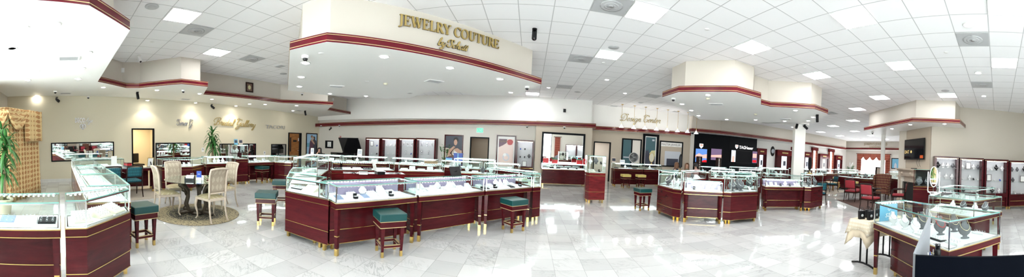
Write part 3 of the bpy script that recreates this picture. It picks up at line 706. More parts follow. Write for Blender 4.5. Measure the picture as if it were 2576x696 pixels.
# ================================================================ SHOWCASES
def vec2(p): return Vector((p[0], p[1]))
def back_quad(a, b, depth):
    """rectangle behind the front edge a->b, seen from the camera side"""
    a, b = vec2(a), vec2(b); d = (b-a).normalized(); n = Vector((d.y, -d.x))
    if n.dot(-(a+b)/2) < 0: n = -n                # n points to the camera
    return [tuple(a), tuple(b), tuple(b-n*depth), tuple(a-n*depth)]
def ring(mb, poly, z, h, w, mi=0, out=0.0):
    q = offset_poly(poly, out) if out else poly
    for i in range(len(q)):
        p0, p1 = q[i], q[(i+1)%len(q)]
        mb.bar((*p0, z), (*p1, z), w, h, mi)
    return mb
PANE = .007
POLY = {}
TALL = {}
def case(label, poly, zt=1.0, zw=.75, zb=.09, style='full', fronts=(0,), led=(0,), dots=True, group='glass jewellery showcases', cat='display case',
         woodm='wood', feet=True, shelf=None, recess=.22, name='display_case', metal='chrome', deckm='deck', back=None, backm='purple', simple=False, trimm='brass', legs=None):
    n = len(poly); c = sum((vec2(p) for p in poly), Vector((0,0)))/n
    t = thing(name, label, cat, (c.x, c.y, 0), group=group)
    ins = offset_poly(poly, -.03)
    wb = MB()
    if style == 'full':
        wb.prism(poly, zb, zw)
        for i in range(n):                                             # raised panels on the faces
            a, b = vec2(poly[i]), vec2(poly[(i+1)%n]); L_ = (b-a).length
        wb.build('body', woodm, t)
        for z in (zb+.006, zb+(zw-zb)*.30, zw-.085, zw-.004): ring(MB(), poly, z, .008, .006, 0, .001).build('brass_line', trimm, t)
        if feet and not simple:
            q = offset_poly(poly, -.06)
            for p in q: MB().box(p[0]-.022, p[0]+.022, p[1]-.022, p[1]+.022, 0, zb).build('foot', 'brass', t)
        elif feet:
            q = offset_poly(poly, -.06); m = MB()
            for p in q[:2]: MB().box(p[0]-.022, p[0]+.022, p[1]-.022, p[1]+.022, 0, zb).build('foot', 'brass', t)
            MB().prism(offset_poly(poly, -.12), 0, zb).build('plinth', 'black', t)
    else:
        # writing-desk front: apron over a set-back cabinet, tapered legs with brass shoes
        MB().prism(poly, zw-.085, zw).build('apron', woodm, t)
        body = list(map(vec2, poly))
        mv = [Vector((0,0)) for _ in poly]
        for e in range(n):
            if e in fronts or (legs == 'all'):
                a, b = body[e], body[(e+1)%n]; d = (b-a).normalized(); nn = Vector((d.y, -d.x))
                if nn.dot((a+b)/2-c) < 0: nn = -nn
                for k in (e, (e+1)%n): mv[k] -= nn*recess
        bq = [tuple(p+m) for p, m in zip(body, mv)]
        bq = [tuple(c+(vec2(p)-c)*.985) for p in bq]
        MB().prism(bq, zb, zw-.085).build('body', woodm, t)
        for z in (zw-.080, zw-.004): ring(MB(), poly, z, .008, .006, 0, .001).build('brass_line', trimm, t)
        for z in (zb+.006, zb+(zw-zb)*.33): ring(MB(), bq, z, .008, .006, 0, .001).build('brass_line', trimm, t)
        q = offset_poly(poly, -.045)
        lp = []
        for e in (range(n) if legs == 'all' else fronts): lp += [q[e], q[(e+1)%n]]
        # second, inner pair beside each end leg
        if legs != 'all':
            for e in fronts:
                a, b = vec2(q[e]), vec2(q[(e+1)%n]); d = (b-a).normalized()
        done = []
        for p in lp:
            if any(hypot(p[0]-r[0], p[1]-r[1]) < .05 for r in done): continue
            done.append(p); s0, s1 = .034, .023
            sq = lambda s: [(p[0]-s,p[1]-s),(p[0]+s,p[1]-s),(p[0]+s,p[1]+s),(p[0]-s,p[1]+s)]
            g_ = MB(); g_.prism(sq(s1), .10, zw-.086, 0, sq(s0)); g_.prism(sq(s1+.001), 0, .10, 1); g_.prism(sq(s1+.004), .27, .285, 1)
            g_.build('leg', [woodm, 'brass'], t)
        if feet:
            for p in offset_poly(bq, -.07): MB().box(p[0]-.02, p[0]+.02, p[1]-.02, p[1]+.02, 0, zb).build('foot', 'brass', t)
    # the vitrine
    zd = zw+.004
    MB().prism(ins, zw+.0005, zd+.012).build('deck', deckm, t)
    gl = offset_poly(poly, -.008)
    for i in range(n):
        a, b = vec2(gl[i]), vec2(gl[(i+1)%n]); d = (b-a)
        if d.length < .06: continue
        nn = Vector((d.y, -d.x)).normalized()
        if nn.dot((a+b)/2-c) < 0: nn = -nn
        d.normalize(); a2, b2 = a+d*.008, b-d*.008
        MB().prism([tuple(a2), tuple(b2), tuple(b2-nn*PANE), tuple(a2-nn*PANE)], zw, zt-.012).build('glass_pane', 'glass', t)
    gt = MB(); gt.prism(gl, zt-.011, zt-.001); gt.m = [0, 0] + [1]*n
    gt.build('glass_top', ['glass', 'glassedge'], t)
    fr = MB()
    ring(fr, poly, zw+.008, .016, .014, 0, -.007)
    ring(fr, poly, zt-.018, .014, .012, 0, -.009)
    for p in offset_poly(poly, -.010): fr.bar((*p, zw), (*p, zt-.012), .015, .015)
    fr.build('frame', metal, t)
    if shelf:
        for z in (shelf if isinstance(shelf, (list, tuple)) else [shelf]):
            MB().prism(offset_poly(poly, -.03), z, z+.008).build('glass_shelf', 'glass', t)
    if back is not None:
        a, b = vec2(ins[back]), vec2(ins[(back+1)%n]); d = (b-a).normalized(); nn = Vector((d.y,-d.x))
        if nn.dot((a+b)/2-c) < 0: nn = -nn
        MB().prism([tuple(a-nn*.004), tuple(b-nn*.004), tuple(b-nn*.010), tuple(a-nn*.010)], zw+.02, zt-.02).build('back_panel', backm, t)
    for e in led:
        a, b = vec2(offset_poly(poly, -.045)[e]), vec2(offset_poly(poly, -.045)[(e+1)%n]); L_ = (b-a).length
        if L_ < .1: continue
        d = (b-a)/L_; lm = MB()
        lm.bar((*a, zt-.017), (*b, zt-.017), .022, .008, 0)
        if dots:
            k = max(2, int(L_/.055))
            for i in range(k):
                p = a + d*(L_*(i+.5)/k)
                lm.cbox((p.x, p.y, zt-.026), (.016, .016, .010), 1, atan2(d.y, d.x))
        else: lm.bar((*(a+d*.02), zt-.024), (*(b-d*.02), zt-.024), .014, .006, 1)
        lm.build('led_strip', ['chrome', 'led'], t)
    POLY[t.name] = offset_poly(poly, -.035); TALL[t.name] = zt-zw > .40 and not shelf
    t['deck'] = zd+.012
    return t

# ---------------------------------------------------------------- what lies inside
def ring_mesh():
    m = MB(); m.tube([(.0095*cos(a), 0, .011+.0095*sin(a)) for a in [i*2*pi/10 for i in range(10)]], .0017, 5, 0, closed=True)
    m.ball((0,0,.0225), .0042, 6, 1); return m
RING = None
def tray(loc, rz, label, w=.24, d=.17, rows=3, cols=5, m='tray', pad='tray', tilt=.22, detail=True, group='jewellery trays', ringm='silver'):
    """slanted pad with rings stuck in rows"""
    global RING
    t = thing('ring_tray', label, 'jewellery tray', loc, rz, group)
    h0, h1 = .012, .012+d*sin(tilt)
    MB().add([(-w/2,-d/2,0),(w/2,-d/2,0),(w/2,d/2,0),(-w/2,d/2,0),(-w/2,-d/2,h0),(w/2,-d/2,h0),(w/2,d/2,h1),(-w/2,d/2,h1)],
        [(0,3,2,1),(4,5,6,7),(0,1,5,4),(1,2,6,5),(2,3,7,6),(3,0,4,7)]).build('tray_base', m, t, False)
    e = .012; k = lambda y: h0+(y+d/2)/d*(h1-h0)
    MB().add([(-w/2+e,-d/2+e,k(-d/2+e)+.001),(w/2-e,-d/2+e,k(-d/2+e)+.001),(w/2-e,d/2-e,k(d/2-e)+.001),(-w/2+e,d/2-e,k(d/2-e)+.001),
              (-w/2+e,-d/2+e,k(-d/2+e)+.005),(w/2-e,-d/2+e,k(-d/2+e)+.005),(w/2-e,d/2-e,k(d/2-e)+.005),(-w/2+e,d/2-e,k(d/2-e)+.005)],
        [(0,3,2,1),(4,5,6,7),(0,1,5,4),(1,2,6,5),(2,3,7,6),(3,0,4,7)]).build('pad', pad, t, False)
    if detail:
        if RING is None:
            RING = ring_mesh().build('ring', [ringm, 'silver'], t, False); r0 = RING; first = True
        else: first = False
        for i in range(rows):
            for j in range(cols):
                x = -w/2+.03+(w-.06)*j/max(1,cols-1); y = -d/2+.03+(d-.06)*i/max(1,rows-1)
                o = RING if first else RING.copy()
                if not first: COL.objects.link(o)
                first = False
                o.parent = t; o.location = (x, y, k(y)+.003); o.rotation_euler = (0, 0, random.uniform(-.3,.3))
    else:
        s = MB()
        for i in range(rows):
            for j in range(cols):
                x = -w/2+.03+(w-.06)*j/max(1,cols-1); y = -d/2+.03+(d-.06)*i/max(1,rows-1)
                s.add([(x-.008,y-.004,k(y)+.004),(x+.008,y-.004,k(y)+.004),(x,y+.005,k(y)+.004),(x,y,k(y)+.026)], [(0,1,3),(1,2,3),(2,0,3),(0,2,1)])
        o = s.build('ring_set', ringm, t, False); o['kind'] = 'stuff'
    return t
def bust(loc, rz, label, h=.22, m='bustgray', chain='silver', group='necklace busts', bead=False):
    """neck-and-shoulder display stand with a necklace"""
    t = thing('necklace_bust', label, 'necklace bust', loc, rz, group)
    s = h/.22
    prof = [(.055,0),(.055,.008),(.03,.014),(.028,.03),(.06,.05),(.085,.085),(.088,.115),(.062,.145),(.036,.165),(.030,.195),(.032,.215),(.0,.218)]
    b = MB().lathe([(r*s, z*s) for r, z in prof], (0,0,0), 18, 0, 1.0, .52)
    # lean the front
    b.v = [(x, y+z*.18, z) for x, y, z in b.v]
    b.build('body', m, t, False)
    pts = []
    for i in range(19):
        a = -2.5+5.0*i/18; w = .052*s*sin(a)*1.1; z = (.150-.060*cos(a)*.9 + (.02 if abs(a) > 2 else 0))*s
        pts.append((w, -.052*s*cos(a)*.9 + z*.18 - .012*s, z))
    if bead:
        k = MB()
        for p in pts: k.ball(p, .0065*s, 6)
        k.tube(pts, .002*s, 4)
        k.build('necklace', chain, t, False)
    else: MB().tube(pts, .0036*s, 6).build('necklace', chain, t, False)
    return t
def jewel_box(loc, rz, label, m='trayblack', group='small jewellery boxes'):
    t = thing('jewellery_box', label, 'jewellery box', loc, rz, group)
    MB().box(-.03,.03,-.03,.03,0,.035).build('box', m, t, False, bevel=.003)
    l = MB(); l.box(-.03,.03,.026,.036,.036,.075); l.build('lid', m, t, False)
    MB().box(-.022,.022,-.022,.018,.0345,.039).build('cushion', 'tray', t, False); return t
def ramp(loc, rz, label, m='tray', chain='silver', group='bracelet ramps'):
    """curved bracelet stand"""
    t = thing('bracelet_stand', label, 'bracelet stand', loc, rz, group)
    rows = [[(x, -.07+.14*u, .004+.105*sin(u*pi/2)) for x in (-.035, .035)] for u in [i/8 for i in range(9)]]
    MB().sheet(rows).build('curved_pad', m, t, False, solid=.006)
    MB().box(-.035,.035,-.07,.075,0,.006).build('base', m, t, False)
    for x in (-.015, .015): MB().tube([(x, -.066+.13*u, .010+.104*sin(u*pi/2)) for u in [i/10 for i in range(1,10)]], .004, 6).build('bracelet', chain, t, False)
    return t
HALF = {'tray':(0,.085),'cream':(0,.095),'blue':(0,.09),'black':(0,.085),'stand':(0,.08),'wbust':(.07,.05),'gbust':(.085,.06),'pbust':(.085,.06),'cbust':(.08,.055),'box':(.035,.04),'ramp':(.04,.08)}
def inside(p, poly):
    r = False; n = len(poly)
    for i in range(n):
        (x1, y1), (x2, y2) = poly[i], poly[(i+1)%n]
        if (y1 > p[1]) != (y2 > p[1]) and p[0] < (x2-x1)*(p[1]-y1)/(y2-y1)+x1: r = not r
    return r
TAKEN = {}
def free(t, z, p, hw, hd, r):
    """whether the outline keeps clear of what already stands on this level of the case"""
    def cs(p, hw, hd, r): return [(p[0]+cos(r)*a*hw-sin(r)*b*hd, p[1]+sin(r)*a*hw+cos(r)*b*hd) for a, b in ((-1,-1),(1,-1),(1,1),(-1,1))]
    A = cs(p, hw+.004, hd+.004, r); lst = TAKEN.setdefault((t.name, round(z, 2)), [])
    for q, w2, d2, r2 in lst:
        B = cs(q, w2, d2, r2); apart = False
        for ang in (r, r+pi/2, r2, r2+pi/2):
            u = (cos(ang), sin(ang)); pa = [c[0]*u[0]+c[1]*u[1] for c in A]; pb = [c[0]*u[0]+c[1]*u[1] for c in B]
            if max(pa) < min(pb) or max(pb) < min(pa): apart = True; break
        if not apart: return False
    lst.append((tuple(p), hw, hd, r)); return True
def settle(t, p, hw, hd, r):
    """pull a display towards the middle of its case until its outline is inside the glass"""
    poly = POLY.get(t.name); p = vec2(p)
    if not poly: return p
    c = sum((vec2(q) for q in poly), Vector((0,0)))/len(poly)
    for k in range(26):
        cs = [(p.x+cos(r)*a*hw-sin(r)*b*hd, p.y+sin(r)*a*hw+cos(r)*b*hd) for a in (-1,0,1) for b in (-1,0,1)]
        if all(inside(q, poly) for q in cs): return p
        p = p.lerp(c, .06)
    return None
def fill(t, a, b, back, kinds, where, n, z=None, rz=None, jitter=.02, detail=True, start=0):
    """set N displays along the line a->b, BACK metres behind it; labels count from a's end"""
    a, b = vec2(a), vec2(b); d = (b-a); L_ = d.length; d.normalize(); nn = Vector((d.y,-d.x))
    if nn.dot(-(a+b)/2) < 0: nn = -nn
    z = t['deck']+.001 if z is None else z
    for i in range(n):
        p = a + d*(L_*(i+.5)/n) - nn*(back+random.uniform(-jitter, jitter))
        r = atan2(d.y, d.x) if rz is None else rz
        if nn.dot(Vector((sin(r), -cos(r)))) < 0: r += pi
        r += random.uniform(-.06,.06)
        kd = kinds[i % len(kinds)]; o = ORD[i+start]
        w = min(.30, L_/n*.82)
        hw, hd = HALF[kd]; hw = hw or (w*.4 if kd == 'stand' else w/2)
        bh = 1.4 if kd[1:] == 'bust' and TALL.get(t.name) else 1.0; hw *= bh; hd *= bh
        p = settle(t, p, hw, hd, r)
        if p is None or not free(t, z, p, hw, hd, r): continue
        loc = (p.x, p.y, z)
        if kd == 'tray': tray(loc, r, 'white ring tray, %s along %s' % (o, where), w, .17, 3, max(3,int(w/.045)), detail=detail)
        elif kd == 'cream': tray(loc, r, 'cream slanted ring tray, %s along %s' % (o, where), w, .19, 4, max(3,int(w/.04)), 'traycream', 'traycream', .35, detail)
        elif kd == 'blue': tray(loc, r, 'white tray with blue pad, %s along %s' % (o, where), w, .18, 3, max(3,int(w/.05)), 'tray', 'trayblue', .2, detail)
        elif kd == 'black': tray(loc, r, 'black velvet tray, %s along %s' % (o, where), w, .17, 3, max(3,int(w/.05)), 'trayblack', 'trayblack', .12, detail)
        elif kd == 'stand': tray(loc, r, 'tall white slanted tray, %s along %s' % (o, where), w*.8, .16, 4, 4, 'tray', 'tray', .75, detail)
        elif kd == 'wbust': bust(loc, r, 'white necklace bust, %s along %s' % (o, where), .17*bh, 'tray', 'silver')
        elif kd == 'gbust': bust(loc, r, 'grey necklace bust, %s along %s' % (o, where), .21*bh, 'bustgray', 'silver')
        elif kd == 'pbust': bust(loc, r, 'grey bust with pearls, %s along %s' % (o, where), .21*bh, 'bustgray', 'pearl', bead=True)
        elif kd == 'cbust': bust(loc, r, 'grey bust with coral beads, %s along %s' % (o, where), .19, 'bustgray', 'coral', bead=True)
        elif kd == 'box': jewel_box(loc, r, 'small black ring box, %s along %s' % (o, where))
        elif kd == 'ramp': ramp(loc, r, 'white curved bracelet stand, %s along %s' % (o, where))

# ---- nearest showcases, by the drapes
LA = [(-2.88,-.03),(-2.88,-1.15),(-3.42,-1.15),(-3.42,-.03)]
t = case('long glass showcase cut by the photo edge, beside the cream pot', LA, 1.02, .75, style='desk', fronts=(0,), led=(0,2), back=None)
fill(t, LA[0], LA[1], .24, ['black','tray','blue','tray','blue'], 'the showcase at the photo edge', 5)
LB = [(-2.91,.02),(-2.90,.23),(-3.44,.79),(-3.70,.80),(-3.34,.02)]
t = case('angled corner showcase with cream ring trays, beside the first green stool', LB, 1.03, .75, led=(3,))
for i, (x, y, rz) in enumerate([(-3.13,.20,1.7),(-3.28,.42,2.2),(-3.45,.60,2.35)]):
    tray((x, y, t['deck']+.001), rz, 'cream pad of rings in the angled corner showcase, %s from the drapes' % ORD[i], .20, .20, 5, 5, 'traycream', 'traycream', .38)
LC = [[(-4.02,.33),(-5.40,.31),(-5.38,.98),(-3.98,.93)], [(-5.44,.31),(-7.30,.31),(-7.28,.98),(-5.42,.98)], [(-7.34,.31),(-9.35,.31),(-9.33,1.0),(-7.32,.98)]]
for i, q in enumerate(LC):
    t = case('%s long showcase of the run receding to the khaki wall' % ORD[i], q, 1.0, .75, fronts=(0,), led=(0,3), dots=i == 0)
    L_ = abs(q[1][0]-q[0][0])
    for r_, (dy, kd) in enumerate(((.18,'tray'),(.45,'tray'))):
        for k in range(5 if i == 0 else 4):
            tray((q[0][0]-.15-(L_-.3)*(k+.5)/(5 if i == 0 else 4), .31+dy, t['deck']+.001), pi/2*0+pi, 'white tray in the %s receding showcase, %s row, %s back' % (ORD[i], 'outer' if r_ == 0 else 'inner', ORD[k]), .195, .2, 4, 5, 'tray', 'tray', .15, i == 0)
LE = [(-9.40,.31),(-10.0,.31),(-10.0,2.0),(-9.40,2.0)]
t = case('showcase crossing the end of the receding run, under the long mirror', LE, 1.0, .75, fronts=(3,), led=(3,), dots=False, simple=True)
fill(t, LE[0], LE[3], .3, ['tray'], 'the crossing showcase under the long mirror', 4, detail=False)

# ---- bridal counters along the khaki wall
b1 = [(-9.25,3.05),(-8.62,3.02),(-8.36,3.92),(-8.92,4.62),(-9.35,4.30)]
t = case('angled bridal showcase with pearl arcs, beside the gilt certificate', b1, 1.0, .75, fronts=(1,), led=(1,2))
fill(t, b1[1], b1[2], .22, ['black','ramp','ramp','ramp','ramp','ramp'], 'the angled bridal showcase', 6, detail=False)
b2 = back_quad((-9.0,4.75), (-8.82,5.82), .62)
t = case('bridal showcase with the yellow stool under it', b2, 1.0, .75, style='desk', fronts=(0,), led=(0,2), recess=.28)
fill(t, b2[0], b2[1], .25, ['wbust','tray','wbust','wbust'], 'the bridal showcase over the yellow stool', 7, detail=False)
b3 = back_quad((-8.80,5.87), (-8.72,6.30), .5)
t = case('tall tower showcase with two cards on top, among the bridal counters', b3, 1.42, .90, led=(0,), shelf=(1.12,), simple=False)
fill(t, b3[0], b3[1], .25, ['tray','tray'], 'the deck of the tower showcase', 2, detail=False)
fill(t, b3[0], b3[1], .25, ['wbust','box'], 'the shelf of the tower showcase', 2, z=1.129, detail=False)
b4 = back_quad((-8.76,6.34), (-8.58,7.40), .6)
t = case('bridal showcase over the far green stool', b4, 1.0, .75, style='desk', fronts=(0,), led=(0,2), recess=.3)
fill(t, b4[0], b4[1], .25, ['stand','tray'], 'the bridal showcase over the far green stool', 6, detail=False)
b5 = [(-9.12,7.56),(-8.56,7.44),(-8.36,7.47),(-8.14,7.56),(-7.95,7.72),(-7.85,7.95),(-8.4,8.5)]
t = case('bow-fronted bridal showcase beyond the far green stool', b5, 1.0, .75, fronts=(1,), led=(1,2,3))
fill(t, b5[1], b5[4], .28, ['tray'], 'the bow-fronted bridal showcase', 4, detail=False)

# ---- the big island in the middle
_p, _q = vec2(G(845,512,.75)), vec2(G(1049,495,.75)); _d = (_q-_p).normalized(); _n = Vector((-_d.y, _d.x)); _n = _n if _n.dot(_p) > 0 else -_n
_c1, _c2 = _p+_n*.22-_d*.025, _p+_n*.62-_d*.025
iL = [(-3.60,3.38),(-2.86,3.36),tuple(_c1),tuple(_c2),(-3.16,3.93),(-4.10,3.93)]
t = case('five-sided end showcase of the big island, beside the green stools', iL, 1.0, .76, fronts=(0,), led=(0,3))
for i, (x, y, rz, kd) in enumerate([(-3.58,3.70,-.0,0),(-3.27,3.63,.1,1)]):
    tray((x, y, t['deck']+.001), rz, ['black tray in the end showcase of the big island','cream slanted tray in the end showcase of the big island','white tray in the end showcase of the big island, at its corner'][i], [.24,.25,.13][i], [.2,.2,.10][i], [4,4,3][i], 6, ['trayblack','traycream','tray'][i], ['tray','traycream','traycream'][i], [.1,.4,.2][i])
f1 = back_quad(G(845,512,.75), G(1049,495,.75), .56)
f2 = back_quad(G(1055,494.5,.75), G(1218,480.5,.75), .56)
f3 = back_quad(G(1223,480,.75), G(1338,471.5,.75), .56)
for q, lb, ks, w, n_ in [(f1,'island showcase behind the front green stool',['blue','tray','box','blue','tray','stand','box','tray','blue'],'the front island showcase',9),
                  (f2,'middle island showcase between the two front green stools',['tray','tray','stand','tray','wbust'],'the middle island showcase',9),
                  (f3,'island showcase over the second green stool',['black','tray','box','wbust','tray'],'the island showcase over the second stool',9)]:
    t = case(lb, q, 1.0, .75, style='desk', fronts=(0,), led=(0,2), recess=.24, back=2)
    fill(t, q[0], q[1], .17, ks, w, n_, jitter=.01)
    fill(t, q[0], q[1], .39, ['tray','stand','tray','wbust'], 'the rear line of '+w[4:], 8, jitter=.01)
e0 = vec2(f3[1]); e1 = vec2(G(1360,470,.75))
iR = [tuple(e0+Vector((.03,.01))), tuple(e1), (e1.x+.02, e1.y+.55), (e0.x-.25, e0.y+.62)]
t = case('narrow end showcase of the big island facing the marble aisle', iR, 1.0, .75, fronts=(0,), led=(0,))
fill(t, iR[0], iR[1], .2, ['cream'], 'the narrow island end showcase', 2)
ls1 = [(-4.16,3.98),(-4.85,4.75),(-4.42,5.12),(-3.68,4.28)]
t = case('island side showcase behind the five-sided end', ls1, 1.0, .76, fronts=(0,), led=(0,2), dots=False)
fill(t, ls1[0], ls1[1], .25, ['cream','tray'], 'the island side showcase', 4, detail=False)
ls2 = [(-4.90,4.82),(-5.80,6.45),(-5.35,6.70),(-4.46,5.18)]
t = case('taller island side showcase further back', ls2, 1.22, .76, fronts=(0,), led=(0,), dots=False, shelf=.98)
fill(t, ls2[0], ls2[1], .25, ['wbust','tray'], 'the taller island side showcase', 5, detail=False)
ru1 = back_quad((-5.35,6.85), (-3.95,8.15), .55)
t = case('rear island showcase behind the laptop', ru1, 1.0, .75, fronts=(0,), led=(0,2), woodm='wood2')
fill(t, ru1[0], ru1[1], .25, ['black','tray','tray'], 'the rear island showcase behind the laptop', 6, detail=False)
ru2 = back_quad((-3.85,8.2), (-2.55,8.75), .55)
t = case('rear island showcase beside the blue box', ru2, 1.0, .75, fronts=(0,), led=(0,2), woodm='wood2')
fill(t, ru2[0], ru2[1], .25, ['tray','stand'], 'the rear island showcase beside the blue box', 5, detail=False)
ru3 = back_quad((-2.3,8.9), (-1.05,8.95), .55)
t = case('taller rear island showcase with a black bust', ru3, 1.2, .75, fronts=(0,), led=(0,2), woodm='wood2', shelf=.98)
fill(t, ru3[0], ru3[1], .25, ['gbust','wbust','tray'], 'the taller rear island showcase', 5, detail=False)
rs1 = [(.30,7.35),(.18,8.0),(-.95,8.85),(-1.2,8.4),(-.25,7.5)]
t = case('island showcase closing the ring toward the ring poster', rs1, 1.0, .75, fronts=(0,), led=(1,3))
fill(t, rs1[3], rs1[4], .25, ['tray','cream'], 'the closing island showcase', 4, detail=False)
# inner back counter with the laptop
ic = back_quad((-4.55,6.35), (-3.25,7.35), .45)
t = thing('service_counter', 'low red mahogany counter inside the big island, under the laptop', 'counter', (*((vec2(ic[0])+vec2(ic[2]))/2), 0))
MB().prism(ic, .06, .74).build('body', 'wood2', t); MB().prism(offset_poly(ic, .012), .74, .765).build('worktop', 'wood2', t)
MB().prism(offset_poly(ic, -.04), 0, .06).build('plinth', 'black', t)

# ---- showcases between the island and the rear wall
bk = [back_quad((-8.6,9.2), (-7.15,9.7), .55), back_quad((-7.05,9.72), (-5.35,10.3), .55), back_quad((-5.2,10.35), (-3.4,10.5), .55), back_quad((-3.2,10.5), (-1.75,10.5), .55), back_quad((-1.6,10.5), (-.35,10.45), .55)]
for i, q in enumerate(bk):
    t = case('%s showcase of the rear row before the piano and shelves' % ORD[i], q, 1.02, .76, fronts=(0,), led=(0,2), dots=True, simple=True)
    fill(t, q[0], q[1], .25, ['tray','wbust','tray','stand'], 'the %s rear row showcase' % ORD[i], 5, detail=False)
# ---- pedestal
pq = [(1.79,9.22),(1.85,8.97),(2.37,9.0),(2.40,9.50),(1.80,9.50)]
t = case('free-standing glass pedestal in the marble aisle', pq, 1.47, .94, .10, fronts=(1,), led=(1,), shelf=(1.20,), cat='pedestal showcase', woodm='wood2')
fill(t, pq[1], pq[2], .25, ['cream','box'], 'the pedestal deck', 2, detail=False)
fill(t, pq[1], pq[2], .25, ['wbust','gbust','box'], 'the pedestal shelf', 3, z=1.209, detail=False)
# ---- cabinet showcase before the mirror
cq = back_quad((.56,12.85), (2.52,12.92), .55)
t = case('cabinet showcase with drawers below the wall mirror', cq, .99, .73, .10, fronts=(0,), led=(0,2), woodm='wood')
A_, B_ = vec2(cq[0]), vec2(cq[1]); d_ = (B_-A_); 
def on_front(u, o): p = A_ + d_*u; return (p.x, p.y-o)
for u0, u1, k in [(.01,.25,3),(.75,.99,3)]:
    for j in range(k):
        z0 = .12+.19*j; p0, p1 = on_front(u0,.0), on_front(u1,.0)
        dr = MB().prism([on_front(u0,.001), on_front(u1,.001), on_front(u1,.016), on_front(u0,.016)], z0, z0+.175).build('drawer', 'wood', t)
        pm = on_front((u0+u1)/2, .026); MB().ball((pm[0], pm[1], z0+.09), .013, 8).build('knob', 'chrome', dr)
        dr.children[0].data.transform(Matrix.Translation(t.matrix_world.translation)); dr.children[0].data.transform(Matrix.Translation(-t.matrix_world.translation))
for u0, u1, uk in [(.26,.497,.46),(.503,.74,.54)]:
    dr = MB().prism([on_front(u0,.001), on_front(u1,.001), on_front(u1,.016), on_front(u0,.016)], .12, .675).build('door', 'wood', t)
    pm = on_front(uk, .026); MB().ball((pm[0], pm[1], .58), .013, 8).build('knob', 'chrome', dr)
fill(t, cq[0], cq[1], .2, ['tray','wbust','tray','tray'], 'the mirror cabinet showcase', 5, detail=False)
# ---- design centre counter
dq1 = back_quad((3.93,13.3), (5.35,13.3), .6); dq2 = back_quad((5.40,13.3), (6.35,13.3), .6)
for q, lb, w in ((dq1,'design centre showcase with two yellow stools under it','the design centre showcase'), (dq2,'design centre showcase below the oval mirror','the second design centre showcase')):
    t = case(lb, q, 1.1, .84, style='desk', fronts=(0,), led=(0,2), recess=.25)
    fill(t, q[0], q[1], .25, ['black','tray','wbust','blue'], w, 6, detail=False)

# ---- the second island, before the watch boutique
j0 = [(3.43,7.40),(3.47,6.56),(3.59,6.36),(3.87,6.78),(4.05,7.42)]
t = case('necklace showcase at the aisle corner of the second island', j0, 1.20, .77, fronts=(0,), led=(0,1))
fill(t, j0[0], j0[1], .22, ['pbust','wbust','wbust'], 'the aisle corner necklace showcase', 3)
j1 = back_quad((3.63,6.28), (4.42,5.78), .52)
t = case('low showcase of the second island between two necklace cases', j1, 1.0, .77, style='desk', fronts=(0,), led=(0,2), recess=.24, back=2)
fill(t, j1[0], j1[1], .2, ['stand','box','ramp','ramp','ramp','ramp'], 'the low showcase of the second island', 6)
j2 = [(4.47,5.80),(4.60,5.67),(5.42,5.60),(5.62,5.85),(5.30,6.30),(4.86,6.22)]
t = case('necklace showcase at the front corner of the second island', j2, 1.21, .77, fronts=(1,), led=(1,))
fill(t, j2[1], j2[2], .18, ['gbust','gbust','ramp'], 'the front corner necklace showcase', 3)
fill(t, (4.95,6.05), (5.5,5.95), .0, ['pbust','gbust'], 'the back row of the front corner necklace showcase', 2)
j3 = [(5.74,6.05),(6.55,6.66),(6.22,7.08),(5.45,6.50)]
t = case('necklace showcase in the notch of the second island', j3, 1.21, .77, fronts=(0,), led=(0,))
fill(t, j3[0], j3[1], .22, ['pbust','gbust'], 'the notch necklace showcase', 3)
j4 = back_quad((6.72,6.60), (7.82,5.93), .52)
t = case('low showcase of the second island beyond the notch', j4, 1.0, .77, style='desk', fronts=(0,), led=(0,2), recess=.24, back=2)
fill(t, j4[0], j4[1], .2, ['ramp','stand','ramp','box','wbust','box'], 'the low showcase beyond the notch', 8)
j5 = [(7.88,5.92),(8.02,5.76),(8.84,5.84),(8.95,6.35),(8.3,6.45)]
t = case('necklace showcase at the far corner of the second island', j5, 1.21, .77, fronts=(1,), led=(1,))
fill(t, j5[1], j5[2], .2, ['gbust','gbust'], 'the far corner necklace showcase', 2)
for i, q in enumerate([[(3.5,7.50),(4.10,7.55),(4.95,8.55),(4.55,8.95)], back_quad((5.05,8.65), (6.5,9.6), .55), back_quad((6.7,9.6), (8.4,8.75), .55), [(8.55,6.6),(9.05,6.55),(9.25,8.2),(8.6,8.5)]]):
    t = case('rear showcase of the second island, %s round from the aisle' % ORD[i], q, 1.08, .77, fronts=(0,), led=(0,2), dots=True, simple=True, woodm='wood2')
    fill(t, q[0], q[1], .27, ['wbust','tray','gbust','stand'], 'the %s rear showcase of the second island' % ORD[i], 4, detail=False)

# ---- showcases at the lit shelves
R1 = [(4.12,1.79),(3.10,.49),(3.90,-.05),(4.72,1.52)]
t = case('large showcase with busts and a blue sale card, before the black counter', R1, 1.06, .75, style='desk', fronts=(0,1), led=(3,), legs='all', recess=.17, metal='chrome', deckm='deck', trimm='gold')
case_R1 = t
for i, (x, y, rz, kd, lb) in enumerate([(3.98,1.50,-.6,'w','white necklace bust beside the blue sale card'), (3.82,1.28,-.7,'w','white round-necked bust second from the sale card'), (3.66,1.08,-.7,'w','white bust in the middle of the sale showcase'),
    (4.18,1.28,-.5,'g','grey bust behind the white ones in the sale showcase'), (3.98,1.02,-.6,'g','grey bust with a long chain in the sale showcase'), (3.72,.72,-.8,'c','grey bust wearing coral beads in the sale showcase'), (3.95,.58,-.9,'g','grey bust beside the coral one in the sale showcase'),
    (3.62,.40,-1.0,'g','grey bust with a gold chain at the corner of the sale showcase'), (4.28,1.02,-.7,'p','grey bust with pearls at the back of the sale showcase')]):
    sh_ = .09 if kd == 'w' else .03
    x += .787*sh_; y -= .617*sh_
    bust((x, y, t['deck']+.001), rz, lb, .23 if kd != 'w' else .19, 'tray' if kd == 'w' else 'bustgray', {'w':'silver','g':'jewel','c':'coral','p':'pearl'}[kd], bead=kd in 'cp')
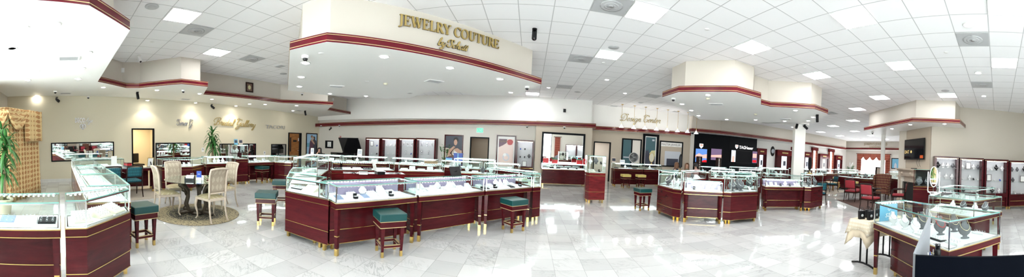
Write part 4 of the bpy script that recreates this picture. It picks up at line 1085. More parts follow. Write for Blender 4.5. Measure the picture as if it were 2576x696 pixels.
for i, (x, y, kd) in enumerate([(3.50,.98,1),(3.36,.76,0),(3.24,.55,1),(3.90,.20,1)]):
    x += .787*.13; y -= .617*.13
    if i > 2: x -= .08; y += .10
    tray((x, y, t['deck']+.001), .906, '%s flat tray on the sale showcase deck, %s from the sale card' % (('black','white')[kd], ORD[i]), .20, .10, 2, 4, ('trayblack','tray')[kd], ('tray','tray')[kd], .08)
R2 = [(5.76,1.35),(5.20,.40),(6.10,-.10),(6.97,1.35)]
t = case('second showcase toward the lit shelves, with white ramps', R2, 1.06, .75, style='desk', fronts=(0,1), led=(1,3), legs='all', recess=.17, trimm='gold')
fill(t, R2[0], R2[1], .2, ['tray','stand','ramp','ramp','ramp'], 'the second showcase toward the shelves', 7)
fill(t, R2[0], R2[1], .6, ['wbust','gbust'], 'the back row of the second showcase toward the shelves', 4)
R3 = [(8.13,1.67),(7.75,.55),(8.75,.05),(9.6,1.44)]
t = case('third showcase, closest to the lit shelves', R3, 1.06, .75, style='desk', fronts=(0,1), led=(1,3), legs='all', recess=.17, trimm='gold')
fill(t, R3[0], R3[1], .3, ['tray','wbust','stand'], 'the third showcase toward the shelves', 5, detail=False)

# ================================================================ SEATING
def bevel_box(mb, x0, x1, y0, y1, z0, z1, mi=0): return mb.box(x0, x1, y0, y1, z0, z1, mi)
def make_stool(cushm):
    t = thing('stool', 'stool', 'stool', group='square counter stools')
    s = .185
    MB().box(-s-.016, s+.016, -s-.016, s+.016, .515, .622).build('cushion', cushm, t, False, bevel=.012)
    MB().box(-s, s, -s, s, .425, .512).build('apron', 'wood', t, False)
    b = MB(); sq = [(-s,-s),(s,-s),(s,s),(-s,s)]; ring(b, sq, .428, .008, .010, 0, .003); b.build('brass_line', 'goldpaint', t, False)
    ring(MB(), sq, .512, .008, .008, 0, .003).build('brass_line', 'goldpaint', t, False)
    for x in (-1, 1):
        for y in (-1, 1):
            q = lambda c, r: [(c*x-r, c*y-r),(c*x+r, c*y-r),(c*x+r, c*y+r),(c*x-r, c*y+r)]
            l = MB(); l.prism(q(.140,.017), .08, .424, 0, q(.145,.028)); l.prism(q(.140,.0185), 0, .08, 1); l.build('leg', ['wood', 'brass'], t, False)
    for a in range(4):
        c = MB(); w = .122
        c.box(-w, w, .128, .152, .135, .165, 0); c.box(-w, w, .126, .154, .165, .170, 1); c.box(-w, w, .126, .154, .130, .135, 1)
        c.xf(Matrix.Rotation(a*pi/2, 4, 'Z')); c.build('stretcher', ['wood', 'goldpaint'], t, False)
    return t
ST, n_st = make_stool('teal'), 0
for loc, rz, lb in [((-1.92,3.84),.79,'green leather stool in front of the big island, closest to the camera'), ((-.26,5.78),.72,'green leather stool at the far end of the big island front'),
    ((-4.40,1.20),.15,'green leather stool beside the angled corner showcase'), ((-4.38,3.62),.73,'green leather stool tight against the side of the five-sided showcase'),
    ((-5.42,4.93),.73,'green leather stool second along the side of the big island'), ((-8.68,6.92),.18,'green leather stool tucked under the bridal showcase'), ((3.22,7.95),.15,'green leather stool at the aisle corner of the second island')]:
    place(ST, n_st, (*loc, 0), rz, lb, 'square counter stools'); n_st += 1
SY, n_sy = make_stool('yellow'), 0
for loc, rz, lb in [((4.38,12.98),0,'yellow topped stool at the design counter beside the pedestal'), ((5.12,12.98),0,'yellow topped stool at the design counter, further from the pedestal'), ((-8.78,5.28),.16,'yellow topped stool under the bridal showcase behind the round table')]:
    place(SY, n_sy, (*loc, 0), rz, lb, 'square counter stools'); n_sy += 1

def cab_leg(x, y, sx, sy, h, m0=0):
    """cabriole leg: knee out, ankle in, small foot"""
    l = MB(); l.tube([(x, y, h), (x+sx*.018, y+sy*.018, h*.80), (x+sx*.022, y+sy*.022, h*.66), (x-sx*.002, y-sy*.002, h*.35), (x-sx*.008, y-sy*.008, h*.14), (x+sx*.012, y+sy*.012, .02), (x+sx*.018, y+sy*.018, 0)],
                     [.028,.030,.026,.017,.014,.017,.021], 8); return l
def make_cream_chair():
    """front is -y"""
    t = thing('dining_chair', 'x', 'chair', group='cream chairs round the glass table')
    W_ = .235
    seat = [(-W_,-.24),(W_,-.24),(.20,.21),(-.20,.21)]
    fr = MB().prism(seat, .40, .455); fr.build('seat_rail', 'ivory', t, False, bevel=.008)
    rows = []
    for j in range(9):
        v = j/8; y = -.245+.45*v; hw = W_*(1-.12*v)+.004
        rows.append([(hw*u, y, .452+.055*(1-abs(u)**3)*(1-abs(2*v-1)**4)) for u in [-1+2*i/10 for i in range(11)]])
    MB().sheet(rows).build('seat_cushion', 'seatfab', t, False)
    for sx in (-1, 1):
        cab_leg(sx*.205, -.215, sx, -1, .41).build('front_leg', 'ivory', t, False)
        MB().tube([(sx*.185,.20,.45),(sx*.185,.205,.28),(sx*.19,.235,.12),(sx*.195,.285,0)], [.021,.019,.017,.018], 8).build('rear_leg', 'ivory', t, False)
    bow = lambda z: .20 + .03*sin((z-.45)*2.2) + max(0, z-.80)**2*1.1
    zt = 1.02
    for sx in (-1, 1):
        MB().tube([(sx*(.19+.012*(i/8)), bow(.44+(zt-.44)*i/8), .44+(zt-.44)*i/8) for i in range(9)], [.020]*8+[.017], 8).build('back_post', 'ivory', t, False)
    MB().tube([(.205*u, bow(zt+.012*(1-u*u)), zt-.004+.018*(1-u*u)) for u in [-1+2*i/12 for i in range(13)]], .020, 8).build('crest_rail', 'ivory', t, False)
    MB().tube([(.19*u, bow(.555), .555) for u in (-1,-.5,0,.5,1)], .015, 8).build('lower_rail', 'ivory', t, False)
    p = MB()
    f = [[(.185*u, bow(z)-.016, z) for u in [-1+2*i/8 for i in range(9)]] for z in [.56+(zt-.57)*k/10 for k in range(11)]]
    p.sheet(f); p.build('back_upholstery', 'creamfab', t, False, solid=.03)
    return t
CC, n_cc = make_cream_chair(), 0
for loc, rz, lb in [((-5.93,2.17),pi-.05,'cream damask chair closest to the receding showcase, seen side on'), ((-5.16,2.84),-pi/2+.10,'cream damask chair in front of the glass table, its back to the aisle'),
    ((-5.98,3.62),.12,'cream damask chair on the bridal counter side, at the end of the table'), ((-6.66,2.68),pi/2-.1,'cream damask chair behind the glass table, facing the aisle')]:
    place(CC, n_cc, (*loc, .021), rz, lb, 'cream chairs round the glass table'); n_cc += 1
# round table
RC = (-5.78, 2.80)
t = thing('round_rug', 'round navy and tan oriental rug under the glass table', 'rug', (*RC, 0))
MB().lathe([(.92,0),(.935,.006),(.92,.012),(0,.012)], n=64).build('pile', 'rug', t, False)
t = thing('glass_table', 'round glass table on three carved bronze legs', 'table', (-5.72, 2.80, .0125))
MB().lathe([(0,.735),(.70,.735),(.715,.741),(.70,.748),(0,.748)], n=56).build('glass_top', 'tabletop', t, False) if False else None
M['smokeglass'] = glass('smoked_glass', (.42,.50,.46), 1.6)
o = MB().lathe([(.0,.735),(.70,.735),(.715,.741),(.70,.748),(.0,.748)], n=56, smooth=False).build('glass_top', 'smokeglass', t, False)
M['bronze'] = mat('antique_bronze', (.075,.060,.042), .38, .35, noise=.5, nscale=30, bump=.4)
for k in range(3):
    a = k*2*pi/3 + .4; ca, sa = cos(a), sin(a)
    l = MB(); pr = [(.16,.05),(.22,.12),(.25,.24),(.21,.38),(.22,.50),(.30,.60),(.36,.66),(.37,.72)]
    l.tube([(r*ca, r*sa, z) for r, z in pr], [.05,.055,.05,.045,.055,.07,.06,.035], 10)
    for rr, zz, q in ((.37,.64,.055),(.27,.14,.05),(.31,.53,.04)):            # scrolls and acanthus bosses
        l.ball((rr*ca, rr*sa, zz), q, 10)
    for j in range(5):
        l.tube([(.25*ca-(.02*(j-2))*sa, .25*sa+(.02*(j-2))*ca, .42+.02*abs(j-2)), (.33*ca-(.045*(j-2))*sa, .33*sa+(.045*(j-2))*ca, .58)], [.022,.010], 6)
    l.build('leg', 'bronze', t, False)
b = MB()
for k in range(3):
    a = k*2*pi/3 + .4; b.tube([(.05*cos(a),.05*sin(a),.06),(.25*cos(a),.25*sin(a),.075),(.42*cos(a),.42*sin(a),.045)], [.05,.05,.035], 8)
b.lathe([(.14,.0),(.16,.03),(.10,.09),(0,.10)], n=18); b.build('base', 'bronze', t, False)
b = MB().lathe([(.40,.700),(.42,.715),(.40,.733),(.34,.733),(.33,.71)][::-1], n=36).build('apron_ring', 'bronze', t, False)
TZ = .0125+.7495
def at_table(x, y): return G(x, y, TZ)
p = at_table(478, 459); t = thing('letter_tray', 'black desk tray with white cards and scissors on the glass table', 'desk tray', (-5.62, 2.58, TZ), .9)
k = MB(); k.box(-.10,.10,-.07,.07,0,.008); k.box(-.10,.10,-.07,-.062,.008,.045); k.box(-.10,-.092,-.062,.062,.008,.07); k.box(.092,.10,-.062,.062,.008,.07); k.box(-.10,.10,.062,.07,.008,.09)
k.build('tray', 'black', t, False); MB().box(-.085,.085,-.02,.01,.008,.085).build('card', 'paper', t, False); MB().box(-.08,.08,.02,.05,.008,.10).build('card', 'paper', t, False)
s = MB(); s.tube([(.03+.016*cos(a), -.005, .125+.022*sin(a)) for a in [i*2*pi/10 for i in range(10)]], .004, 6, closed=True); s.tube([(.065+.016*cos(a), .0, .13+.022*sin(a)) for a in [i*2*pi/10 for i in range(10)]], .004, 6, closed=True)
s.tube([(.045,.0,.108),(.05,.0,.02)], .004, 6); s.build('scissors', 'steel', t, False)
t = thing('brochure_holder', 'blue brochure standing in a clear holder on the glass table', 'brochure holder', (-5.52, 2.74, TZ), .9)
MB().box(-.05,.05,.0,.03,.0,.19).build('brochure', 'bluebag', t, False); MB().box(-.055,.055,-.03,-.004,0,.06).build('card_pocket', 'plastic', t, False); MB().box(.058,.10,.0,.012,.0,.10).build('card', 'paper', t, False)
MB().box(-.022,.022,-.0015,-.0002,.125,.133).build('title', 'paper', t, False)
t = thing('leather_folder', 'dark red leather folder lying on the glass table', 'folder', (-5.42, 3.05, TZ), .5)
MB().box(-.13,.13,-.09,.09,0,.012).build('cover', 'redbag' if False else 'wood2', t, False); MB().box(-.125,.13,-.085,.085,.012,.018).build('sheet', 'paper', t, False); MB().box(-.13,.13,-.09,.09,.018,.022).build('upper_cover', 'wood2', t, False)

def make_arm_chair(fab, framem, name, wide=.27, hb=.90, open_arm=True):
    """front is -y"""
    t = thing(name, 'x', 'chair')
    MB().box(-wide+.02, wide-.02, -.25, .22, .40, .475).build('seat_cushion', fab, t, False, bevel=.025)
    f = MB(); ring(f, [(-wide,-.26),(wide,-.26),(wide,.24),(-wide,.24)], .385, .05, .035); f.build('seat_rail', framem, t, False)
    for sx in (-1, 1):
        MB().tube([(sx*(wide-.01),-.245,.645 if False else .64),(sx*(wide-.005),-.25,.42),(sx*(wide-.012),-.245,.2),(sx*(wide-.015),-.25,0)], [.017,.021,.018,.014], 8).build('front_leg', framem, t, False)
        MB().tube([(sx*(wide-.02),.24,.42),(sx*(wide-.02),.25,.2),(sx*(wide-.02),.31,0)], [.02,.018,.014], 8).build('rear_leg', framem, t, False)
        MB().tube([(sx*(wide-.02),.235,.40),(sx*(wide-.02),.26,.62),(sx*(wide-.03),.315,hb)], [.021,.019,.017], 8).build('back_post', framem, t, False)
        MB().tube([(sx*(wide-.015),.265,.66),(sx*(wide+.01),.08,.665),(sx*(wide+.005),-.15,.655),(sx*(wide-.01),-.265,.635)], [.016,.020,.021,.017], 8).build('arm', framem, t, False)
    MB().tube([((wide-.03)*u, .315+.012*(1-u*u), hb+.012*(1-u*u)) for u in (-1,-.5,0,.5,1)], .021, 8).build('crest_rail', framem, t, False)
    MB().tube([((wide-.03)*u, .262, .56) for u in (-1,0,1)], .014, 8).build('lower_rail', framem, t, False)
    p = [[((wide-.05)*u, .256+(z-.575)*.155, z) for u in [-1+i/3 for i in range(7)]] for z in [.575+(hb-.60)*k/6 for k in range(7)]]
    MB().sheet(p).build('back_upholstery', fab, t, False, solid=.045)
    return t
TC, n_tc = make_arm_chair('tealfab', 'darkwood', 'armchair', .25, .86), 0
for loc, rz, lb in [((-8.22,1.96),-pi/2+.08,'teal velvet armchair at the dark desk, beside the doorway side'), ((-8.16,1.37),-pi/2-.0,'teal velvet armchair at the dark desk, half hidden by the receding showcase'),
    ((9.55,6.55),pi-.4,'dark teal armchair partly behind the far corner of the second island'), ((14.1,8.75),-2.0,'dark teal armchair facing the pine coffee table')]:
    o = place(TC, n_tc, (*loc, 0), rz, lb, 'teal armchairs'); n_tc += 1
RCH, n_rc = make_arm_chair('red', 'darkwood', 'red_armchair', .27, .92), 0
for loc, rz, lb in [((11.42,6.02),pi/2+.1,'red armchair on the far side of the seating rug, facing the fireplace'), ((9.58,4.32),pi/2-.15,'red armchair with its back to the camera at the rug edge'),
    ((11.35,3.88),pi+.25,'red armchair beside the fireplace, facing away from it'), ((12.1,6.25),-.2,'red armchair half hidden behind the wing chair table')]:
    o = place(RCH, n_rc, (*loc, .017), rz, lb, 'red armchairs by the fireplace'); n_rc += 1
# wing chair
t = thing('wing_chair', 'tall brocade wing chair by the fireplace', 'armchair', (13.0, 5.35, .012), -pi/2+.55-.4)
rows = [[((.36+.05*k-.06*max(0,k-.75))*u, .28+.20*k-.10*abs(u)**3*k, .42+.72*k+.03*(1-u*u)*k) for u in [-1+i/5 for i in range(11)]] for k in [j/8 for j in range(9)]]
MB().sheet(rows).build('back', 'redgold', t, False, solid=.10)
MB().box(-.32,.32,-.32,.27,.28,.46).build('seat', 'redgold', t, False, bevel=.03)
for sx in (-1, 1):
    MB().box(sx*.36-.045, sx*.36+.045, -.30,.28,.24,.64).build('arm', 'redgold', t, False, bevel=.04)
    MB().sheet([[(sx*.36, .28-.30*k*(1-.2*j), .62+.5*k*0+.48*j) for k in (0,.5,1)] for j in (0,.35,.7,1)]).build('wing', 'redgold', t, False, solid=.07)
    for y in (-.27,.28): MB().tube([(sx*.31,y,.28),(sx*.31,y,.0)], [.03,.018], 8).build('leg', 'darkwood', t, False)
t = thing('lamp_table', 'small round black table amid the red armchairs', 'table', (11.55, 5.05, .012))
MB().lathe([(0,.60),(.30,.60),(.31,.61),(.30,.625),(0,.625)], n=32).build('top', 'darkwood', t, False)
MB().lathe([(.17,0),(.16,.03),(.06,.06),(.045,.30),(.07,.52),(.16,.60)], n=24).build('pedestal', 'darkwood', t, False)
t = thing('patterned_rug', 'dark persian rug under the red armchairs', 'rug', (11.4, 5.0, 0))
MB().prism([(11.35,6.75),(9.10,4.0),(10.6,3.1),(12.6,5.6)], 0.0005, .011).build('pile', 'rug2', t)
t = thing('patterned_rug', 'pale rose patterned rug under the pine coffee table', 'rug', (14.6, 9.2, 0))
MB().prism([(12.6,9.9),(12.4,8.3),(15.6,8.2),(15.5,10.1)], 0.0005, .011).build('pile', 'rug3', t)
t = thing('patterned_rug', 'beige patterned rug under the teal desk chairs', 'rug', (-8.2, 2.0, 0))
MB().prism([(-7.55,1.2),(-7.75,2.75),(-9.3,2.9),(-9.3,1.05)], 0.0005, .011).build('pile', 'rug3', t)
for o in COL.objects:
    if o.get('label', '').startswith('teal velvet armchair'): o.location.z = .017
    if o.get('label', '') == 'dark teal armchair facing the pine coffee table': o.location.z = .017
M['pine'] = wood('pine', (.36,.20,.075), (.55,.33,.14), .4, 1, .2)
t = thing('coffee_table', 'low pine coffee table with scrolled legs, on the pale rug', 'table', (15.2, 9.5, .032), .2)
MB().box(-.55,.55,-.4,.4,.38,.44).build('top', 'pine', t, False, bevel=.015)
for sx in (-1,1):
    for sy in (-1,1): MB().tube([(sx*.45,sy*.32,.38),(sx*.52,sy*.36,.28),(sx*.52,sy*.37,.16),(sx*.44,sy*.31,.06),(sx*.46,sy*.32,.0)], [.06,.07,.055,.04,.05], 8).build('leg', 'pine', t, False)
# ---------------------------------------------------------------- dark desk with its things
t = thing('desk', 'dark red desk with a stone-grey top, before the office doorway', 'desk', (-9.0, 1.95, 0))
dk = [(-8.72,1.08),(-8.70,2.82),(-9.33,2.92),(-9.33,1.08)]
MB().prism(dk, .735, .765).build('top', 'smoketop' if False else 'steel', t)
for p in offset_poly(dk, -.06): MB().prism([(p[0]-.03,p[1]-.03),(p[0]+.03,p[1]-.03),(p[0]+.03,p[1]+.03),(p[0]-.03,p[1]+.03)], .08, .66).build('leg', 'wood', t)
for p in offset_poly(dk, -.06): MB().prism([(p[0]-.032,p[1]-.032),(p[0]+.032,p[1]-.032),(p[0]+.032,p[1]+.032),(p[0]-.032,p[1]+.032)], .012, .08).build('foot', 'brass', t)
a = MB()
for z0, z1 in ((.66,.735),): a.prism(offset_poly(dk, -.015), z0, z1)
a.build('apron', 'wood', t); MB().prism([(-9.05,1.25),(-9.05,2.7),(-9.30,2.75),(-9.30,1.25)], .14, .66).build('modesty_panel', 'wood', t)
t = thing('certificate', 'gilt framed certificate standing on the dark desk', 'framed certificate', (-8.82, 2.68, .766), -1.2)
q = MB(); q.box(-.12,.12,0,.015,0,.016); q.box(-.12,.12,0,.015,.274,.29); q.box(-.12,-.104,0,.015,.016,.274); q.box(.104,.12,0,.015,.016,.274); q.xf(Matrix.Rotation(-.18,4,'X')); q.build('frame','gold',t,False)
q = MB(); q.box(-.104,.104,.004,.012,.016,.274); q.xf(Matrix.Rotation(-.18,4,'X')); q.build('sheet','paper',t,False)
q = MB(); q.bar((0,.03,.18),(0,.11,.0),.03,.006); q.build('easel','black',t,False)
t = thing('jewellery_box', 'maroon box on a black stand on the dark desk', 'box', (-9.1, 2.05, .766), .2)
MB().box(-.14,.14,-.09,.09,0,.04).build('stand','black',t,False); MB().box(-.12,.12,-.08,.08,.04,.10).build('box','redbag',t,False); MB().box(-.125,.125,-.085,.085,.10,.125).build('lid','wood2',t,False)
t = thing('desk_card', 'tall white price card standing on the dark desk', 'card', (-9.15, 1.62, .766), pi/2)
MB().box(-.09,.09,-.005,.005,0,.34).build('card','paper',t,False); MB().box(-.09,.09,-.05,.05,0,.006).build('foot','plastic',t,False)
ln = MB()
for i in range(7): ln.box(-.06,.06-.02*(i%3),.0052,.006,.08+.03*i,.09+.03*i)
ln.build('printed_line','grey',t,False)

# ================================================================ PLANTS AND DRAPES
def leaf_blade(mb, base, yaw, L_, w, rise, droop, n=7):
    """long arching strap leaf, folded along its midrib"""
    ca, sa = cos(yaw), sin(yaw); rows = []
    for i in range(n+1):
        u = i/n; r = L_*(u-.12*u*u); z = rise*u*1.4 - droop*u*u*1.6
        ww = w*(sin(pi*min(1,.06+u*.94)))**.8*(1 if u < .99 else .1)
        c = (base[0]+ca*r, base[1]+sa*r, base[2]+z)
        rows.append([(c[0]-sa*ww, c[1]+ca*ww, c[2]+.25*ww), c, (c[0]+sa*ww, c[1]-ca*ww, c[2]+.25*ww)])
    mb.sheet(rows)
def corn_plant(loc, label, canes, crowns, pot=True, sc=1.0):
    t = thing('corn_plant', label, 'potted plant', loc)
    if pot:
        MB().lathe([(0,.0),(.16,0),(.20,.30),(.225,.31),(.225,.35),(.20,.35),(.195,.31),(0,.30)], n=28).build('pot', 'pot', t, False)
        MB().lathe([(.19,.311),(0,.318)], n=20).build('soil', 'soil', t, False)
    for p in canes:
        MB().tube(p, [.040,.036,.034,.030][:len(p)], 9).build('cane', 'cane', t, False)
    for c, n, L_ in crowns:
        m = MB()
        for i in range(n):
            a = i*2.4+random.uniform(-.2,.2); u = i/n
            leaf_blade(m, (c[0], c[1], c[2]-.14+.20*u), a, L_*(1.05-.40*u)*random.uniform(.85,1.1), .040, .10+.34*u, .34-.16*u)
        m.build('foliage', 'leaf', t, False, solid=.002)
    return t
corn_plant((-6.55,-1.33,0), 'corn plant in a cream pot before the gold drapes', [[(.03,.0,.3),(.05,.03,.7),(.03,.06,1.05)], [(-.04,.03,.3),(-.10,.0,.62),(-.12,-.04,.98)], [(0,-.04,.3),(-.02,-.08,.66),(.02,-.12,1.25)]],
    [((.03,.06,1.05),20,.42), ((-.12,-.04,.98),18,.40), ((.02,-.12,1.28),22,.44), ((.06,.12,1.55),22,.44), ((-.05,.05,1.42),18,.42), ((.02,.02,1.85),16,.40)])
corn_plant((-10.05,5.55,0), 'corn plant rising behind the bridal counter', [[(0,0,.3),(.01,.02,.8),(0,.0,1.45)], [(.05,.03,.3),(.07,.02,.8),(.08,.06,1.25)]],
    [((0,0,1.50),26,.48), ((.08,.06,1.28),20,.44), ((.0,.02,1.80),18,.40)])
def drape(mb, P0, P1, z0, z1, folds, amp, flare=0.0, n=None, mi=0):
    """hanging cloth between two plan points with deep vertical folds"""
    n = n or folds*8; P0, P1 = vec2(P0), vec2(P1); d = (P1-P0); nn = Vector((-d.y, d.x)).normalized()
    rows = []
    for k in range(9):
        z = z0+(z1-z0)*k/8; a = amp*(1+flare*(1-k/8)); r = []
        for i in range(n+1):
            u = i/n; ph = u*folds*2*pi
            o = a*(sin(ph)+.35*sin(2*ph+.7)+.15*sin(ph*.37+z))
            p = P0+d*u+nn*o; r.append((p.x, p.y, z))
        rows.append(r)
    mb.sheet(rows, mi)
# the draped booth near the entry: a frame hung with brocade, a swag over its top
cA, cB, cC = (-7.95,-2.0), (-7.75,-1.42), (-9.35,-.72)
t = thing('drapery', 'gold brocade drapes with a swag, behind the corn plant', 'drapes', (-8.2,-1.3,0))
m = MB(); drape(m, (-7.6,-2.0), (-7.62,-1.50), .01, 2.42, 3, .045, .4); m.build('side_panel', 'drape', t, solid=.006)
m = MB(); drape(m, (-7.62,-1.48), (-8.35,-1.10), .01, 2.42, 5, .05, .5); m.build('front_panel', 'drape', t, solid=.006)
m = MB(); drape(m, (-8.40,-1.08), (-9.2,-.74), .01, 2.45, 5, .045, .5); m.build('corner_panel', 'drape', t, solid=.006)
m = MB()
def swag(m, A, B, z, depth, drop, out, n=18, rows=9):
    """scalloped swag between two points"""
    A, B = Vector((*A,0)), Vector((*B,0)); d = B-A; nn = Vector((d.y,-d.x,0)).normalized()
    if nn.dot(-(A+B)/2) < 0: nn = -nn
    R = []
    for k in range(rows):
        v = k/(rows-1); r = []
        for i in range(n+1):
            u = i/n; sag = drop*v*4*u*(1-u)+depth*v*.15
            o = out*(.4+.6*sin(pi*u))*(.55+.45*cos(v*pi*5))*(.3+v)
            r.append((A.x+d.x*u+nn.x*(o+.03), A.y+d.y*u+nn.y*(o+.03), z-sag))
        R.append(r)
    m.sheet(R)
swag(m, (-7.50,-2.05), (-7.62,-1.33), 2.47, .3, .62, .10); m.build('swag', 'drape', t, solid=.008)
m = MB(); swag(m, (-7.55,-1.40), (-8.35,-.98), 2.47, .3, .50, .12); m.build('swag', 'drape', t, solid=.008)
m = MB(); drape(m, (-8.25,-.98), (-9.15,-.62), 1.62, 2.50, 4, .05, -.2); m.build('jabot', 'drape', t, solid=.008)
m = MB(); m.tube([(-7.5,-2.05,2.49),(-7.6,-1.38,2.49)], .03, 8); m.tube([(-7.6,-1.38,2.49),(-9.25,-.68,2.49)], .03, 8); m.build('rail', 'drape', t)

# ================================================================ LETTERING
def crom(pts, k=6):
    pts = [Vector((*p, 0)) for p in pts]
    if len(pts) < 3: return pts
    q = [pts[0]*2-pts[1]] + pts + [pts[-1]*2-pts[-2]]; out = []
    for i in range(1, len(q)-2):
        for j in range(k):
            t = j/k; a, b, c, d = q[i-1:i+3]
            out.append(.5*((2*b)+(c-a)*t+(2*a-5*b+4*c-d)*t*t+(3*b-a-3*c+d)*t**3))
    return out + [pts[-1]]
SCRIPT = {
 'a': (1.15, [[(.9,.8),(.55,1),(.15,.7),(.1,.25),(.4,0),(.75,.3),(.92,.9)],[(.92,.95),(.85,.3),(.98,.02),(1.2,.2)]]),
 'b': (.95, [[(0,.2),(.35,1.2),(.45,2),(.25,2.1),(.15,1.6),(.12,.4),(.35,0),(.75,.2),(.8,.7),(.55,.95),(.25,.7)]]),
 'c': (.9, [[(.85,.8),(.55,1),(.15,.65),(.15,.2),(.45,0),(.95,.3)]]),
 'd': (1.2, [[(.9,.8),(.55,1),(.15,.7),(.1,.25),(.4,0),(.75,.3),(.95,1)],[(1.05,2.1),(.94,1),(.88,.25),(1.02,.02),(1.25,.2)]]),
 'e': (.9, [[(.1,.45),(.6,.55),(.8,.8),(.55,1),(.2,.75),(.12,.3),(.4,0),(.95,.3)]]),
 'g': (1.15, [[(.9,.8),(.55,1),(.15,.7),(.1,.25),(.4,0),(.75,.3),(.92,.9)],[(.95,.95),(.85,0),(.7,-.8),(.35,-1),(.2,-.7),(.6,-.2),(1.2,.25)]]),
 'h': (1.0, [[(0,.2),(.4,1.3),(.5,2),(.3,2.1),(.2,1.4),(.12,0)],[(.14,.5),(.45,.95),(.72,.85),(.7,.3),(.8,.02),(1.05,.2)]]),
 'i': (.55, [[(0,.3),(.3,1),(.22,.25),(.35,0),(.6,.2)],[(.40,1.42),(.46,1.56)]]),
 'l': (.58, [[(0,.2),(.4,1.2),(.5,2),(.32,2.1),(.2,1.4),(.18,.3),(.35,0),(.6,.2)]]),
 'm': (1.25, [[(0,.3),(.2,1),(.12,0)],[(.14,.6),(.45,1),(.6,.8),(.52,0)],[(.55,.6),(.85,1),(1,.8),(.95,.2),(1.05,0),(1.25,.2)]]),
 'n': (.95, [[(0,.3),(.2,1),(.12,0)],[(.14,.5),(.5,1),(.68,.85),(.62,.2),(.72,0),(.95,.2)]]),
 'o': (.95, [[(.5,1),(.12,.6),(.15,.15),(.45,0),(.8,.4),(.75,.85),(.5,1),(.62,.85),(1,.95)]]),
 'r': (.8, [[(0,.3),(.22,1.1),(.3,.95),(.55,1),(.5,.4),(.6,.02),(.85,.2)]]),
 's': (.8, [[(0,.2),(.45,1.05),(.5,.7),(.7,.3),(.4,0),(.15,.15)],[(.55,.06),(.85,.2)]]),
 't': (.58, [[(0,.25),(.3,1),(.38,1.7)],[(.36,1.7),(.2,.3),(.35,0),(.6,.2)],[(.05,1.1),(.6,1.15)]]),
 'y': (.95, [[(0,.5),(.2,1),(.18,.3),(.4,0),(.7,.3),(.85,1)],[(.88,1),(.75,-.1),(.55,-.85),(.25,-1),(.15,-.7),(.5,-.2),(1,.25)]]),
 'B': (1.6, [[(.6,1.95),(.55,1),(.4,.1),(.1,0),(-.1,.3),(.05,.6)],[(-.1,.9),(-.5,1.2),(-.4,1.8),(.1,2.2),(.9,2.3),(1.35,1.95),(1.2,1.45),(.7,1.2),(1.25,1),(1.4,.5),(1,.02),(.5,.1)]]),
 'G': (1.6, [[(1.5,1.75),(1.35,2.15),(.8,2.2),(.3,1.6),(.2,.8),(.5,.5),(1,.7),(1.35,1.2)],[(1.42,1.25),(1.3,.2),(1,-.7),(.5,-.9),(.2,-.5),(.7,-.05),(1.6,.3)],[(.2,1.9),(-.05,2.2),(.3,2.4),(.8,2.2)]]),
 'D': (1.8, [[(.85,2),(.75,1),(.5,.15),(.1,0),(-.1,.15),(.3,.2),(.9,0),(1.5,.4),(1.6,1.2),(1.2,2),(.5,2.25),(-.1,1.8),(-.15,1.1),(.25,.85),(.5,1.3)],[(1.2,2),(1.6,2.2),(1.85,1.9)]]),
 'C': (1.4, [[(1.4,1.7),(1.35,2.1),(.9,2.2),(.3,1.7),(.1,.9),(.4,.1),(.9,0),(1.3,.5),(1.1,.9),(.8,.7)],[(.1,1.5),(-.25,1.9),(0,2.3),(.6,2.3),(1.4,1.9)]]),
 'S': (1.3, [[(1.2,1.65),(1.1,2.1),(.72,2.15),(.5,1.75),(.78,1.2),(1.0,.65),(.7,.08),(.2,0),(-.22,.35),(-.05,.75)],[(-.2,1.2),(-.35,1.7),(.05,2.15),(.45,2.1)]]),
 'A': (1.3, [[(0,0),(.5,1.2),(1,2.3)],[(1,2.3),(1.02,1),(1.15,0)],[(.3,.8),(1.1,.85)]]),
 '.': (.4, [[(.1,.02),(.16,.10)]]), ' ': (.7, [])}
TH, TN = .165, .055
def arc(cx, cy, rx, ry, a0, a1, k=18): return [(cx+rx*cos(a0+(a1-a0)*i/k), cy+ry*sin(a0+(a1-a0)*i/k)) for i in range(k+1)]
def arcw(a0, a1, k=18): return [TN+(TH-TN)*abs(cos(a0+(a1-a0)*i/k))**1.3 for i in range(k+1)]
st = lambda x0, y0, x1, y1, w: ([(x0,y0),(x1,y1)], [w, w])
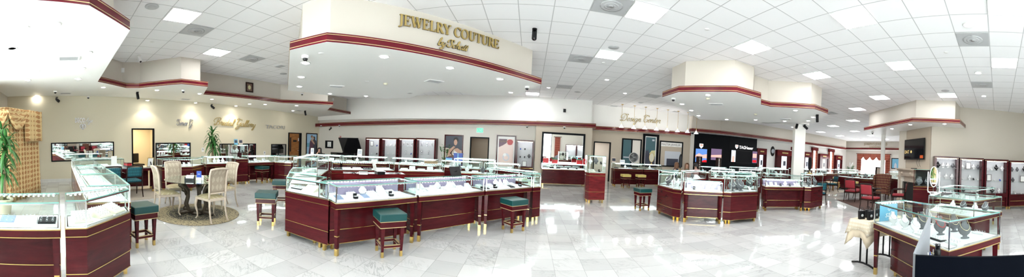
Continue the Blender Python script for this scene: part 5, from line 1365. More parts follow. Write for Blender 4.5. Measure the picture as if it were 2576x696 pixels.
SERIF = {
 'J': (.48, [st(.28,.97,.28,.1,TH), ([(.28,.12),(.24,-.08),(.10,-.17),(.0,-.12)], [TH,.12,.07,.09]), st(.10,.975,.46,.975,.05)]),
 'E': (.80, [st(.19,.03,.19,.97,TH), st(.05,.975,.68,.975,.05), st(.665,.975,.665,.80,.045), st(.2,.52,.50,.52,.05), st(.50,.63,.50,.41,.04), st(.05,.025,.71,.025,.05), st(.70,.03,.72,.24,.045)]),
 'W': (1.18, [st(.10,.97,.37,.02,TH), st(.37,.02,.60,.90,TN), st(.56,.97,.82,.02,TH), st(.82,.02,1.06,.97,TN), st(-.02,.975,.26,.975,.05), st(.93,.975,1.19,.975,.05), st(.44,.975,.70,.975,.05)]),
 'L': (.72, [st(.19,.03,.19,.97,TH), st(.05,.975,.34,.975,.05), st(.05,.025,.66,.025,.05), st(.65,.03,.67,.28,.045)]),
 'R': (.86, [st(.19,.03,.19,.97,TH), st(.05,.975,.34,.975,.05), st(.05,.025,.34,.025,.05), ([(.19,.95),(.45,.955),(.60,.85),(.61,.68),(.50,.53),(.2,.49)], [.05,.07,TH,TH,.08,.05]), st(.40,.5,.76,.03,TH), st(.64,.025,.90,.025,.05)]),
 'Y': (.84, [st(.10,.97,.41,.47,TH), st(.74,.97,.44,.48,TN), st(.42,.5,.42,.03,TH), st(-.04,.975,.26,.975,.05), st(.58,.975,.86,.975,.05), st(.27,.025,.57,.025,.05)]),
 'C': (.86, [(arc(.47,.5,.38,.485,.85,2*pi-.85), arcw(.85,2*pi-.85)), st(.78,.99,.78,.72,.045)]),
 'O': (.98, [(arc(.48,.5,.385,.485,0,2*pi,30), arcw(0,2*pi,30))]),
 'U': (.92, [st(.20,.97,.20,.33,TH), ([(.20,.35),(.24,.12),(.44,.01),(.62,.08),(.72,.3),(.72,.4)], [TH,.13,.07,.055,TN,TN]), st(.72,.38,.72,.97,TN), st(.05,.975,.36,.975,.05), st(.60,.975,.85,.975,.05)]),
 'T': (.84, [st(.41,.03,.41,.97,TH), st(.03,.975,.79,.975,.05), st(.045,.975,.03,.76,.045), st(.775,.975,.79,.76,.045), st(.26,.025,.56,.025,.05)]), ' ': (.42, [])}
def ribbon(mb, pts, ws, O, U, V, N, depth, mi=0):
    """extruded flat stroke: pts in letter space mapped by O + x U + y V, standing DEPTH out along N"""
    n = len(pts); L_, R_ = [], []
    for i in range(n):
        p = Vector((pts[i][0], pts[i][1])); a = Vector(pts[max(i-1,0)][:2]); b = Vector(pts[min(i+1,n-1)][:2])
        d = (b-a)
        if d.length < 1e-7: d = Vector((1,0))
        d.normalize(); m = Vector((-d.y, d.x))*ws[i]/2
        L_.append(p+m); R_.append(p-m)
    P = lambda q, o: O + U*q.x + V*q.y + N*o
    vs = []
    for i in range(n): vs += [P(L_[i],0), P(R_[i],0), P(R_[i],depth), P(L_[i],depth)]
    fs = []
    for i in range(n-1):
        b = 4*i
        fs += [(b+3,b+2,b+6,b+7),(b,b+4,b+5,b+1),(b+2,b+1,b+5,b+6),(b,b+3,b+7,b+4)]
    fs += [(0,1,2,3),(4*n-1,4*n-2,4*n-3,4*n-4)]
    mb.add(vs, fs, mi)
class Face:
    """upright face with a left end, a right-pointing unit vector and an outward normal, as seen by a reader"""
    def __init__(s, w): s.w = w
    def at(s, x, y, out=0.0): q = s.w.px(x, y); return Vector(s.w.pt(q[0], out, q[1]))
    def U(s): return Vector((-s.w.d.x, -s.w.d.y, 0))
    def N(s): return Vector((s.w.n.x, s.w.n.y, 0))
def text_width(font, txt): return sum(font[c][0] for c in txt)
def sign(face, txt, font, x0, y0, x1, label, height, m='gold', depth=.03, shear=0.0, wr=None, out=.03, back=None, y1=None):
    """raised letters; (x0,y0): foot of the first letter, x1: end of the last"""
    a = face.at(x0, y0, out); b = face.at(x1, y0 if y1 is None else y1, out); U = face.U(); N = face.N()
    W_ = (b-a).dot(U); sx = W_/text_width(font, txt); sy = height; slope = (b.z-a.z)/W_ if y1 is not None else 0
    t = thing('wall_sign', label, 'sign', a-N*(out-.001)); cur = 0
    for ch in txt:
        adv, strokes = font[ch]
        if strokes:
            mb = MB()
            for s in strokes:
                O = a + U*(cur*sx) + Vector((0,0,slope*cur*sx)); Uv = U*sx + Vector((0,0,slope*sx)); V = U*(sx*shear) + Vector((0,0,sy))
                if wr is None: ribbon(mb, s[0], s[1], O, Uv, V, N, depth)
                else:
                    p = crom(s); k = len(p); ribbon(mb, p, [wr*(.55+.9*abs(sin(pi*i/max(1,k-1)))) for i in range(k)], O, Uv, V, N, depth)
                if back:                                # dark return behind the face of the letter
                    pp, ww = (s[0], s[1]) if wr is None else (p, [wr*1.3]*k)
                    ribbon(mb, pp, [w*1.12 for w in ww], O-N*.012, Uv, V, N, .010, 1)
            mb.build('letter', [m, back] if back else m, t)
        cur += adv
    # pins that hold the letters off the wall
    pin = MB(); 
    for k in range(2): q = a + U*(W_*(.02+.96*k)) - N*(out-.002) + Vector((0,0,height*.4)); pin.bar(q, q+N*(out-.002), .008)
    return t
def flat_text(txt, O, U, V, size, m, parent, name='lettering', depth=.004, font_shear=0.0, align='LEFT'):
    c = bpy.data.curves.new('lettering', 'FONT'); c.body = txt; c.size = 1.0; c.extrude = 0; c.shear = font_shear; c.align_x = align; c.resolution_u = 2
    o = bpy.data.objects.new('lettering', c); COL.objects.link(o); bpy.context.view_layer.update()
    me = bpy.data.meshes.new_from_object(o.evaluated_get(bpy.context.evaluated_depsgraph_get()))
    bpy.data.objects.remove(o); bpy.data.curves.remove(c)
    N = U.cross(V).normalized(); off = parent.matrix_world.translation
    for v in me.vertices: v.co = O + U*(v.co.x*size) + V*(v.co.y*size) + N*(depth) - off
    me.materials.clear(); me.materials.append(M[m]); me.name = name
    o = bpy.data.objects.new(name, me); COL.objects.link(o); o.parent = parent; return o
Z3 = Vector((0,0,1))
# the two-line sign on the big bulkhead
lipL, lipR = vec2(g(822,105)), vec2(g(1362,212)); dd = (lipR-lipL).normalized(); nn = Vector((dd.y,-dd.x))
BC = Face(Wall(lipR-nn*.22, lipL-nn*.22))
sign(BC, 'JEWELRY COUTURE', SERIF, 1001, 63, 1253, 'large raised gold capitals on the central bulkhead', BC.at(1000,36).z-BC.at(1000,63).z if False else .185, 'gold', .03, 0, None, .022, 'black', 124)
sign(BC, 'by Schatt', SCRIPT, 1099, 113, 1172, 'smaller raised gold script below the gold capitals of the central bulkhead', .068, 'gold', .02, .35, .20, .022, 'black', 129)
FL = Face(WL)
sign(FL, 'Bridal Gallery', SCRIPT, 538, 314, 640, 'large gold script lettering on the khaki wall behind the tall corn plant', .15, 'gold', .025, .35, .11, .02, None, 320)
sign(FL, 'Simon G.', SCRIPT, 444, 314.5, 485, 'silver brush-script name sign on the khaki wall', .115, 'silver', .02, .25, .17, .02, None, 315.5)
FD = Face(Wall((dx1, YD), (xe, YD)))
sign(FD, 'Design Center', SCRIPT, 1560, 303, 1660, 'gold script lettering above the design counter, behind the pendant lamps', .17, 'gold', .025, .3, .10, .02, None, 310)
def plain_sign(face, txt, x0, y0, x1, hgt, m, label, shear=0.0, out=.02, sq=None):
    a = face.at(x0, y0, out); b = face.at(x1, y0, out); U = face.U(); W_ = (b-a).dot(U)
    t = thing('wall_sign', label, 'sign', a-face.N()*(out-.001))
    o = flat_text(txt, a, U, Z3, hgt/.72, m, t, 'lettering', 0, shear)
    xs = [((v.co+t.matrix_world.translation)-a).dot(U) for v in o.data.vertices]; k = W_/max(xs)
    for v in o.data.vertices:
        p = v.co + t.matrix_world.translation - a; u = p.dot(U); v.co += U*(u*(k-1))
    md = o.modifiers.new('solid', 'SOLIDIFY'); md.thickness = .018; md.offset = -1
    return t
t = plain_sign(FL, 'TACORI', 668, 322.5, 716, .19, 'steel', 'thin silver capitals sign on the khaki wall beside the oak door')
t = plain_sign(FL, 'DECO', 188, 308, 214, .185, 'silver', 'art deco name sign with a small scroll emblem on the khaki wall')
a = FL.at(214, 308, .02); U = FL.U(); cur = 0; sx = .085
for ch in 'Age':
    mb = MB()
    for s in SCRIPT[ch][1]:
        p = crom(s); ribbon(mb, p, [.12]*len(p), a+U*cur*sx, U*sx, U*(.25*sx)+Z3*(.085), FL.N(), .02)
    mb.build('letter', 'silver', t); cur += SCRIPT[ch][0]
e = FL.at(208, 318, .02); mb = MB()
for sx_ in (-1, 1):
    p = crom([(.0,-.11),(.10*sx_,-.03),(.09*sx_,.07),(.03*sx_,.09),(.02*sx_,.03),(.05*sx_,.01)]); ribbon(mb, p, [.022]*len(p), e, U, Z3, FL.N(), .02)
ribbon(mb, [(0,-.12),(0,.05)], [.03,.02], e, U, Z3, FL.N(), .02); mb.build('emblem', 'silver', t)

# ================================================================ WALL MIRRORS, DOORS, POSTERS
def wall_panel(w, x0, y0, x1, y1, label, name, cat, m, framem='darkframe', fw=.045, out=.03, group=None, y2=None):
    """framed flat thing hung on a wall; pixels of its upper left and lower right corner"""
    a, b = w.px(x0, y0), w.px(x1, y1); t0, t1 = sorted((a[0], b[0])); z0, z1 = sorted((a[1], b[1]))
    t = thing(name, label, cat, w.pt((t0+t1)/2, .002, z0), group=group)
    for k in range(4):
        q = [(t0, t0+fw, z0, z1), (t1-fw, t1, z0, z1), (t0+fw, t1-fw, z1-fw, z1), (t0+fw, t1-fw, z0, z0+fw)][k]
        w.slab(MB(), *q, .002, out).build('frame', framem, t)
    w.slab(MB(), t0+fw, t1-fw, z0+fw, z1-fw, .002, .012).build('panel' if cat != 'mirror' else 'mirror_glass', m, t)
    t['r'] = [t0+fw, t1-fw, z0+fw, z1-fw]
    return t
wall_panel(WL, 128, 359, 287, 402, 'long black framed mirror on the khaki wall above the receding showcases', 'wall_mirror', 'mirror', 'mirror')
wall_panel(WL, 391, 359, 479, 412, 'black framed mirror behind the angled bridal showcase', 'wall_mirror', 'mirror', 'mirror')
wall_panel(WL, 552, 361, 643, 405, 'black framed mirror behind the tower showcase', 'wall_mirror', 'mirror', 'mirror')
wall_panel(WL, 682, 362, 719, 391, 'small black framed two-pane wall window beside the oak door', 'wall_window', 'window', 'mirror')
q = WL.px(700, 376); q0 = WL.px(700, 363)[1]; q1 = WL.px(700, 390)[1]
o = [x for x in COL.objects if x.get('label','').startswith('small black framed two-pane')][0]
WL.slab(MB(), q[0]-.02, q[0]+.02, q1, q0, .002, .03).build('mullion', 'darkframe', o)
# oak door
a, b = WL.px(725, 338), WL.px(757, 338); t0, t1 = b[0], a[0]; zt_ = 2.02
t = thing('oak_door', 'oak door with a narrow glass slit at the end of the khaki wall', 'door', WL.pt((t0+t1)/2, .02, 0))
WL.slab(MB(), t0+.22, t1-.04, .01, zt_-.04, .003, .045).build('door_leaf', 'oak', t)
for u in ((t0, t0+.05), (t1-.05, t1)): WL.slab(MB(), *u, 0, zt_, .003, .06).build('frame', 'darkframe', t)
WL.slab(MB(), t0+.05, t1-.05, zt_-.05, zt_, .003, .06).build('frame', 'darkframe', t); WL.slab(MB(), t0+.05, t0+.22, .01, zt_-.05, .003, .02).build('gap', 'black', t)
WL.slab(MB(), t1-.20, t1-.10, .95, 1.75, .045, .050).build('glass_slit', 'blackgl', t); WL.slab(MB(), t0+.42, t0+.72, 1.50, 1.60, .045, .052).build('name_plate', 'black', t)
WL.slab(MB(), t0+.235, t0+.29, 1.55, 1.72, .045, .052).build('plate', 'plastic', t)
MB().tube([WL.pt(t0+.27, .05, 1.0), WL.pt(t0+.27, .09, 1.0), WL.pt(t0+.38, .09, 1.0)], .011, 8).build('handle', 'chrome', t)

def poly_on(w, t, name, pts, m, lay):
    """flat printed shape on a panel; pts in 0..1 of the panel (u to the reader's right, v up)"""
    t0, t1, z0, z1 = t['r']; o = .0125+.0006*lay; vs = [w.pt(t1-(t1-t0)*u, o, z0+(z1-z0)*v) for u, v in pts]
    c = [sum(p[i] for p in vs)/len(vs) for i in range(3)]
    mb = MB(); n = len(vs); mb.add([c]+vs, [(0, 1+(i+1)%n, 1+i) for i in range(n)])
    # wind towards the room
    p0, p1, p2 = (Vector(mb.v[i]) for i in mb.f[0])
    if (p1-p0).cross(p2-p0).dot(Vector((w.n.x, w.n.y, 0))) < 0: mb.f = [f[::-1] for f in mb.f]
    return mb.build(name, m, t)
def blob(cx, cy, rx, ry, n=16, a0=0): return [(cx+rx*cos(a0+2*pi*i/n), cy+ry*sin(a0+2*pi*i/n)) for i in range(n)]
M['skyprint'] = mat('printed_sky', (.36,.60,.82), .4); M['printdark'] = mat('printed_dark', (.045,.05,.075), .4); M['printskin'] = mat('printed_skin', (.55,.33,.24), .4)
M['printsea'] = mat('printed_sea', (.16,.42,.60), .4); M['printpink'] = mat('printed_pink', (.78,.62,.56), .4); M['printplum'] = mat('printed_plum', (.13,.055,.09), .4)
M['printgreen'] = mat('printed_dusk', (.05,.12,.14), .4); M['printyellow'] = mat('printed_glow', (.62,.60,.33), .4); M['printsand'] = mat('printed_sand', (.62,.52,.44), .4)
M['printred'] = mat('printed_red', (.45,.03,.035), .4); M['printsilver'] = mat('printed_silver', (.55,.58,.64), .35); M['printbrown'] = mat('printed_brown', (.16,.09,.06), .4)
# poster of a couple by the sea
t = wall_panel(WL, 770, 334, 797, 388, 'backlit style poster of an embracing couple by the sea, beside the oak door', 'poster', 'poster', 'skyprint', 'darkwood', .06)
poly_on(WL, t, 'sea_print', [(0,.35),(1,.35),(1,.55),(0,.55)], 'printsea', 1)
poly_on(WL, t, 'figure_print', [(.55,.0),(1,.0),(1,.4),(.95,.66),(.8,.74),(.62,.7),(.5,.4)], 'printdark', 2); poly_on(WL, t, 'figure_print', blob(.72,.80,.12,.09), 'hairblack', 3); poly_on(WL, t, 'figure_print', blob(.66,.79,.07,.065), 'printskin', 4)
poly_on(WL, t, 'figure_print', [(.2,.0),(.62,.0),(.66,.45),(.58,.66),(.42,.74),(.3,.6),(.28,.4)], 'printplum', 5); poly_on(WL, t, 'figure_print', blob(.5,.87,.11,.07), 'hairbrown', 6); poly_on(WL, t, 'figure_print', blob(.52,.84,.07,.06), 'printskin', 7)
poly_on(WL, t, 'figure_print', [(.38,.70),(.48,.78),(.58,.72),(.8,.52),(.76,.46),(.52,.6)], 'printskin', 8)
# rear wall: certificate, alarm, exit sign, posters
t = wall_panel(WB, 819, 353, 838, 373, 'small black framed certificate on the rear wall left of the piano', 'framed_certificate', 'picture', 'black', 'black', .03)
poly_on(WB, t, 'sheet', [(.25,.15),(.78,.15),(.78,.9),(.25,.9)], 'paper', 1); poly_on(WB, t, 'seal', blob(.5,.3,.09,.07), 'printsilver', 2)
q = WB.px(856, 344); t = thing('fire_alarm', 'small red fire alarm on the rear wall above the piano lid', 'fire alarm', WB.pt(q[0], .002, q[1]))
WB.slab(MB(), q[0]-.06, q[0]+.06, q[1]-.05, q[1]+.05, .002, .04).build('housing', 'redbag', t); WB.slab(MB(), q[0]-.03, q[0]+.03, q[1]-.02, q[1]+.03, .04, .055).build('strobe', 'plastic', t)
q0, q1 = WB.px(1200, 322), WB.px(1215, 333); t = thing('exit_sign', 'green lit EXIT sign above the dark doorway', 'exit sign', WB.pt((q0[0]+q1[0])/2, .002, q1[1]))
WB.slab(MB(), q1[0]-.02, q0[0]+.02, q1[1]-.02, q0[1]+.02, .002, .04).build('housing', 'plastic', t); WB.slab(MB(), q1[0], q0[0], q1[1], q0[1], .04, .044).build('lit_panel', 'exit', t)
hz = q0[1]-q1[1]; flat_text('EXIT', Vector(WB.pt(q0[0]-.02, .046, q1[1]+hz*.2)), Vector((1,0,0)), Z3, hz*.85, 'paper', t, 'lettering', .0)
t = wall_panel(WB, 1119, 338, 1163, 425, 'tall framed poster of a woman resting her chin on her arm', 'poster', 'poster', 'printsand', 'wood', .06)
poly_on(WB, t, 'backdrop_print', [(0,.62),(1,.55),(1,1),(0,1)], 'printdark', 1); poly_on(WB, t, 'dress_print', [(.25,0),(.95,0),(1,.4),(.86,.58),(.6,.55),(.35,.30)], 'paper', 2)
poly_on(WB, t, 'figure_print', [(.56,.60),(.74,.62),(.92,.55),(1,.40),(.86,.22),(.72,.30),(.78,.46),(.60,.52)], 'printskin', 3); poly_on(WB, t, 'figure_print', [(.12,.52),(.50,.68),(.62,.66),(.30,.46),(.52,.30),(.46,.22),(.10,.42)], 'printskin', 4)
poly_on(WB, t, 'figure_print', [(.0,.10),(.62,.20),(.70,.34),(.45,.40),(.02,.30)], 'printbrown', 5); poly_on(WB, t, 'figure_print', blob(.63,.88,.15,.085), 'hairblack', 6); poly_on(WB, t, 'figure_print', blob(.61,.80,.105,.095), 'printskin', 7)
t = wall_panel(WB, 1250, 339, 1295, 428, 'tall framed poster of a diamond ring below fruit', 'poster', 'poster', 'printpink', 'wood', .06)
poly_on(WB, t, 'mount_print', [(0,0),(.07,0),(.07,1),(0,1)], 'paper', 1); poly_on(WB, t, 'mount_print', [(.93,0),(1,0),(1,1),(.93,1)], 'paper', 1); poly_on(WB, t, 'mount_print', [(.07,.92),(.93,.92),(.93,1),(.07,1)], 'paper', 1); poly_on(WB, t, 'mount_print', [(.07,0),(.93,0),(.93,.06),(.07,.06)], 'paper', 1)
poly_on(WB, t, 'fruit_print', [(.07,.92),(.55,.92),(.52,.80),(.30,.72),(.07,.66)], 'printplum', 2); poly_on(WB, t, 'fruit_print', blob(.72,.84,.18,.075), 'printred', 3); poly_on(WB, t, 'fruit_print', blob(.72,.79,.15,.05), 'printred', 4)
for i in range(5): poly_on(WB, t, 'berry_print', blob(.14+.09*i,.86-.025*(i%2),.045,.028), 'printbrown', 5+i)
poly_on(WB, t, 'ring_print', blob(.52,.36,.20,.12), 'printsilver', 3); poly_on(WB, t, 'ring_print', blob(.52,.35,.14,.075), 'printpink', 4); poly_on(WB, t, 'gem_print', blob(.44,.43,.10,.055,6), 'paper', 5); poly_on(WB, t, 'gem_print', blob(.62,.42,.07,.04,6), 'printsilver', 6)
# wall mirror over the cabinet
wall_panel(WM, 1364, 331, 1468, 428, 'large black framed mirror above the drawer cabinet', 'wall_mirror', 'mirror', 'mirror', 'darkframe', .09, .05)
# design centre: window, tall dusk poster, workshop window with its sign
t = wall_panel(WD, 1565, 347, 1611, 420, 'black framed window into the workshop beside the dusk poster', 'wall_window', 'window', 'greige', 'darkframe', .07, .04)
poly_on(WD, t, 'blind', [(0,0),(.46,0),(.46,1),(0,1)], 'printgreen', 1); poly_on(WD, t, 'mullion', [(.46,0),(.54,0),(.54,1),(.46,1)], 'darkframe', 2); poly_on(WD, t, 'shelf', [(.05,.3),(.42,.3),(.42,.34),(.05,.34)], 'printsilver', 3)
t = wall_panel(WD, 1660, 353, 1715, 420, 'workshop window with a white lettered banner along its top', 'wall_window', 'window', 'taupe', 'darkframe', .07, .04)
poly_on(WD, t, 'interior', [(.2,0),(.95,0),(.95,.62),(.2,.62)], 'printsilver', 1); poly_on(WD, t, 'bench', [(.3,.0),(.85,.0),(.85,.3),(.3,.3)], 'printdark', 2); poly_on(WD, t, 'banner', [(0,.82),(1,.82),(1,1),(0,1)], 'paper', 2)
r = t['r']; flat_text('MASTER JEWELER', Vector(WD.pt(r[1]-.05, .015, r[2]+(r[3]-r[2])*.865)), Vector((1,0,0)), Z3, (r[3]-r[2])*.118, 'ink', t, 'lettering', .0)
t = wall_panel(WD, 1618, 336, 1653, 420, 'tall dark framed poster of a rocky peak at dusk, below the gold script', 'poster', 'poster', 'paper', 'darkframe', .12, .09)
r = t['r']
poly_on(WD, t, 'dusk_print', [(.08,.03),(.92,.03),(.92,.97),(.08,.97)], 'printgreen', 1); poly_on(WD, t, 'glow_print', [(.35,.35),(.92,.30),(.92,.52),(.6,.50)], 'printyellow', 2); poly_on(WD, t, 'rock_print', [(.08,.03),(.92,.03),(.92,.22),(.55,.30),(.40,.42),(.30,.55),(.22,.48),(.08,.52)], 'printdark', 3)
poly_on(WD, t, 'logo_print', [(.62,.84),(.82,.84),(.82,.90),(.62,.90)], 'printsilver', 4)
# pendant lamps
for i, (x, yt, yb) in enumerate([(1563,257,320),(1594,261,323),(1622,263,324),(1651,266,327),(1678,269,329),(1704,272,331),(1729,290,333)]):
    Xp, Zp = AY(x, yb, 14.4)
    t = thing('pendant_lamp', 'white glass pendant lamp on a thin brass rod, %s from the mirror wall' % ORD[i], 'pendant lamp', (Xp, 14.4, CEIL-.002), group='pendant lamps over the design counter')
    MB().lathe([(.065,0),(.06,-.018),(.012,-.03),(0,-.03)], n=18).build('canopy', 'brass', t, False)
    h = CEIL-.002-Zp; MB().tube([(0,0,-.02),(0,0,-h+.13)], .007, 6).build('rod', 'brass', t, False)
    MB().lathe([(.018,-h+.14),(.03,-h+.11),(.055,-h+.05),(.085,-h+.02),(.12,-h)], n=22).build('shade', 'pendantglow', t, False, solid=.004) if 'pendantglow' in M else None
    if 'pendantglow' not in M:
        M['pendantglow'] = emission('opal_glow', (1,.97,.92), 3.0)
        MB().lathe([(.018,-h+.14),(.03,-h+.11),(.055,-h+.05),(.085,-h+.02),(.12,-h)], n=22).build('shade', 'pendantglow', t, False, solid=.004)
    MB().ball((0,0,-h+.03), .03, 10).build('bulb', 'lamp', t, False)
Xp, Zp = AY(1751, 336, 13.0)
t = thing('pendant_lamp', 'white glass pendant lamp hanging alone under the island bulkhead rear', 'pendant lamp', (Xp, 13.0, CEIL-.002), group='pendant lamps over the design counter')
h = CEIL-.002-Zp; MB().lathe([(.065,0),(.06,-.018),(.012,-.03),(0,-.03)], n=18).build('canopy', 'brass', t, False); MB().tube([(0,0,-.02),(0,0,-h+.13)], .007, 6).build('rod', 'brass', t, False)
MB().lathe([(.018,-h+.14),(.03,-h+.11),(.055,-h+.05),(.085,-h+.02),(.12,-h)], n=22).build('shade', 'pendantglow', t, False, solid=.004); MB().ball((0,0,-h+.03), .03, 10).build('bulb', 'lamp', t, False)
# small framed picture high on the khaki side bulkhead, motion sensors
WBK = Wall((-9.76, 9.0), (-9.74, 4.7))
t = wall_panel(WBK, 618, 206, 636, 233, 'small dark framed icon picture on the bulkhead above the gold script', 'framed_picture', 'picture', 'printbrown', 'darkwood', .05)
poly_on(WBK, t, 'print', blob(.5,.5,.28,.3), 'printyellow', 1)

# ================================================================ LIT WALL CABINETS
def wall_cabinet(w, xl, xr, y_top, y_bot, label, depth, shelves, stock, base=None, group='lit display cabinets', glow=True):
    """open fronted cabinet against wall W (w is its front plane); pixels of its left, right, top and floor of its glazed part"""
    a, b = w.px(xl, y_top), w.px(xr, y_top); t1, t0 = a[0], b[0]; z1 = (a[1]+b[1])/2; z0 = (w.px(xl, y_bot)[1]+w.px(xr, y_bot)[1])/2
    t = thing('wall_cabinet', label, 'display cabinet', w.pt((t0+t1)/2, -depth/2, 0), group=group)
    S = lambda m, *q, n='side', mi=0: w.slab(MB(), *q).build(n, m, t)
    S('wood', t0, t0+.045, z0, z1-.07, -depth, 0, n='side_post'); S('wood', t1-.045, t1, z0, z1-.07, -depth, 0, n='side_post')
    S('wood', t0, t0+.075, z0, z1-.07, 0, .010, n='face_post'); S('wood', t1-.075, t1, z0, z1-.07, 0, .010, n='face_post')
    S('wood', t0-.004, t1+.004, z1-.07, z1, -depth, .012, n='cornice'); S('wood', t0, t1, z0-.05, z0, -depth, .006, n='bottom_board')
    S('deck', t0+.045, t1-.045, z0, z1-.07, -depth+.001, -depth+.02, n='back_panel')
    S('goldpaint', t0, t1, z1-.066, z1-.056, .012, .015, n='brass_line')
    zs = [z0+(z1-.07-z0)*f for f in shelves]
    for z in zs: S('glass', t0+.05, t1-.05, z, z+.009, -depth+.025, -.01, n='glass_shelf')
    lm = MB(); w.slab(lm, t0+.06, t1-.06, z1-.084, z1-.071, -.055, -.03, 0); k = max(3, int((t1-t0)/.07))
    for i in range(k): u = t0+.07+(t1-t0-.14)*i/(k-1); w.slab(lm, u-.012, u+.012, z1-.096, z1-.084, -.055, -.035, 1)
    lm.build('led_strip', ['chrome', 'led'], t)
    if base:
        if base == 'legs':
            S('wood', t0+.02, t1-.02, .09, z0-.05, -depth, -.10, n='base_body'); S('wood', t0, t1, z0-.16, z0-.05, -depth, 0, n='apron')
            for z in (.10, .30): S('brass', t0+.02, t1-.02, z, z+.012, -.10, -.094, n='brass_line')
            for u in (t0, t1-.06):
                q = MB(); w.slab(q, u, u+.06, .10, z0-.16, -.07, -.01, 0); w.slab(q, u+.006, u+.054, 0, .10, -.066, -.014, 1); q.build('leg', ['wood', 'brass'], t)
            for u in (t0+.1, t1-.14): S('brass', u, u+.04, 0, .09, -depth+.05, -depth+.09, n='foot')
        else:
            S('wood', t0, t1, .0, z0-.05, -depth, -.01, n='base_body'); S('brass', t0, t1, z0-.075, z0-.063, -.01, -.005, n='brass_line')
    k = 0
    for z, row in zip([z0+.001]+[q+.0095 for q in zs], stock):
        for u, kd in row:
            p = w.pt(t1-.07-(t1-t0-.14)*u, -depth*.5, z); r = w.ang()+pi; lv = ORD[k]; k += 1
            if w.n.dot(Vector((sin(r), -cos(r)))) < 0: r += pi
            wh = 'on display, %s item of the %s' % (lv, t['label'].replace('lit ', '').replace(',', ''))
            wh = ' '.join(wh.split()[:13])
            if kd == 'w': bust(p, r, 'white bust '+wh, .20, 'tray', 'silver')
            elif kd == 'k': bust(p, r, 'black bust '+wh, .24, 'trayblack', 'pearl')
            elif kd == 'g': bust(p, r, 'grey bust '+wh, .19, 'bustgray', 'silver')
            elif kd == 'r': ramp(p, r, 'bracelet stand '+wh)
            elif kd == 'b': jewel_box(p, r, 'small box '+wh, 'trayblack')
            elif kd == 'x': jewel_box(p, r, 'white box '+wh, 'tray')
            elif kd == 'o': jewel_box(p, r, 'coloured box '+wh, 'bluebag')
            elif kd == 'f':
                f = thing('picture_frame', 'framed card '+wh, 'frame', p, r, 'framed cards in the cabinets')
                for q in ((-.10,-.085,0,.26),(.085,.10,0,.26),(-.085,.085,0,.015),(-.085,.085,.245,.26)): MB().box(q[0],q[1],-.008,.008,q[2],q[3]).build('frame', 'darkwood', f, False)
                MB().box(-.085,.085,-.003,.003,.015,.245).build('sheet', 'paper', f, False)
            elif kd == 's':                                           # crystal figure
                f = thing('crystal_figure', 'slender crystal figure '+wh, 'figurine', p, r, 'crystal figures')
                m = MB().lathe([(.035,0),(.035,.02),(.012,.03),(.02,.08),(.03,.12),(.014,.16),(.018,.19),(.0,.21)], n=12); m.build('body', 'silver', f, False)
                MB().tube([(-.05,0,.17),(0,0,.13),(.05,0,.20)], .007, 6).build('arm', 'silver', f, False)
    return t
def shifted(w, d):
    n = w.n; return Wall(tuple(w.A+n*d), tuple(w.B+n*d))
WRc = shifted(WR, .45)
for i, (xl, xr, st_) in enumerate([(2352,2412,[[(.15,'g'),(.5,'b'),(.8,'x')],[(.2,'w'),(.55,'w'),(.85,'w')],[(.12,'k'),(.38,'w'),(.62,'w'),(.88,'g')]]),
    (2415,2475,[[(.2,'g'),(.6,'x')],[(.15,'x'),(.5,'w'),(.68,'b'),(.88,'x')],[(.12,'w'),(.40,'f'),(.68,'w'),(.90,'g')]]),
    (2478,2537,[[(.4,'k'),(.75,'w')],[(.22,'f'),(.5,'x'),(.78,'o')],[(.12,'r'),(.32,'r'),(.58,'k'),(.88,'w')]]),
    (2540,2600,[[(.3,'r'),(.6,'x')],[(.2,'g'),(.65,'f')],[(.15,'g'),(.4,'g'),(.75,'k')]])]):
    a = WRc.px(xl, 394)
    wall_cabinet(WRc, xl, xr, 393+5*i*.75, 482+i*2, 'lit mahogany cabinet of necklaces, %s from the fireplace' % ORD[i], .42, (.37,.70), st_, 'legs')
WBc = shifted(WB, .36)
for i, (xl, xr, st_) in enumerate([(920,957,[[(.3,'x'),(.7,'f')],[(.3,'x'),(.7,'b')],[(.3,'f'),(.7,'o')]]), (960,1000,[[(.5,'x')],[(.3,'x'),(.7,'x')],[(.2,'r'),(.5,'r'),(.8,'r')]]),
    (1003,1044,[[(.3,'s'),(.7,'s')],[(.35,'s'),(.75,'o')],[(.2,'s'),(.5,'s'),(.8,'s')]]), (1047,1097,[[(.3,'s'),(.7,'x')],[(.2,'s'),(.6,'s')],[(.2,'s'),(.5,'s'),(.8,'s')]]) ]):
    wall_cabinet(WBc, xl, xr, 346+.4*i, 410, 'lit cabinet on the rear wall, %s from the piano' % ORD[i], .34, (.36,.70), st_, 'plain')
wall_cabinet(WBc, 1299, 1344, 352, 419, 'lit cabinet between the ring poster and the mirror wall', .34, (.34,.66), [[(.2,'x'),(.5,'f'),(.8,'x')],[(.2,'b'),(.5,'b'),(.8,'g')],[(.2,'o'),(.5,'b'),(.8,'x')]], 'plain')

# ================================================================ FIREPLACE
WF = Wall((11.40, 2.66), (12.76, 4.09)); WF = Wall((12.76, 4.09), (11.40, 2.66)) if WF.n.x > 0 else WF
fz1 = WF.px(2300, 412)[1]; 
L0, R0 = sorted((WF.px(2264, 430)[0], WF.px(2336, 430)[0]))
structure(WF.slab(MB(), 0, WF.len, 0, 3.33, -1.2, 0).build('wall_chimney', 'taupe'))
structure(MB().prism([(12.772,4.10),(12.95,4.50),(13.6,4.3),(13.4,3.7)], 0, 3.3).build('wall_chimney_return', 'cream'))
t = thing('fireplace', 'carved limestone fireplace below the television', 'fireplace', WF.pt((L0+R0)/2, .1, 0))
mz = 1.50; w_ = R0-L0
for u0 in (L0+.06, R0-.26):
    WF.slab(MB(), u0, u0+.20, 0, mz-.32, .002, .12).build('pilaster', 'stone', t); WF.slab(MB(), u0-.02, u0+.22, 0, .14, .002, .15).build('plinth', 'stone', t); WF.slab(MB(), u0-.02, u0+.22, mz-.40, mz-.32, .002, .15).build('capital', 'stone', t)
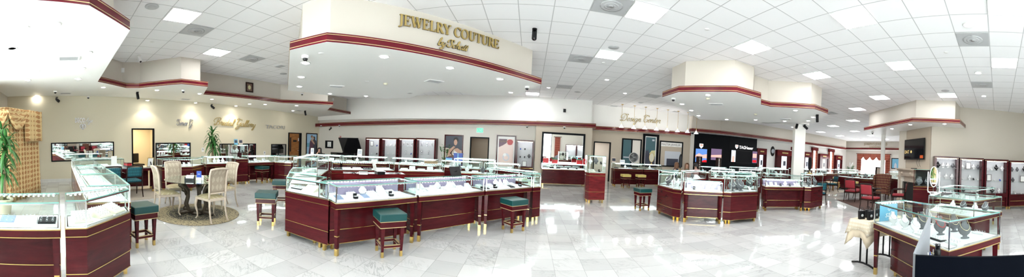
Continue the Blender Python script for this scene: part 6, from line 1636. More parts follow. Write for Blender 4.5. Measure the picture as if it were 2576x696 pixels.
WF.slab(MB(), L0+.06, R0-.06, mz-.32, mz-.10, .002, .12).build('frieze', 'stone', t)
for f in (.16, .5, .84):
    c = WF.pt(L0+.06+(w_-.12)*f, .125, mz-.21); q = MB(); q.ball(c, .07, 12, 0, (.9,.9,.9)); q.build('rosette', 'stone', t)
q = MB(); WF.slab(q, L0+.02, R0-.02, mz-.10, mz-.05, .002, .17); WF.slab(q, L0-.03, R0+.03, mz-.05, mz, .002, .23); q.build('mantel_shelf', 'stone', t)
WF.slab(MB(), L0+.26, R0-.26, 0, mz-.32, .002, .012).build('hearth_back', 'stone', t); WF.slab(MB(), L0+.42, R0-.42, .0, mz-.62, .012, .020).build('firebox', 'hearth', t)
q = MB(); WF.frame(q, L0+.40, R0-.40, 0, mz-.58, .03, .012, .05, bottom=False); q.build('fire_screen_frame', 'black', t); WF.slab(MB(), L0-.05, R0+.05, 0, .012, .24, .50).build('hearth_slab', 'stone', t)
# television over it
a, b = WF.px(2281, 349), WF.px(2329, 400); t0, t1 = sorted((a[0], b[0])); z0, z1 = WF.px(2300, 401)[1], WF.px(2300, 350)[1]
t = thing('television', 'black television with gold letters on the chimney breast', 'television', WF.pt((t0+t1)/2, .03, z0))
WF.slab(MB(), t0, t1, z0, z1, .06, .10).build('bezel', 'black', t); WF.slab(MB(), t0+.03, t1-.03, z0+.05, z1-.03, .10, .103).build('screen', 'tvblack', t); WF.slab(MB(), (t0+t1)/2-.2, (t0+t1)/2+.2, z0+.2, z1-.2, .002, .06).build('bracket', 'black', t)
M['tvgold'] = emission('screen_gold', (.75,.52,.20), .26); M['tvorange'] = emission('screen_orange', (.55,.10,.03), .2)
U = Vector((-WF.d.x, -WF.d.y, 0)); zc = z0+(z1-z0)*.30
flat_text('DAT', Vector(WF.pt(t1-.05, .1035, zc)), U, Z3, .20, 'tvgold', t, 'lettering')
q = MB(); q.lathe([(.05,0),(.06,.0),(.06,.004),(.05,.004),(.05,0)], n=16); c = Vector(WF.pt(t1-.62, .105, zc+.07)); q.xf(Matrix.Translation(c) @ Matrix.Rotation(WF.ang(),4,'Z') @ Matrix.Rotation(pi/2,4,'X')); q.build('emblem', 'tvgold', t)
WF.slab(MB(), t0+.06, t0+.30, z0+.05, z0+.17, .1032, .1036).build('picture', 'tvorange', t)
for u, k in ((.42,.30),(.60,.36)):
    p = [WF.pt(t0+u, .03, z0+.02), WF.pt(t0+u+.04, .04, z0-.12), WF.pt(t0+u-.06*k, .05, z0-.22), WF.pt(t0+u-.2*k*2, .06, z0-.30)]; MB().tube(p, .006, 6).build('cable', 'black', t)
t = thing('cable_box', 'flat black box lying on the fireplace mantel', 'set-top box', WF.pt((L0+R0)/2-.25, .11, mz+.001), WF.ang())
MB().box(-.14,.14,-.07,.07,.004,.035).build('case', 'black', t, False); MB().box(-.10,.10,-.05,.05,0,.004).build('feet', 'grey', t, False)

# ================================================================ COLUMNS, WATCH BOUTIQUE, FAR WALLS
cx, cyy = 12.9*sin((2007-X_MID)/F_PX), 12.9*cos((2007-X_MID)/F_PX)
structure(MB().cbox((cx, cyy, 1.63), (.46,.46,3.20), 0, .9).build('wall_column', 'cream2'))
structure(MB().prism([(9.6,7.6),(cx+.3,cyy-.3),(cx+.25,cyy+.3),(8.9,9.3)], 3.2, 3.36).build('trim_column_soffit', 'white'))
c2 = 15.4; structure(MB().cbox((c2*sin((2220-X_MID)/F_PX), c2*cos((2220-X_MID)/F_PX), 1.61), (.17,.17,3.2)).build('wall_column_slim', 'cream2'))
for k, (dx, dy, aim, lb) in enumerate([(-.30,-.10,(-.6,-.3,-.6),'black bullet camera on the column top, looking at the watch boutique'), (-.02,-.32,(.5,-.5,-.6),'black bullet camera on the column top, looking at the aisle')]):
    bullet_cam(Vector((cx+dx, cyy+dy, 3.2)), lb, aim, drop=.09, L=.24, r=.055)
bz = lambda x, y, d: AD(x, y, d)[2]
wt1, wt2, wt3 = AD(1741, 341, 18.3), AD(1837, 343, 19.6), AD(1905, 347, 21.2)
WK1, WK2 = Wall(wt2, wt1), Wall(wt3, wt2)
hb = 3.05
structure(MB().prism([wt1[:2], wt2[:2], wt3[:2], (wt3[0]+.6, wt3[1]+1.2), (wt1[0]+.2, wt1[1]+1.6)], 0, hb).build('wall_watch_boutique', 'darkframe'))
fascia_band(trim(), [AD(1741,338,17.6)[:2], AD(1812,333,18.2)[:2], AD(1850,335,19.0)[:2], AD(2128,377,31)[:2], (28.6, 17.0), (9.2, 17.0)], [3.06]*6, .20)
structure(MB().prism([AD(1741,338,17.9)[:2], AD(1812,333,18.5)[:2], AD(1850,335,19.3)[:2], AD(2128,377,31.3)[:2], (28.9, 17.0), (9.4, 17.0)], 3.25, CEIL).build('wall_bulkhead_watch', 'cream'))
fascia_band(trim(), [(29.0, 16.8), (28.4, 16.2), (28.0, 8.0), (29.4, 8.0), (29.4, 16.8)], 3.15, .22)
structure(MB().box(28.3, 29.4, 7.5, 16.6, 3.36, CEIL).build('wall_bulkhead_far_end', 'cream'))
def shield(face, x, y, s, label, txt=None):
    c = face.at(x, y, .02); U = face.U(); t = thing('wall_sign', label, 'sign', c-face.N()*.02)
    pts = [(-.5,.6),(.5,.6),(.5,-.1),(0,-.6),(-.5,-.1)]; N = face.N()
    vs = [c+U*(p[0]*s)+Z3*(p[1]*s)+N*o for o in (-.018,.012) for p in pts]
    MB().add(vs, [(0,1,2,3,4),(9,8,7,6,5)]+[(i,5+i,5+(i+1)%5,(i+1)%5) for i in range(5)]).build('shield', 'signlit', t)
    pt2 = [(-.38,.48),(.38,.48),(.38,.05),(-.38,.05)]; vs = [c+U*(p[0]*s)+Z3*(p[1]*s)+N*o for o in (.0125,.0145) for p in pt2]
    MB().add(vs, [(3,2,1,0),(4,5,6,7)]+[(i,(i+1)%4,4+(i+1)%4,4+i) for i in range(4)]).build('shield_field', 'signred', t)
    return t, c, U
M['signlit'] = emission('lit_letter', (1,.97,.95), .5); M['signred'] = emission('lit_red', (.85,.30,.22), .25)
t, c, U = shield(Face(WK2), 1853, 369, .22, 'lit boutique name sign with a small shield on the black wall')
a = Face(WK2).at(1859, 373.6, .02); b = Face(WK2).at(1894, 373.6, .02); k = (b-a).dot(U)/6.2
o = flat_text('TAG', a, U, Z3, .30, 'signlit', t, 'lettering'); o2 = flat_text('Heuer', a+U*((b-a).dot(U)*.44), U, Z3, .30, 'signlit', t, 'lettering')
for ob, f0, f1 in ((o, 0, .42), (o2, .43, 1.0)):
    T = t.matrix_world.translation; W_ = (b-a).dot(U); xs = [((v.co+T)-a).dot(U) for v in ob.data.vertices]; x0, x1 = min(xs), max(xs)
    for v in ob.data.vertices: u = ((v.co+T)-a).dot(U); v.co += U*((f0+(f1-f0)*(u-x0)/(x1-x0))*W_-u)
shield(Face(WK1), 1764, 367, .24, 'small lit shield emblem on the black wall above the sunset screen')
M['sunset1'] = emission('screen_blue', (.12,.26,.62), .26); M['sunset2'] = emission('screen_pink', (.95,.45,.38), .26); M['sunset3'] = emission('screen_plum', (.22,.15,.26), .2); M['carred'] = emission('screen_red', (.75,.02,.03), .25); M['adlight'] = emission('screen_white', (.80,.88,1.0), .26)
def screen(w, x0, y0, x1, y1, label, shapes, base, framem='black', name='advert_screen'):
    t = wall_panel(w, x0, y0, x1, y1, label, name, 'screen', base, framem, .03, .03)
    for i, (n, p, m) in enumerate(shapes): poly_on(w, t, n, p, m, i+1)
    return t
screen(WK1, 1749, 372, 1778, 409, 'bright screen of a sunset sky and a red car on the black wall', [('cloud_glow', [(0,.35),(1,.30),(1,.62),(.6,.55),(.3,.66),(0,.5)], 'sunset2'), ('car_shape', [(.5,0),(1,0),(1,.16),(.8,.18),(.62,.10)], 'carred')], 'sunset1')
screen(WK1, 1788, 372, 1815, 404, 'dimmer screen of a dusk sky on the black wall', [('cloud_glow', [(0,.25),(1,.25),(1,.5),(0,.42)], 'sunset2')], 'sunset3')
screen(WK2, 1839, 376, 1850, 408, 'narrow bright advert panel left of the boutique television', [('figure_shape', [(.2,0),(.8,0),(.8,.5),(.2,.5)], 'sunset2')], 'adlight')
screen(WK2, 1852, 377, 1889, 411, 'large dark television in the black boutique wall', [], 'darkscreen', 'black', 'television')
screen(WK2, 1892, 379, 1904, 411, 'narrow advert panel right of the boutique television', [('figure_shape', [(.1,.45),(.9,.45),(.9,.8),(.1,.8)], 'sunset2'), ('pink_block', [(.1,.05),(.9,.05),(.9,.25),(.1,.25)], 'carred')], 'sunset3')
# brand cabinets along the far back wall
WTc = shifted(WT, .3)
for i, (x0, x1, yt, yb) in enumerate([(1906,1930,372,412), (1957,1994,376,412), (2021,2043,381,413), (2064,2086,386,414), (2104,2120,390,415)]):
    a, b = WTc.px(x0, yt), WTc.px(x1, yt); t0, t1 = b[0], a[0]; z1 = a[1]
    t = thing('brand_cabinet', 'dark red brand cabinet with a lit watch poster, %s along the far back wall' % ORD[i], 'display cabinet', WTc.pt((t0+t1)/2, -.15, 0), group='brand cabinets')
    WTc.slab(MB(), t0, t1, 0, z1, -.29, -.06).build('body', 'wood', t); WTc.slab(MB(), t0, t1, z1-.45, z1, -.06, 0).build('header', 'wood2', t)
    for u in (t0, t1-.12): WTc.slab(MB(), u, u+.12, 0, z1-.45, -.06, 0).build('side_post', 'wood', t)
    WTc.slab(MB(), t0+.35*(t1-t0), t1-.30*(t1-t0), .85, z1-.5, -.058, -.05).build('lit_poster', 'adlight' if i != 3 else 'printpink', t)
    WTc.slab(MB(), t0+.42*(t1-t0), t1-.42*(t1-t0), 1.2, z1-.9, -.0495, -.045).build('watch_print', 'printdark', t)
    WTc.slab(MB(), t0+.3*(t1-t0), t1-.3*(t1-t0), z1-.28, z1-.18, 0, .006).build('name_line', 'gold', t)
q = WT.px(1943, 380); t = thing('wall_clock', 'oval dark watch-shaped clock on the far back wall', 'clock', WT.pt(q[0], .003, q[1]), WT.ang())
mt = Matrix.Rotation(-pi/2, 4, 'X') 
MB().lathe([(0,.0),(.36,0),(.36,.05),(.30,.06),(0,.06)], n=28).xf(Matrix.Diagonal((.62,1.1,1,1))).xf(Matrix.Rotation(-pi/2,4,'X')).build('case', 'black', t, False)
MB().lathe([(0,.061),(.24,.061),(.24,.068),(0,.068)], n=24).xf(Matrix.Diagonal((.75,.75,1,1))).xf(Matrix.Rotation(-pi/2,4,'X')).build('dial', 'printsilver', t, False)
for i, (x0, x1, y0) in enumerate([(1995,2001,369),(2046,2062,370),(2088,2103,374)]):
    a, b = WTc.px(x0, y0), WTc.px(x1, y0); t0, t1 = b[0]+.06, a[0]-.06; z1 = a[1]
    t = thing('window_drapery', 'narrow window with burgundy drapes, %s along the far back wall' % ORD[i], 'curtains', WT.pt((t0+t1)/2, .1, 0), group='narrow curtained windows')
    WT.slab(MB(), t0, t1, z1-.30, z1, .01, .22).build('pelmet', 'redbag' if False else 'wood2', t); WT.slab(MB(), t0+.25*(t1-t0), t1-.25*(t1-t0), .5, z1-.3, .003, .012).build('window_pane', 'winglow', t)
    for f0, f1 in ((0,.26),(.74,1)):
        m = MB(); drape(m, WT.pt(t0+f0*(t1-t0), .11), WT.pt(t0+f1*(t1-t0), .11), .02, z1-.29, 3, .04); m.build('drape', 'valance', t, solid=.006)
# far end window with scalloped valance
FX = Face(WX); a, b = WX.px(2158, 381), WX.px(2241, 383); t1, t0 = a[0], b[0]; z1 = 2.75
t = thing('window_drapery', 'wide bright window with a scalloped russet valance in the far end wall', 'curtains', WX.pt((t0+t1)/2, .1, 0))
WX.slab(MB(), t0+.2, t1-.2, .5, z1-.2, .003, .012).build('window_pane', 'winglow', t)
for k in range(5):
    u0, u1 = t0+(t1-t0)*k/5, t0+(t1-t0)*(k+1)/5
    R = [[WX.pt(u0+(u1-u0)*j/8, .16+.05*sin(pi*j/8)*(.5+v), z1-(.35+.35*sin(pi*j/8))*v) for j in range(9)] for v in [i/5 for i in range(6)]]
    MB().sheet(R).build('swag', 'valance', t, solid=.01)
for u0, u1 in ((t0, t0+.55),(t1-.55, t1)):
    m = MB(); drape(m, WX.pt(u0,.12), WX.pt(u1,.12), .02, z1-.15, 4, .05); m.build('drape', 'valance', t, solid=.006)
MB().tube([WX.pt(t0-.1,.13,z1), WX.pt(t1+.1,.13,z1)], .035, 8).build('rail', 'darkwood', t)
t = wall_panel(WX, 2243, 397, 2262, 425, 'blue framed poster right of the far bright window', 'poster', 'poster', 'printsea', 'darkwood', .08)
poly_on(WX, t, 'figure_print', [(.3,.0),(.75,.0),(.7,.4),(.5,.6),(.35,.4)], 'printsilver', 1)
WXu = Wall((28.29, 7.5), (28.29, 16.6))
a = WXu.px(2176, 366); t = plain_sign(Face(WXu), "JOSEPH'S JEWELERS", 2174, 364.5, 2232, .26, 'tan', 'distant pale gold two-line name sign over the far end window'); 
p0 = Face(WXu).at(2187, 370.8, .02); o = flat_text('DIAMOND CO.', p0, Face(WXu).U(), Z3, .26, 'tan', t, 'lettering')
# orchid and far objects
def far_case(pts, label, zt=1.1, zw=.78, kinds=('wbust','tray','gbust','stand'), n=5, wm='wood', style='full', led=(0,2)):
    t = case(label, pts, zt, zw, fronts=(0,), led=led, dots=True, simple=True, woodm=wm, style=style, feet=False if style != 'full' else True)
    fill(t, pts[0], pts[1], .27, list(kinds), label.split(',')[0][:70], n, detail=False); return t
def P2(x, d): return (d*sin((x-X_MID)/F_PX), d*cos((x-X_MID)/F_PX))
nf = 0
for x0, d0, x1, d1, zt, lb in [(1762,15.2,1826,15.0,1.12,'showcase before the sunset screen'), (1836,16.6,1908,16.4,1.15,'long showcase below the boutique television'), (1790,13.2,1850,13.2,1.12,'showcase behind the front corner of the second island'),
    (1862,13.5,1918,13.6,1.15,'showcase between the second island and the boutique'), (1934,14.4,1985,15.0,1.20,'tall showcase before the first brand cabinet'), (1915,17.8,1978,19.0,1.15,'far showcase under the oval clock'),
    (2030,18.4,2080,19.4,1.15,'far showcase beyond the column'), (2000,19.5,2052,21.0,1.15,'far showcase below the curtained windows'), (2058,21.5,2106,23.0,1.15,'far showcase toward the corner of the end wall'),
    (2110,24.0,2160,25.0,1.15,'far showcase before the bright window'), (2165,24.5,2210,24.5,1.15,'far showcase below the scalloped valance'), (2150,20.8,2200,20.3,1.15,'far showcase behind the curved counter')]:
    q = back_quad(P2(x0,d0), P2(x1,d1), .6); far_case(q, lb + ', standing in the far showroom', zt, .78, n=6 if d0 < 17 else 5); nf += 1
cc = [P2(2108,19.4), P2(2135,18.2), P2(2170,17.5), P2(2205,17.2), P2(2236,17.3), P2(2236,18.0), P2(2170,18.3), P2(2112,20.1)]
t = case('curved counter showcase with the yellow stool, behind the wing chair', cc, 1.12, .76, fronts=(1,), led=(0,1,2,3), simple=True)
fill(t, cc[1], cc[4], .28, ['gbust','tray','wbust'], 'the curved counter showcase', 8, detail=False)
q = back_quad(P2(2236,15.9), P2(2262,15.0), .5); far_case(q, 'dark cabinet showcase beside the fireplace, left of the mantel', 1.30, .92, n=3)
o = place(SY, 1, (*P2(2152,16.9), 0), .3, 'yellow topped stool at the curved counter behind the wing chair', 'square counter stools')
o = place(SY, 1, (*P2(2104,21.2), 0), .6, 'yellow topped stool far off beyond the pine table', 'square counter stools')
def tower(p, rz, label, w=.5, h=1.5, base=.85):
    t = thing('watch_tower', label, 'display tower', (*p, 0), rz, 'framed counter towers')
    MB().box(-w/2,w/2,-.15,.15,0,base).build('base', 'wood', t, False); 
    for q in ((-w/2,-w/2+.05,base,h),(w/2-.05,w/2,base,h),(-w/2+.05,w/2-.05,h-.05,h),(-w/2+.05,w/2-.05,base,base+.04)): MB().box(q[0],q[1],-.08,.08,q[2],q[3]).build('frame', 'darkwood', t, False)
    MB().box(-w/2+.05,w/2-.05,-.01,.01,base+.04,h-.05).build('pad', 'printsand', t, False)
    for i in range(4):
        for j in range(4): MB().box(-w/2+.09+j*(w-.24)/3, -w/2+.14+j*(w-.24)/3, -.022,-.010, base+.10+i*(h-base-.25)/4, base+.16+i*(h-base-.25)/4).build('watch', 'silver', t, False)
    return t
tower(P2(1759,16.2), .55, 'dark framed watch tower before the sunset screen', .42, 1.62); tower(P2(1808,16.9), .6, 'wide dark framed watch tower before the dimmer dusk screen', .55, 1.60)
tower(P2(2213,15.6), 1.1, 'dark framed board of watches behind the wing chair', .5, 1.5)

# ================================================================ RIGHT FOREGROUND
# navy counter with a grey side wing
nt = G(2308, 640, .93)
P0 = Vector((2.27, .62)); P1 = Vector((2.50, -.62)); dn = (P1-P0).normalized(); nb = Vector((-dn.y, dn.x));  nb = nb if nb.x > 0 else -nb
t = thing('reception_counter', 'navy counter with a grey slanted side wing in the lower corner of the photo', 'counter', (2.5, 0, 0))
MB().prism([tuple(P0), tuple(P1), tuple(P1+nb*.03), tuple(P0+nb*.03)], 0, .925).build('front_panel', 'navy', t)
MB().prism([tuple(P0+nb*.03), tuple(P1+nb*.03), tuple(P1+nb*.55), (2.69,.585)], .70, .725).build('worktop', 'greypanel', t)
a, b = P0+nb*.031, Vector((2.69,.602)); wv = (b-a).normalized(); wn = Vector((-wv.y, wv.x))
vs = []
for s in (0, .022):
    for p, z in ((a,0),(b,0),(b,1.16),(a,.93)): vs.append((*(p+wn*s), z))
MB().add(vs, [(0,1,2,3),(7,6,5,4),(0,4,5,1),(1,5,6,2),(2,6,7,3),(3,7,4,0)]).build('side_wing', 'greypanel', t)
p = Vector(AD(2358, 630, 2.55)); t = thing('bottle', 'slim black bottle standing on the navy counter', 'bottle', (P0.x+nb.x*.16+dn.x*.17, P0.y+nb.y*.16+dn.y*.17, .7255))
MB().lathe([(.026,0),(.028,.004),(.028,.20),(.022,.215),(.0,.216)], n=20).build('body', 'black', t, False); MB().lathe([(.022,.2165),(.022,.255),(.020,.26),(0,.26)], n=20).build('cap', 'blackgl', t, False)
t = thing('pen_cup', 'blue cup of small tools on the navy counter beside the grey wing', 'cup', (P0.x+nb.x*.22+dn.x*.11, P0.y+nb.y*.22+dn.y*.11, .7255))
MB().lathe([(.030,0),(.034,.10),(.031,.10),(.027,.004),(0,.004)], n=20).build('cup', 'bluebag', t, False)
for i in range(4): MB().tube([(.012*cos(i*1.6),.012*sin(i*1.6),.006),(.022*cos(i*1.6),.022*sin(i*1.6),.15+.015*i)], .004, 6).build('tool', ['steel','paper','bluebag','grey'][i], t, False)
t = thing('spray_bottle', 'clear squat bottle behind the blue cup on the navy counter', 'bottle', (P0.x+nb.x*.32+dn.x*.17, P0.y+nb.y*.32+dn.y*.17, .7255))
MB().lathe([(.024,0),(.028,.01),(.028,.07),(.012,.09),(.012,.10),(0,.10)], n=16).build('body', 'printsilver', t, False); MB().lathe([(.014,.101),(.014,.125),(0,.126)], n=12).build('cap', 'plastic', t, False)

# folding table under an ecru cloth with black gift bags
q = [(4.26,2.24),(4.19,1.90),(4.98,1.66),(5.10,2.02)]
c = sum((vec2(p) for p in q), Vector((0,0)))/4
t = thing('folding_table', 'narrow folding table with a black foot under the lace cloth', 'table', (c.x, c.y, 0))
MB().prism(q, .715, .738).build('top', 'grey', t)
e = vec2(q[0])*.5+vec2(q[1])*.5; ax = (vec2(q[3])*.5+vec2(q[2])*.5-e).normalized(); sd = Vector((-ax.y, ax.x))
for s in (.12, .72):
    b_ = e+ax*s
    for k in (-.07,.07): MB().tube([(*(b_+sd*k), .05), (*(b_+sd*k), .714)], .016, 8).build('leg', 'black', t)
    MB().tube([(*(b_-sd*.24), .016), (*(b_-sd*.12), .045), (*b_, .055), (*(b_+sd*.12), .045), (*(b_+sd*.24), .016)], .016, 8).build('foot', 'black', t)
t = thing('tablecloth', 'ecru cloth with a lace overlay draped over the narrow folding table', 'tablecloth', (c.x, c.y, .74))
def cloth(mb, poly, z, drop, wav, seed, pts=10):
    """draped cloth: flat top, then skirts that ripple and hang lower at the corners"""
    n = len(poly); cc_ = sum((vec2(p) for p in poly), Vector((0,0)))/n; per = []
    for i in range(n):
        a_, b_ = vec2(poly[i]), vec2(poly[(i+1)%n])
        for j in range(pts): per.append((a_.lerp(b_, j/pts), abs(j/pts-.0) if j/pts < .5 else 1-j/pts))
    rows = [[(*(cc_+(p-cc_)*k), z) for p, u in per] for k in (.02,.5,.9,1.0)]
    for v in (.05,.3,.6,1.0):
        r = []
        for i, (p, u) in enumerate(per):
            cf = max(0, 1-u*4.0); o = (p-cc_).normalized()*(.012+v*(.02+wav*sin(i*1.7+seed)*v+.05*cf))
            r.append((*(p+o), z-v*drop*(1+.55*cf)))
        rows.append(r)
    mb.sheet(rows, closed=True)
qq = offset_poly(q, .004)
m = MB(); cloth(m, qq, .7405, .26, .018, 1); m.build('cloth', 'linen', t, solid=.003)
m = MB(); cloth(m, offset_poly(q, .008), .7445, .15, .012, 2); m.build('lace_overlay', 'lace', t, solid=.002)
def gift_bag(loc, rz, label, m='black', w=.10, h=.12, d=.05, tissue=None, group='small black gift bags'):
    t = thing('gift_bag', label, 'gift bag', loc, rz, group)
    MB().add([(-w/2,-d/2,0),(w/2,-d/2,0),(w/2,d/2,0),(-w/2,d/2,0),(-w/2*1.06,-d/2*1.1,h),(w/2*1.06,-d/2*1.1,h),(w/2*1.06,d/2*1.1,h),(-w/2*1.06,d/2*1.1,h)],
        [(0,3,2,1),(0,1,5,4),(1,2,6,5),(2,3,7,6),(3,0,4,7),(4,5,6,7)]).build('bag', m, t, False)
    for y in (-d/2, d/2): MB().tube([(-w*.22,y,h-.005),(-w*.2,y,h+.04),(0,y,h+.06),(w*.2,y,h+.04),(w*.22,y,h-.005)], .003, 5).build('handle', m, t, False)
    if tissue:
        k = MB()
        for i in range(5): k.ball((-w*.35+w*.7*i/4, random.uniform(-.01,.01), h+.008), w*.16, 6, 0, (1,.7,.9))
        k.build('tissue', tissue, t, False)
    else: MB().lathe([(0,0),(.022,0),(.022,.002),(0,.002)], n=14).xf(Matrix.Translation((0,-d/2-.003,h*.45)) @ Matrix.Rotation(pi/2,4,'X')).build('seal', 'grey', t, False)
    return t
for i, (u, v, r, lb) in enumerate([(.08,.04,.3,'small black gift bag at the front corner of the lace-covered table'), (.14,-.09,.5,'small black gift bag beside the sale showcase on the lace table'), (.26,.06,.2,'small black gift bag second back on the lace table'), (.30,-.07,.6,'small black gift bag in the middle of the lace table'), (.46,.03,.4,'small black gift bag with its handle up, furthest back on the lace table')]):
    p = e+ax*u+sd*v; gift_bag((p.x, p.y, .7475), -.9+r, lb, h=.13+.01*(i%2))
# blue sale card in the showcase
dz = .7715; a, b = vec2(R1[0]), vec2(R1[3]); d_ = (b-a).normalized(); nI = Vector((d_.y,-d_.x)); nI = nI if nI.dot(vec2(R1[1])-a) > 0 else -nI
t = thing('sale_card', 'blue sale card standing at the end of the large showcase', 'card', (*(a+d_*.30+nI*.06), dz))
pa, pb = a+d_*.06+nI*.06, a+d_*.44+nI*.06; 
MB().prism([tuple(pa), tuple(pb), tuple(pb+nI*.006), tuple(pa+nI*.006)], dz, dz+.25).build('card', 'printsea', t); MB().prism([tuple(pa+d_*.1-nI*.03), tuple(pb-d_*.1-nI*.03), tuple(pb-d_*.1), tuple(pa+d_*.1)], dz, dz+.02).build('foot', 'plastic', t)
U = Vector((*d_, 0)); V = Z3; q0 = Vector((*(pa+nI*.0065), dz))
if U.cross(V).dot(Vector((*nI,0))) < 0: U = -U; q0 = Vector((*(pb+nI*.0065), dz))
flat_text('sale', q0+U*.11+Z3*.055, U, Z3, .13, 'paper', t, 'lettering', .002, .25); mb = MB()
for i in range(9): aa = i*.7; mb.bar(q0+Vector((nI.x,nI.y,0))*.002+U*(.2+.045*cos(aa))+Z3*(.185+.04*sin(aa)), q0+Vector((nI.x,nI.y,0))*.002+U*(.2+.02*cos(aa))+Z3*(.185+.018*sin(aa)), .006, .003)
mb.build('burst_ornament', 'paper', t)
# chrome swivel mirror on the second showcase and the dark necklace cabinet
t = thing('counter_mirror', 'tall chrome framed swivel mirror standing on the second showcase', 'mirror', (5.84, 1.27, 1.0605), -1.35)
MB().lathe([(.07,0),(.07,.012),(.03,.03),(0,.03)], n=20).build('base', 'chrome', t, False)
for s in (-1, 1): MB().tube([(s*.05,0,.02),(s*.115,0,.08),(s*.115,0,.46)], .012, 8).build('post', 'chrome', t, False)
MB().tube([(-.115,0,.055),(.115,0,.055)], .012, 8).build('crossbar', 'chrome', t, False)
o_ = [(.080*cos(a_)*1, 0, .36+.20*sin(a_)) for a_ in [i*2*pi/28 for i in range(28)]]
MB().tube(o_, .010, 8, closed=True).build('frame', 'chrome', t, False)
mm = MB(); mm.add([(0,-.004,.36)]+[(p[0]*.97,-.004,.36+(p[2]-.36)*.97) for p in o_]+[(0,.004,.36)]+[(p[0]*.97,.004,.36+(p[2]-.36)*.97) for p in o_], [(0,1+i,1+(i+1)%28) for i in range(28)]+[(29,30+(i+1)%28,30+i) for i in range(28)]+[(1+i,30+i,30+(i+1)%28,1+(i+1)%28) for i in range(28)]); mm.build('mirror_glass', 'mirror', t, False)
nq = back_quad((9.05,2.62), (9.18,2.02), .5)
t = case('dark necklace cabinet between the fireplace and the lit shelves', nq, 1.52, .98, led=(), group='glass jewellery showcases', metal='wood', deckm='trayblack', back=2, backm='trayblack')
fill(t, nq[0], nq[1], .22, ['gbust','gbust'], 'the dark necklace cabinet', 2, detail=False)

# ================================================================ THINGS ON THE COUNTERS
def on(x, y, z): return G(x, y, z)
t = thing('laptop', 'silver laptop with its lid up on a heap of cables, inside the big island', 'laptop', (-3.78, 6.90, .766), 2.35)
MB().box(-.17,.17,-.12,.12,.07,.085).build('keyboard_base', 'silver', t, False); MB().add([(-.17,.115,.088),(.17,.115,.088),(.17,.17,.31),(-.17,.17,.31),(-.17,.123,.086),(.17,.123,.086),(.17,.178,.308),(-.17,.178,.308)], [(0,1,2,3),(7,6,5,4),(0,4,5,1),(1,5,6,2),(2,6,7,3),(3,7,4,0)]).build('lid', 'plastic', t, False)
MB().box(-.16,.16,-.10,.10,0,.069).build('riser', 'black', t, False); MB().lathe([(0,0),(.018,0),(.018,.002),(0,.002)], n=12).xf(Matrix.Translation((0,.1515,.20)) @ Matrix.Rotation(-pi/2+.24,4,'X')).build('lid_emblem', 'grey', t, False)
for k in range(2):
    t = thing('cable', ['black cable coiled beyond the papers inside the big island','black cable coiled at the lid side of the laptop'][k], 'cable', [(-4.40,6.56,.766),(-3.42,7.30,.766)][k])
    pts = [(.09*cos(a_*1.3+k)*(.7+.2*k), .09*sin(a_+k), .006+.009*((i*3+k)%3)) for i, a_ in enumerate([j*.55 for j in range(14)])]
    MB().tube(pts, .005, 6).build('cord', 'black', t, False); MB().box(pts[-1][0]-.02, pts[-1][0]+.02, pts[-1][1]-.01, pts[-1][1]+.01, 0.001, .02).build('plug', 'black', t, False)
t = thing('paper_stack', 'stack of papers beside the laptop in the big island', 'papers', (-4.12, 6.62, .766), .6); MB().box(-.11,.11,-.15,.15,0,.05).build('sheets', 'paper', t, False); MB().box(-.10,.12,-.14,.14,.05,.056).build('top_sheet', 'greypanel', t, False)
t = thing('tablet', 'black tablet tilted on a stand behind the middle island showcase', 'tablet', (-1.42, 5.72, 1.001), .9)
q = MB(); q.box(-.13,.13,-.006,.006,0,.19); q.xf(Matrix.Rotation(-.4,4,'X')); q.build('screen', 'blackgl', t, False); MB().bar((0,.0,.10),(0,.10,0),.04,.006).build('easel', 'black', t, False)
t = thing('box', 'flat brown box with a gold lid on the rear island showcase', 'box', (-3.0, 8.75, 1.001), .4); MB().box(-.2,.2,-.12,.12,0,.06).build('box', 'cane', t, False); MB().box(-.21,.21,-.13,.13,.06,.085).build('lid', 'jewel', t, False)
t = thing('gift_box', 'blue gift bag box standing on the rear row before the woman poster', 'gift box', (-2.62, 10.75, 1.021), .1); MB().box(-.16,.16,-.10,.10,0,.24).build('box', 'bluebag', t, False); MB().box(-.17,.17,-.11,.11,.24,.28).build('lid', 'bluebag', t, False); MB().box(-.02,.02,-.112,-.101,0,.28).build('ribbon', 'printsea', t, False)
t = thing('gift_box', 'low blue box on the rear row beside the taller blue one', 'gift box', (-2.98, 10.78, 1.021), .2); MB().box(-.12,.12,-.08,.08,0,.08).build('box', 'printsea', t, False); MB().box(-.125,.125,-.085,.085,.08,.10).build('lid', 'bluebag', t, False)
for x, lb, tis, z in [(.72,'red gift bag with white tissue on the mirror cabinet','paper',.20), (1.12,'red gift bag with green tissue, second on the mirror cabinet','green',.16), (2.22,'red gift bag with green tissue at the pedestal end of the mirror cabinet','green',.18)]:
    gift_bag((x, 13.15, .9915), 0, lb, 'redbag', .24, z, .11, tis, 'red gift bags')
gift_bag((2.48, 13.25, .9915), .1, 'tall red gift bag at the very end of the mirror cabinet', 'redbag', .16, .24, .1, None, 'red gift bags')
t = thing('counter_fan', 'round grey desk fan on the design showcase', 'fan', (4.95, 13.62, 1.101)); 
MB().lathe([(.13,0),(.13,.02),(.04,.04),(.03,.08),(0,.08)], n=20).build('base', 'grey', t, False); fz = .30
gr = MB()
for k in range(5): gr.tube([(.045*(k+1)*cos(a_), -.05+.006*k, fz+.045*(k+1)*sin(a_)) for a_ in [i*2*pi/24 for i in range(24)]], .005, 5, closed=True)
for k in range(12): a_ = k*pi/6; gr.bar((.03*cos(a_),-.05,fz+.03*sin(a_)),(.225*cos(a_),-.03,fz+.225*sin(a_)),.004)
gr.build('grille', 'grey', t, False); MB().lathe([(.235,-.05),(.245,-.02),(.235,.05),(.22,.05),(.22,-.05)], n=28).xf(Matrix.Translation((0,0,fz)) @ Matrix.Rotation(pi/2,4,'X')).build('housing', 'grey', t, False)
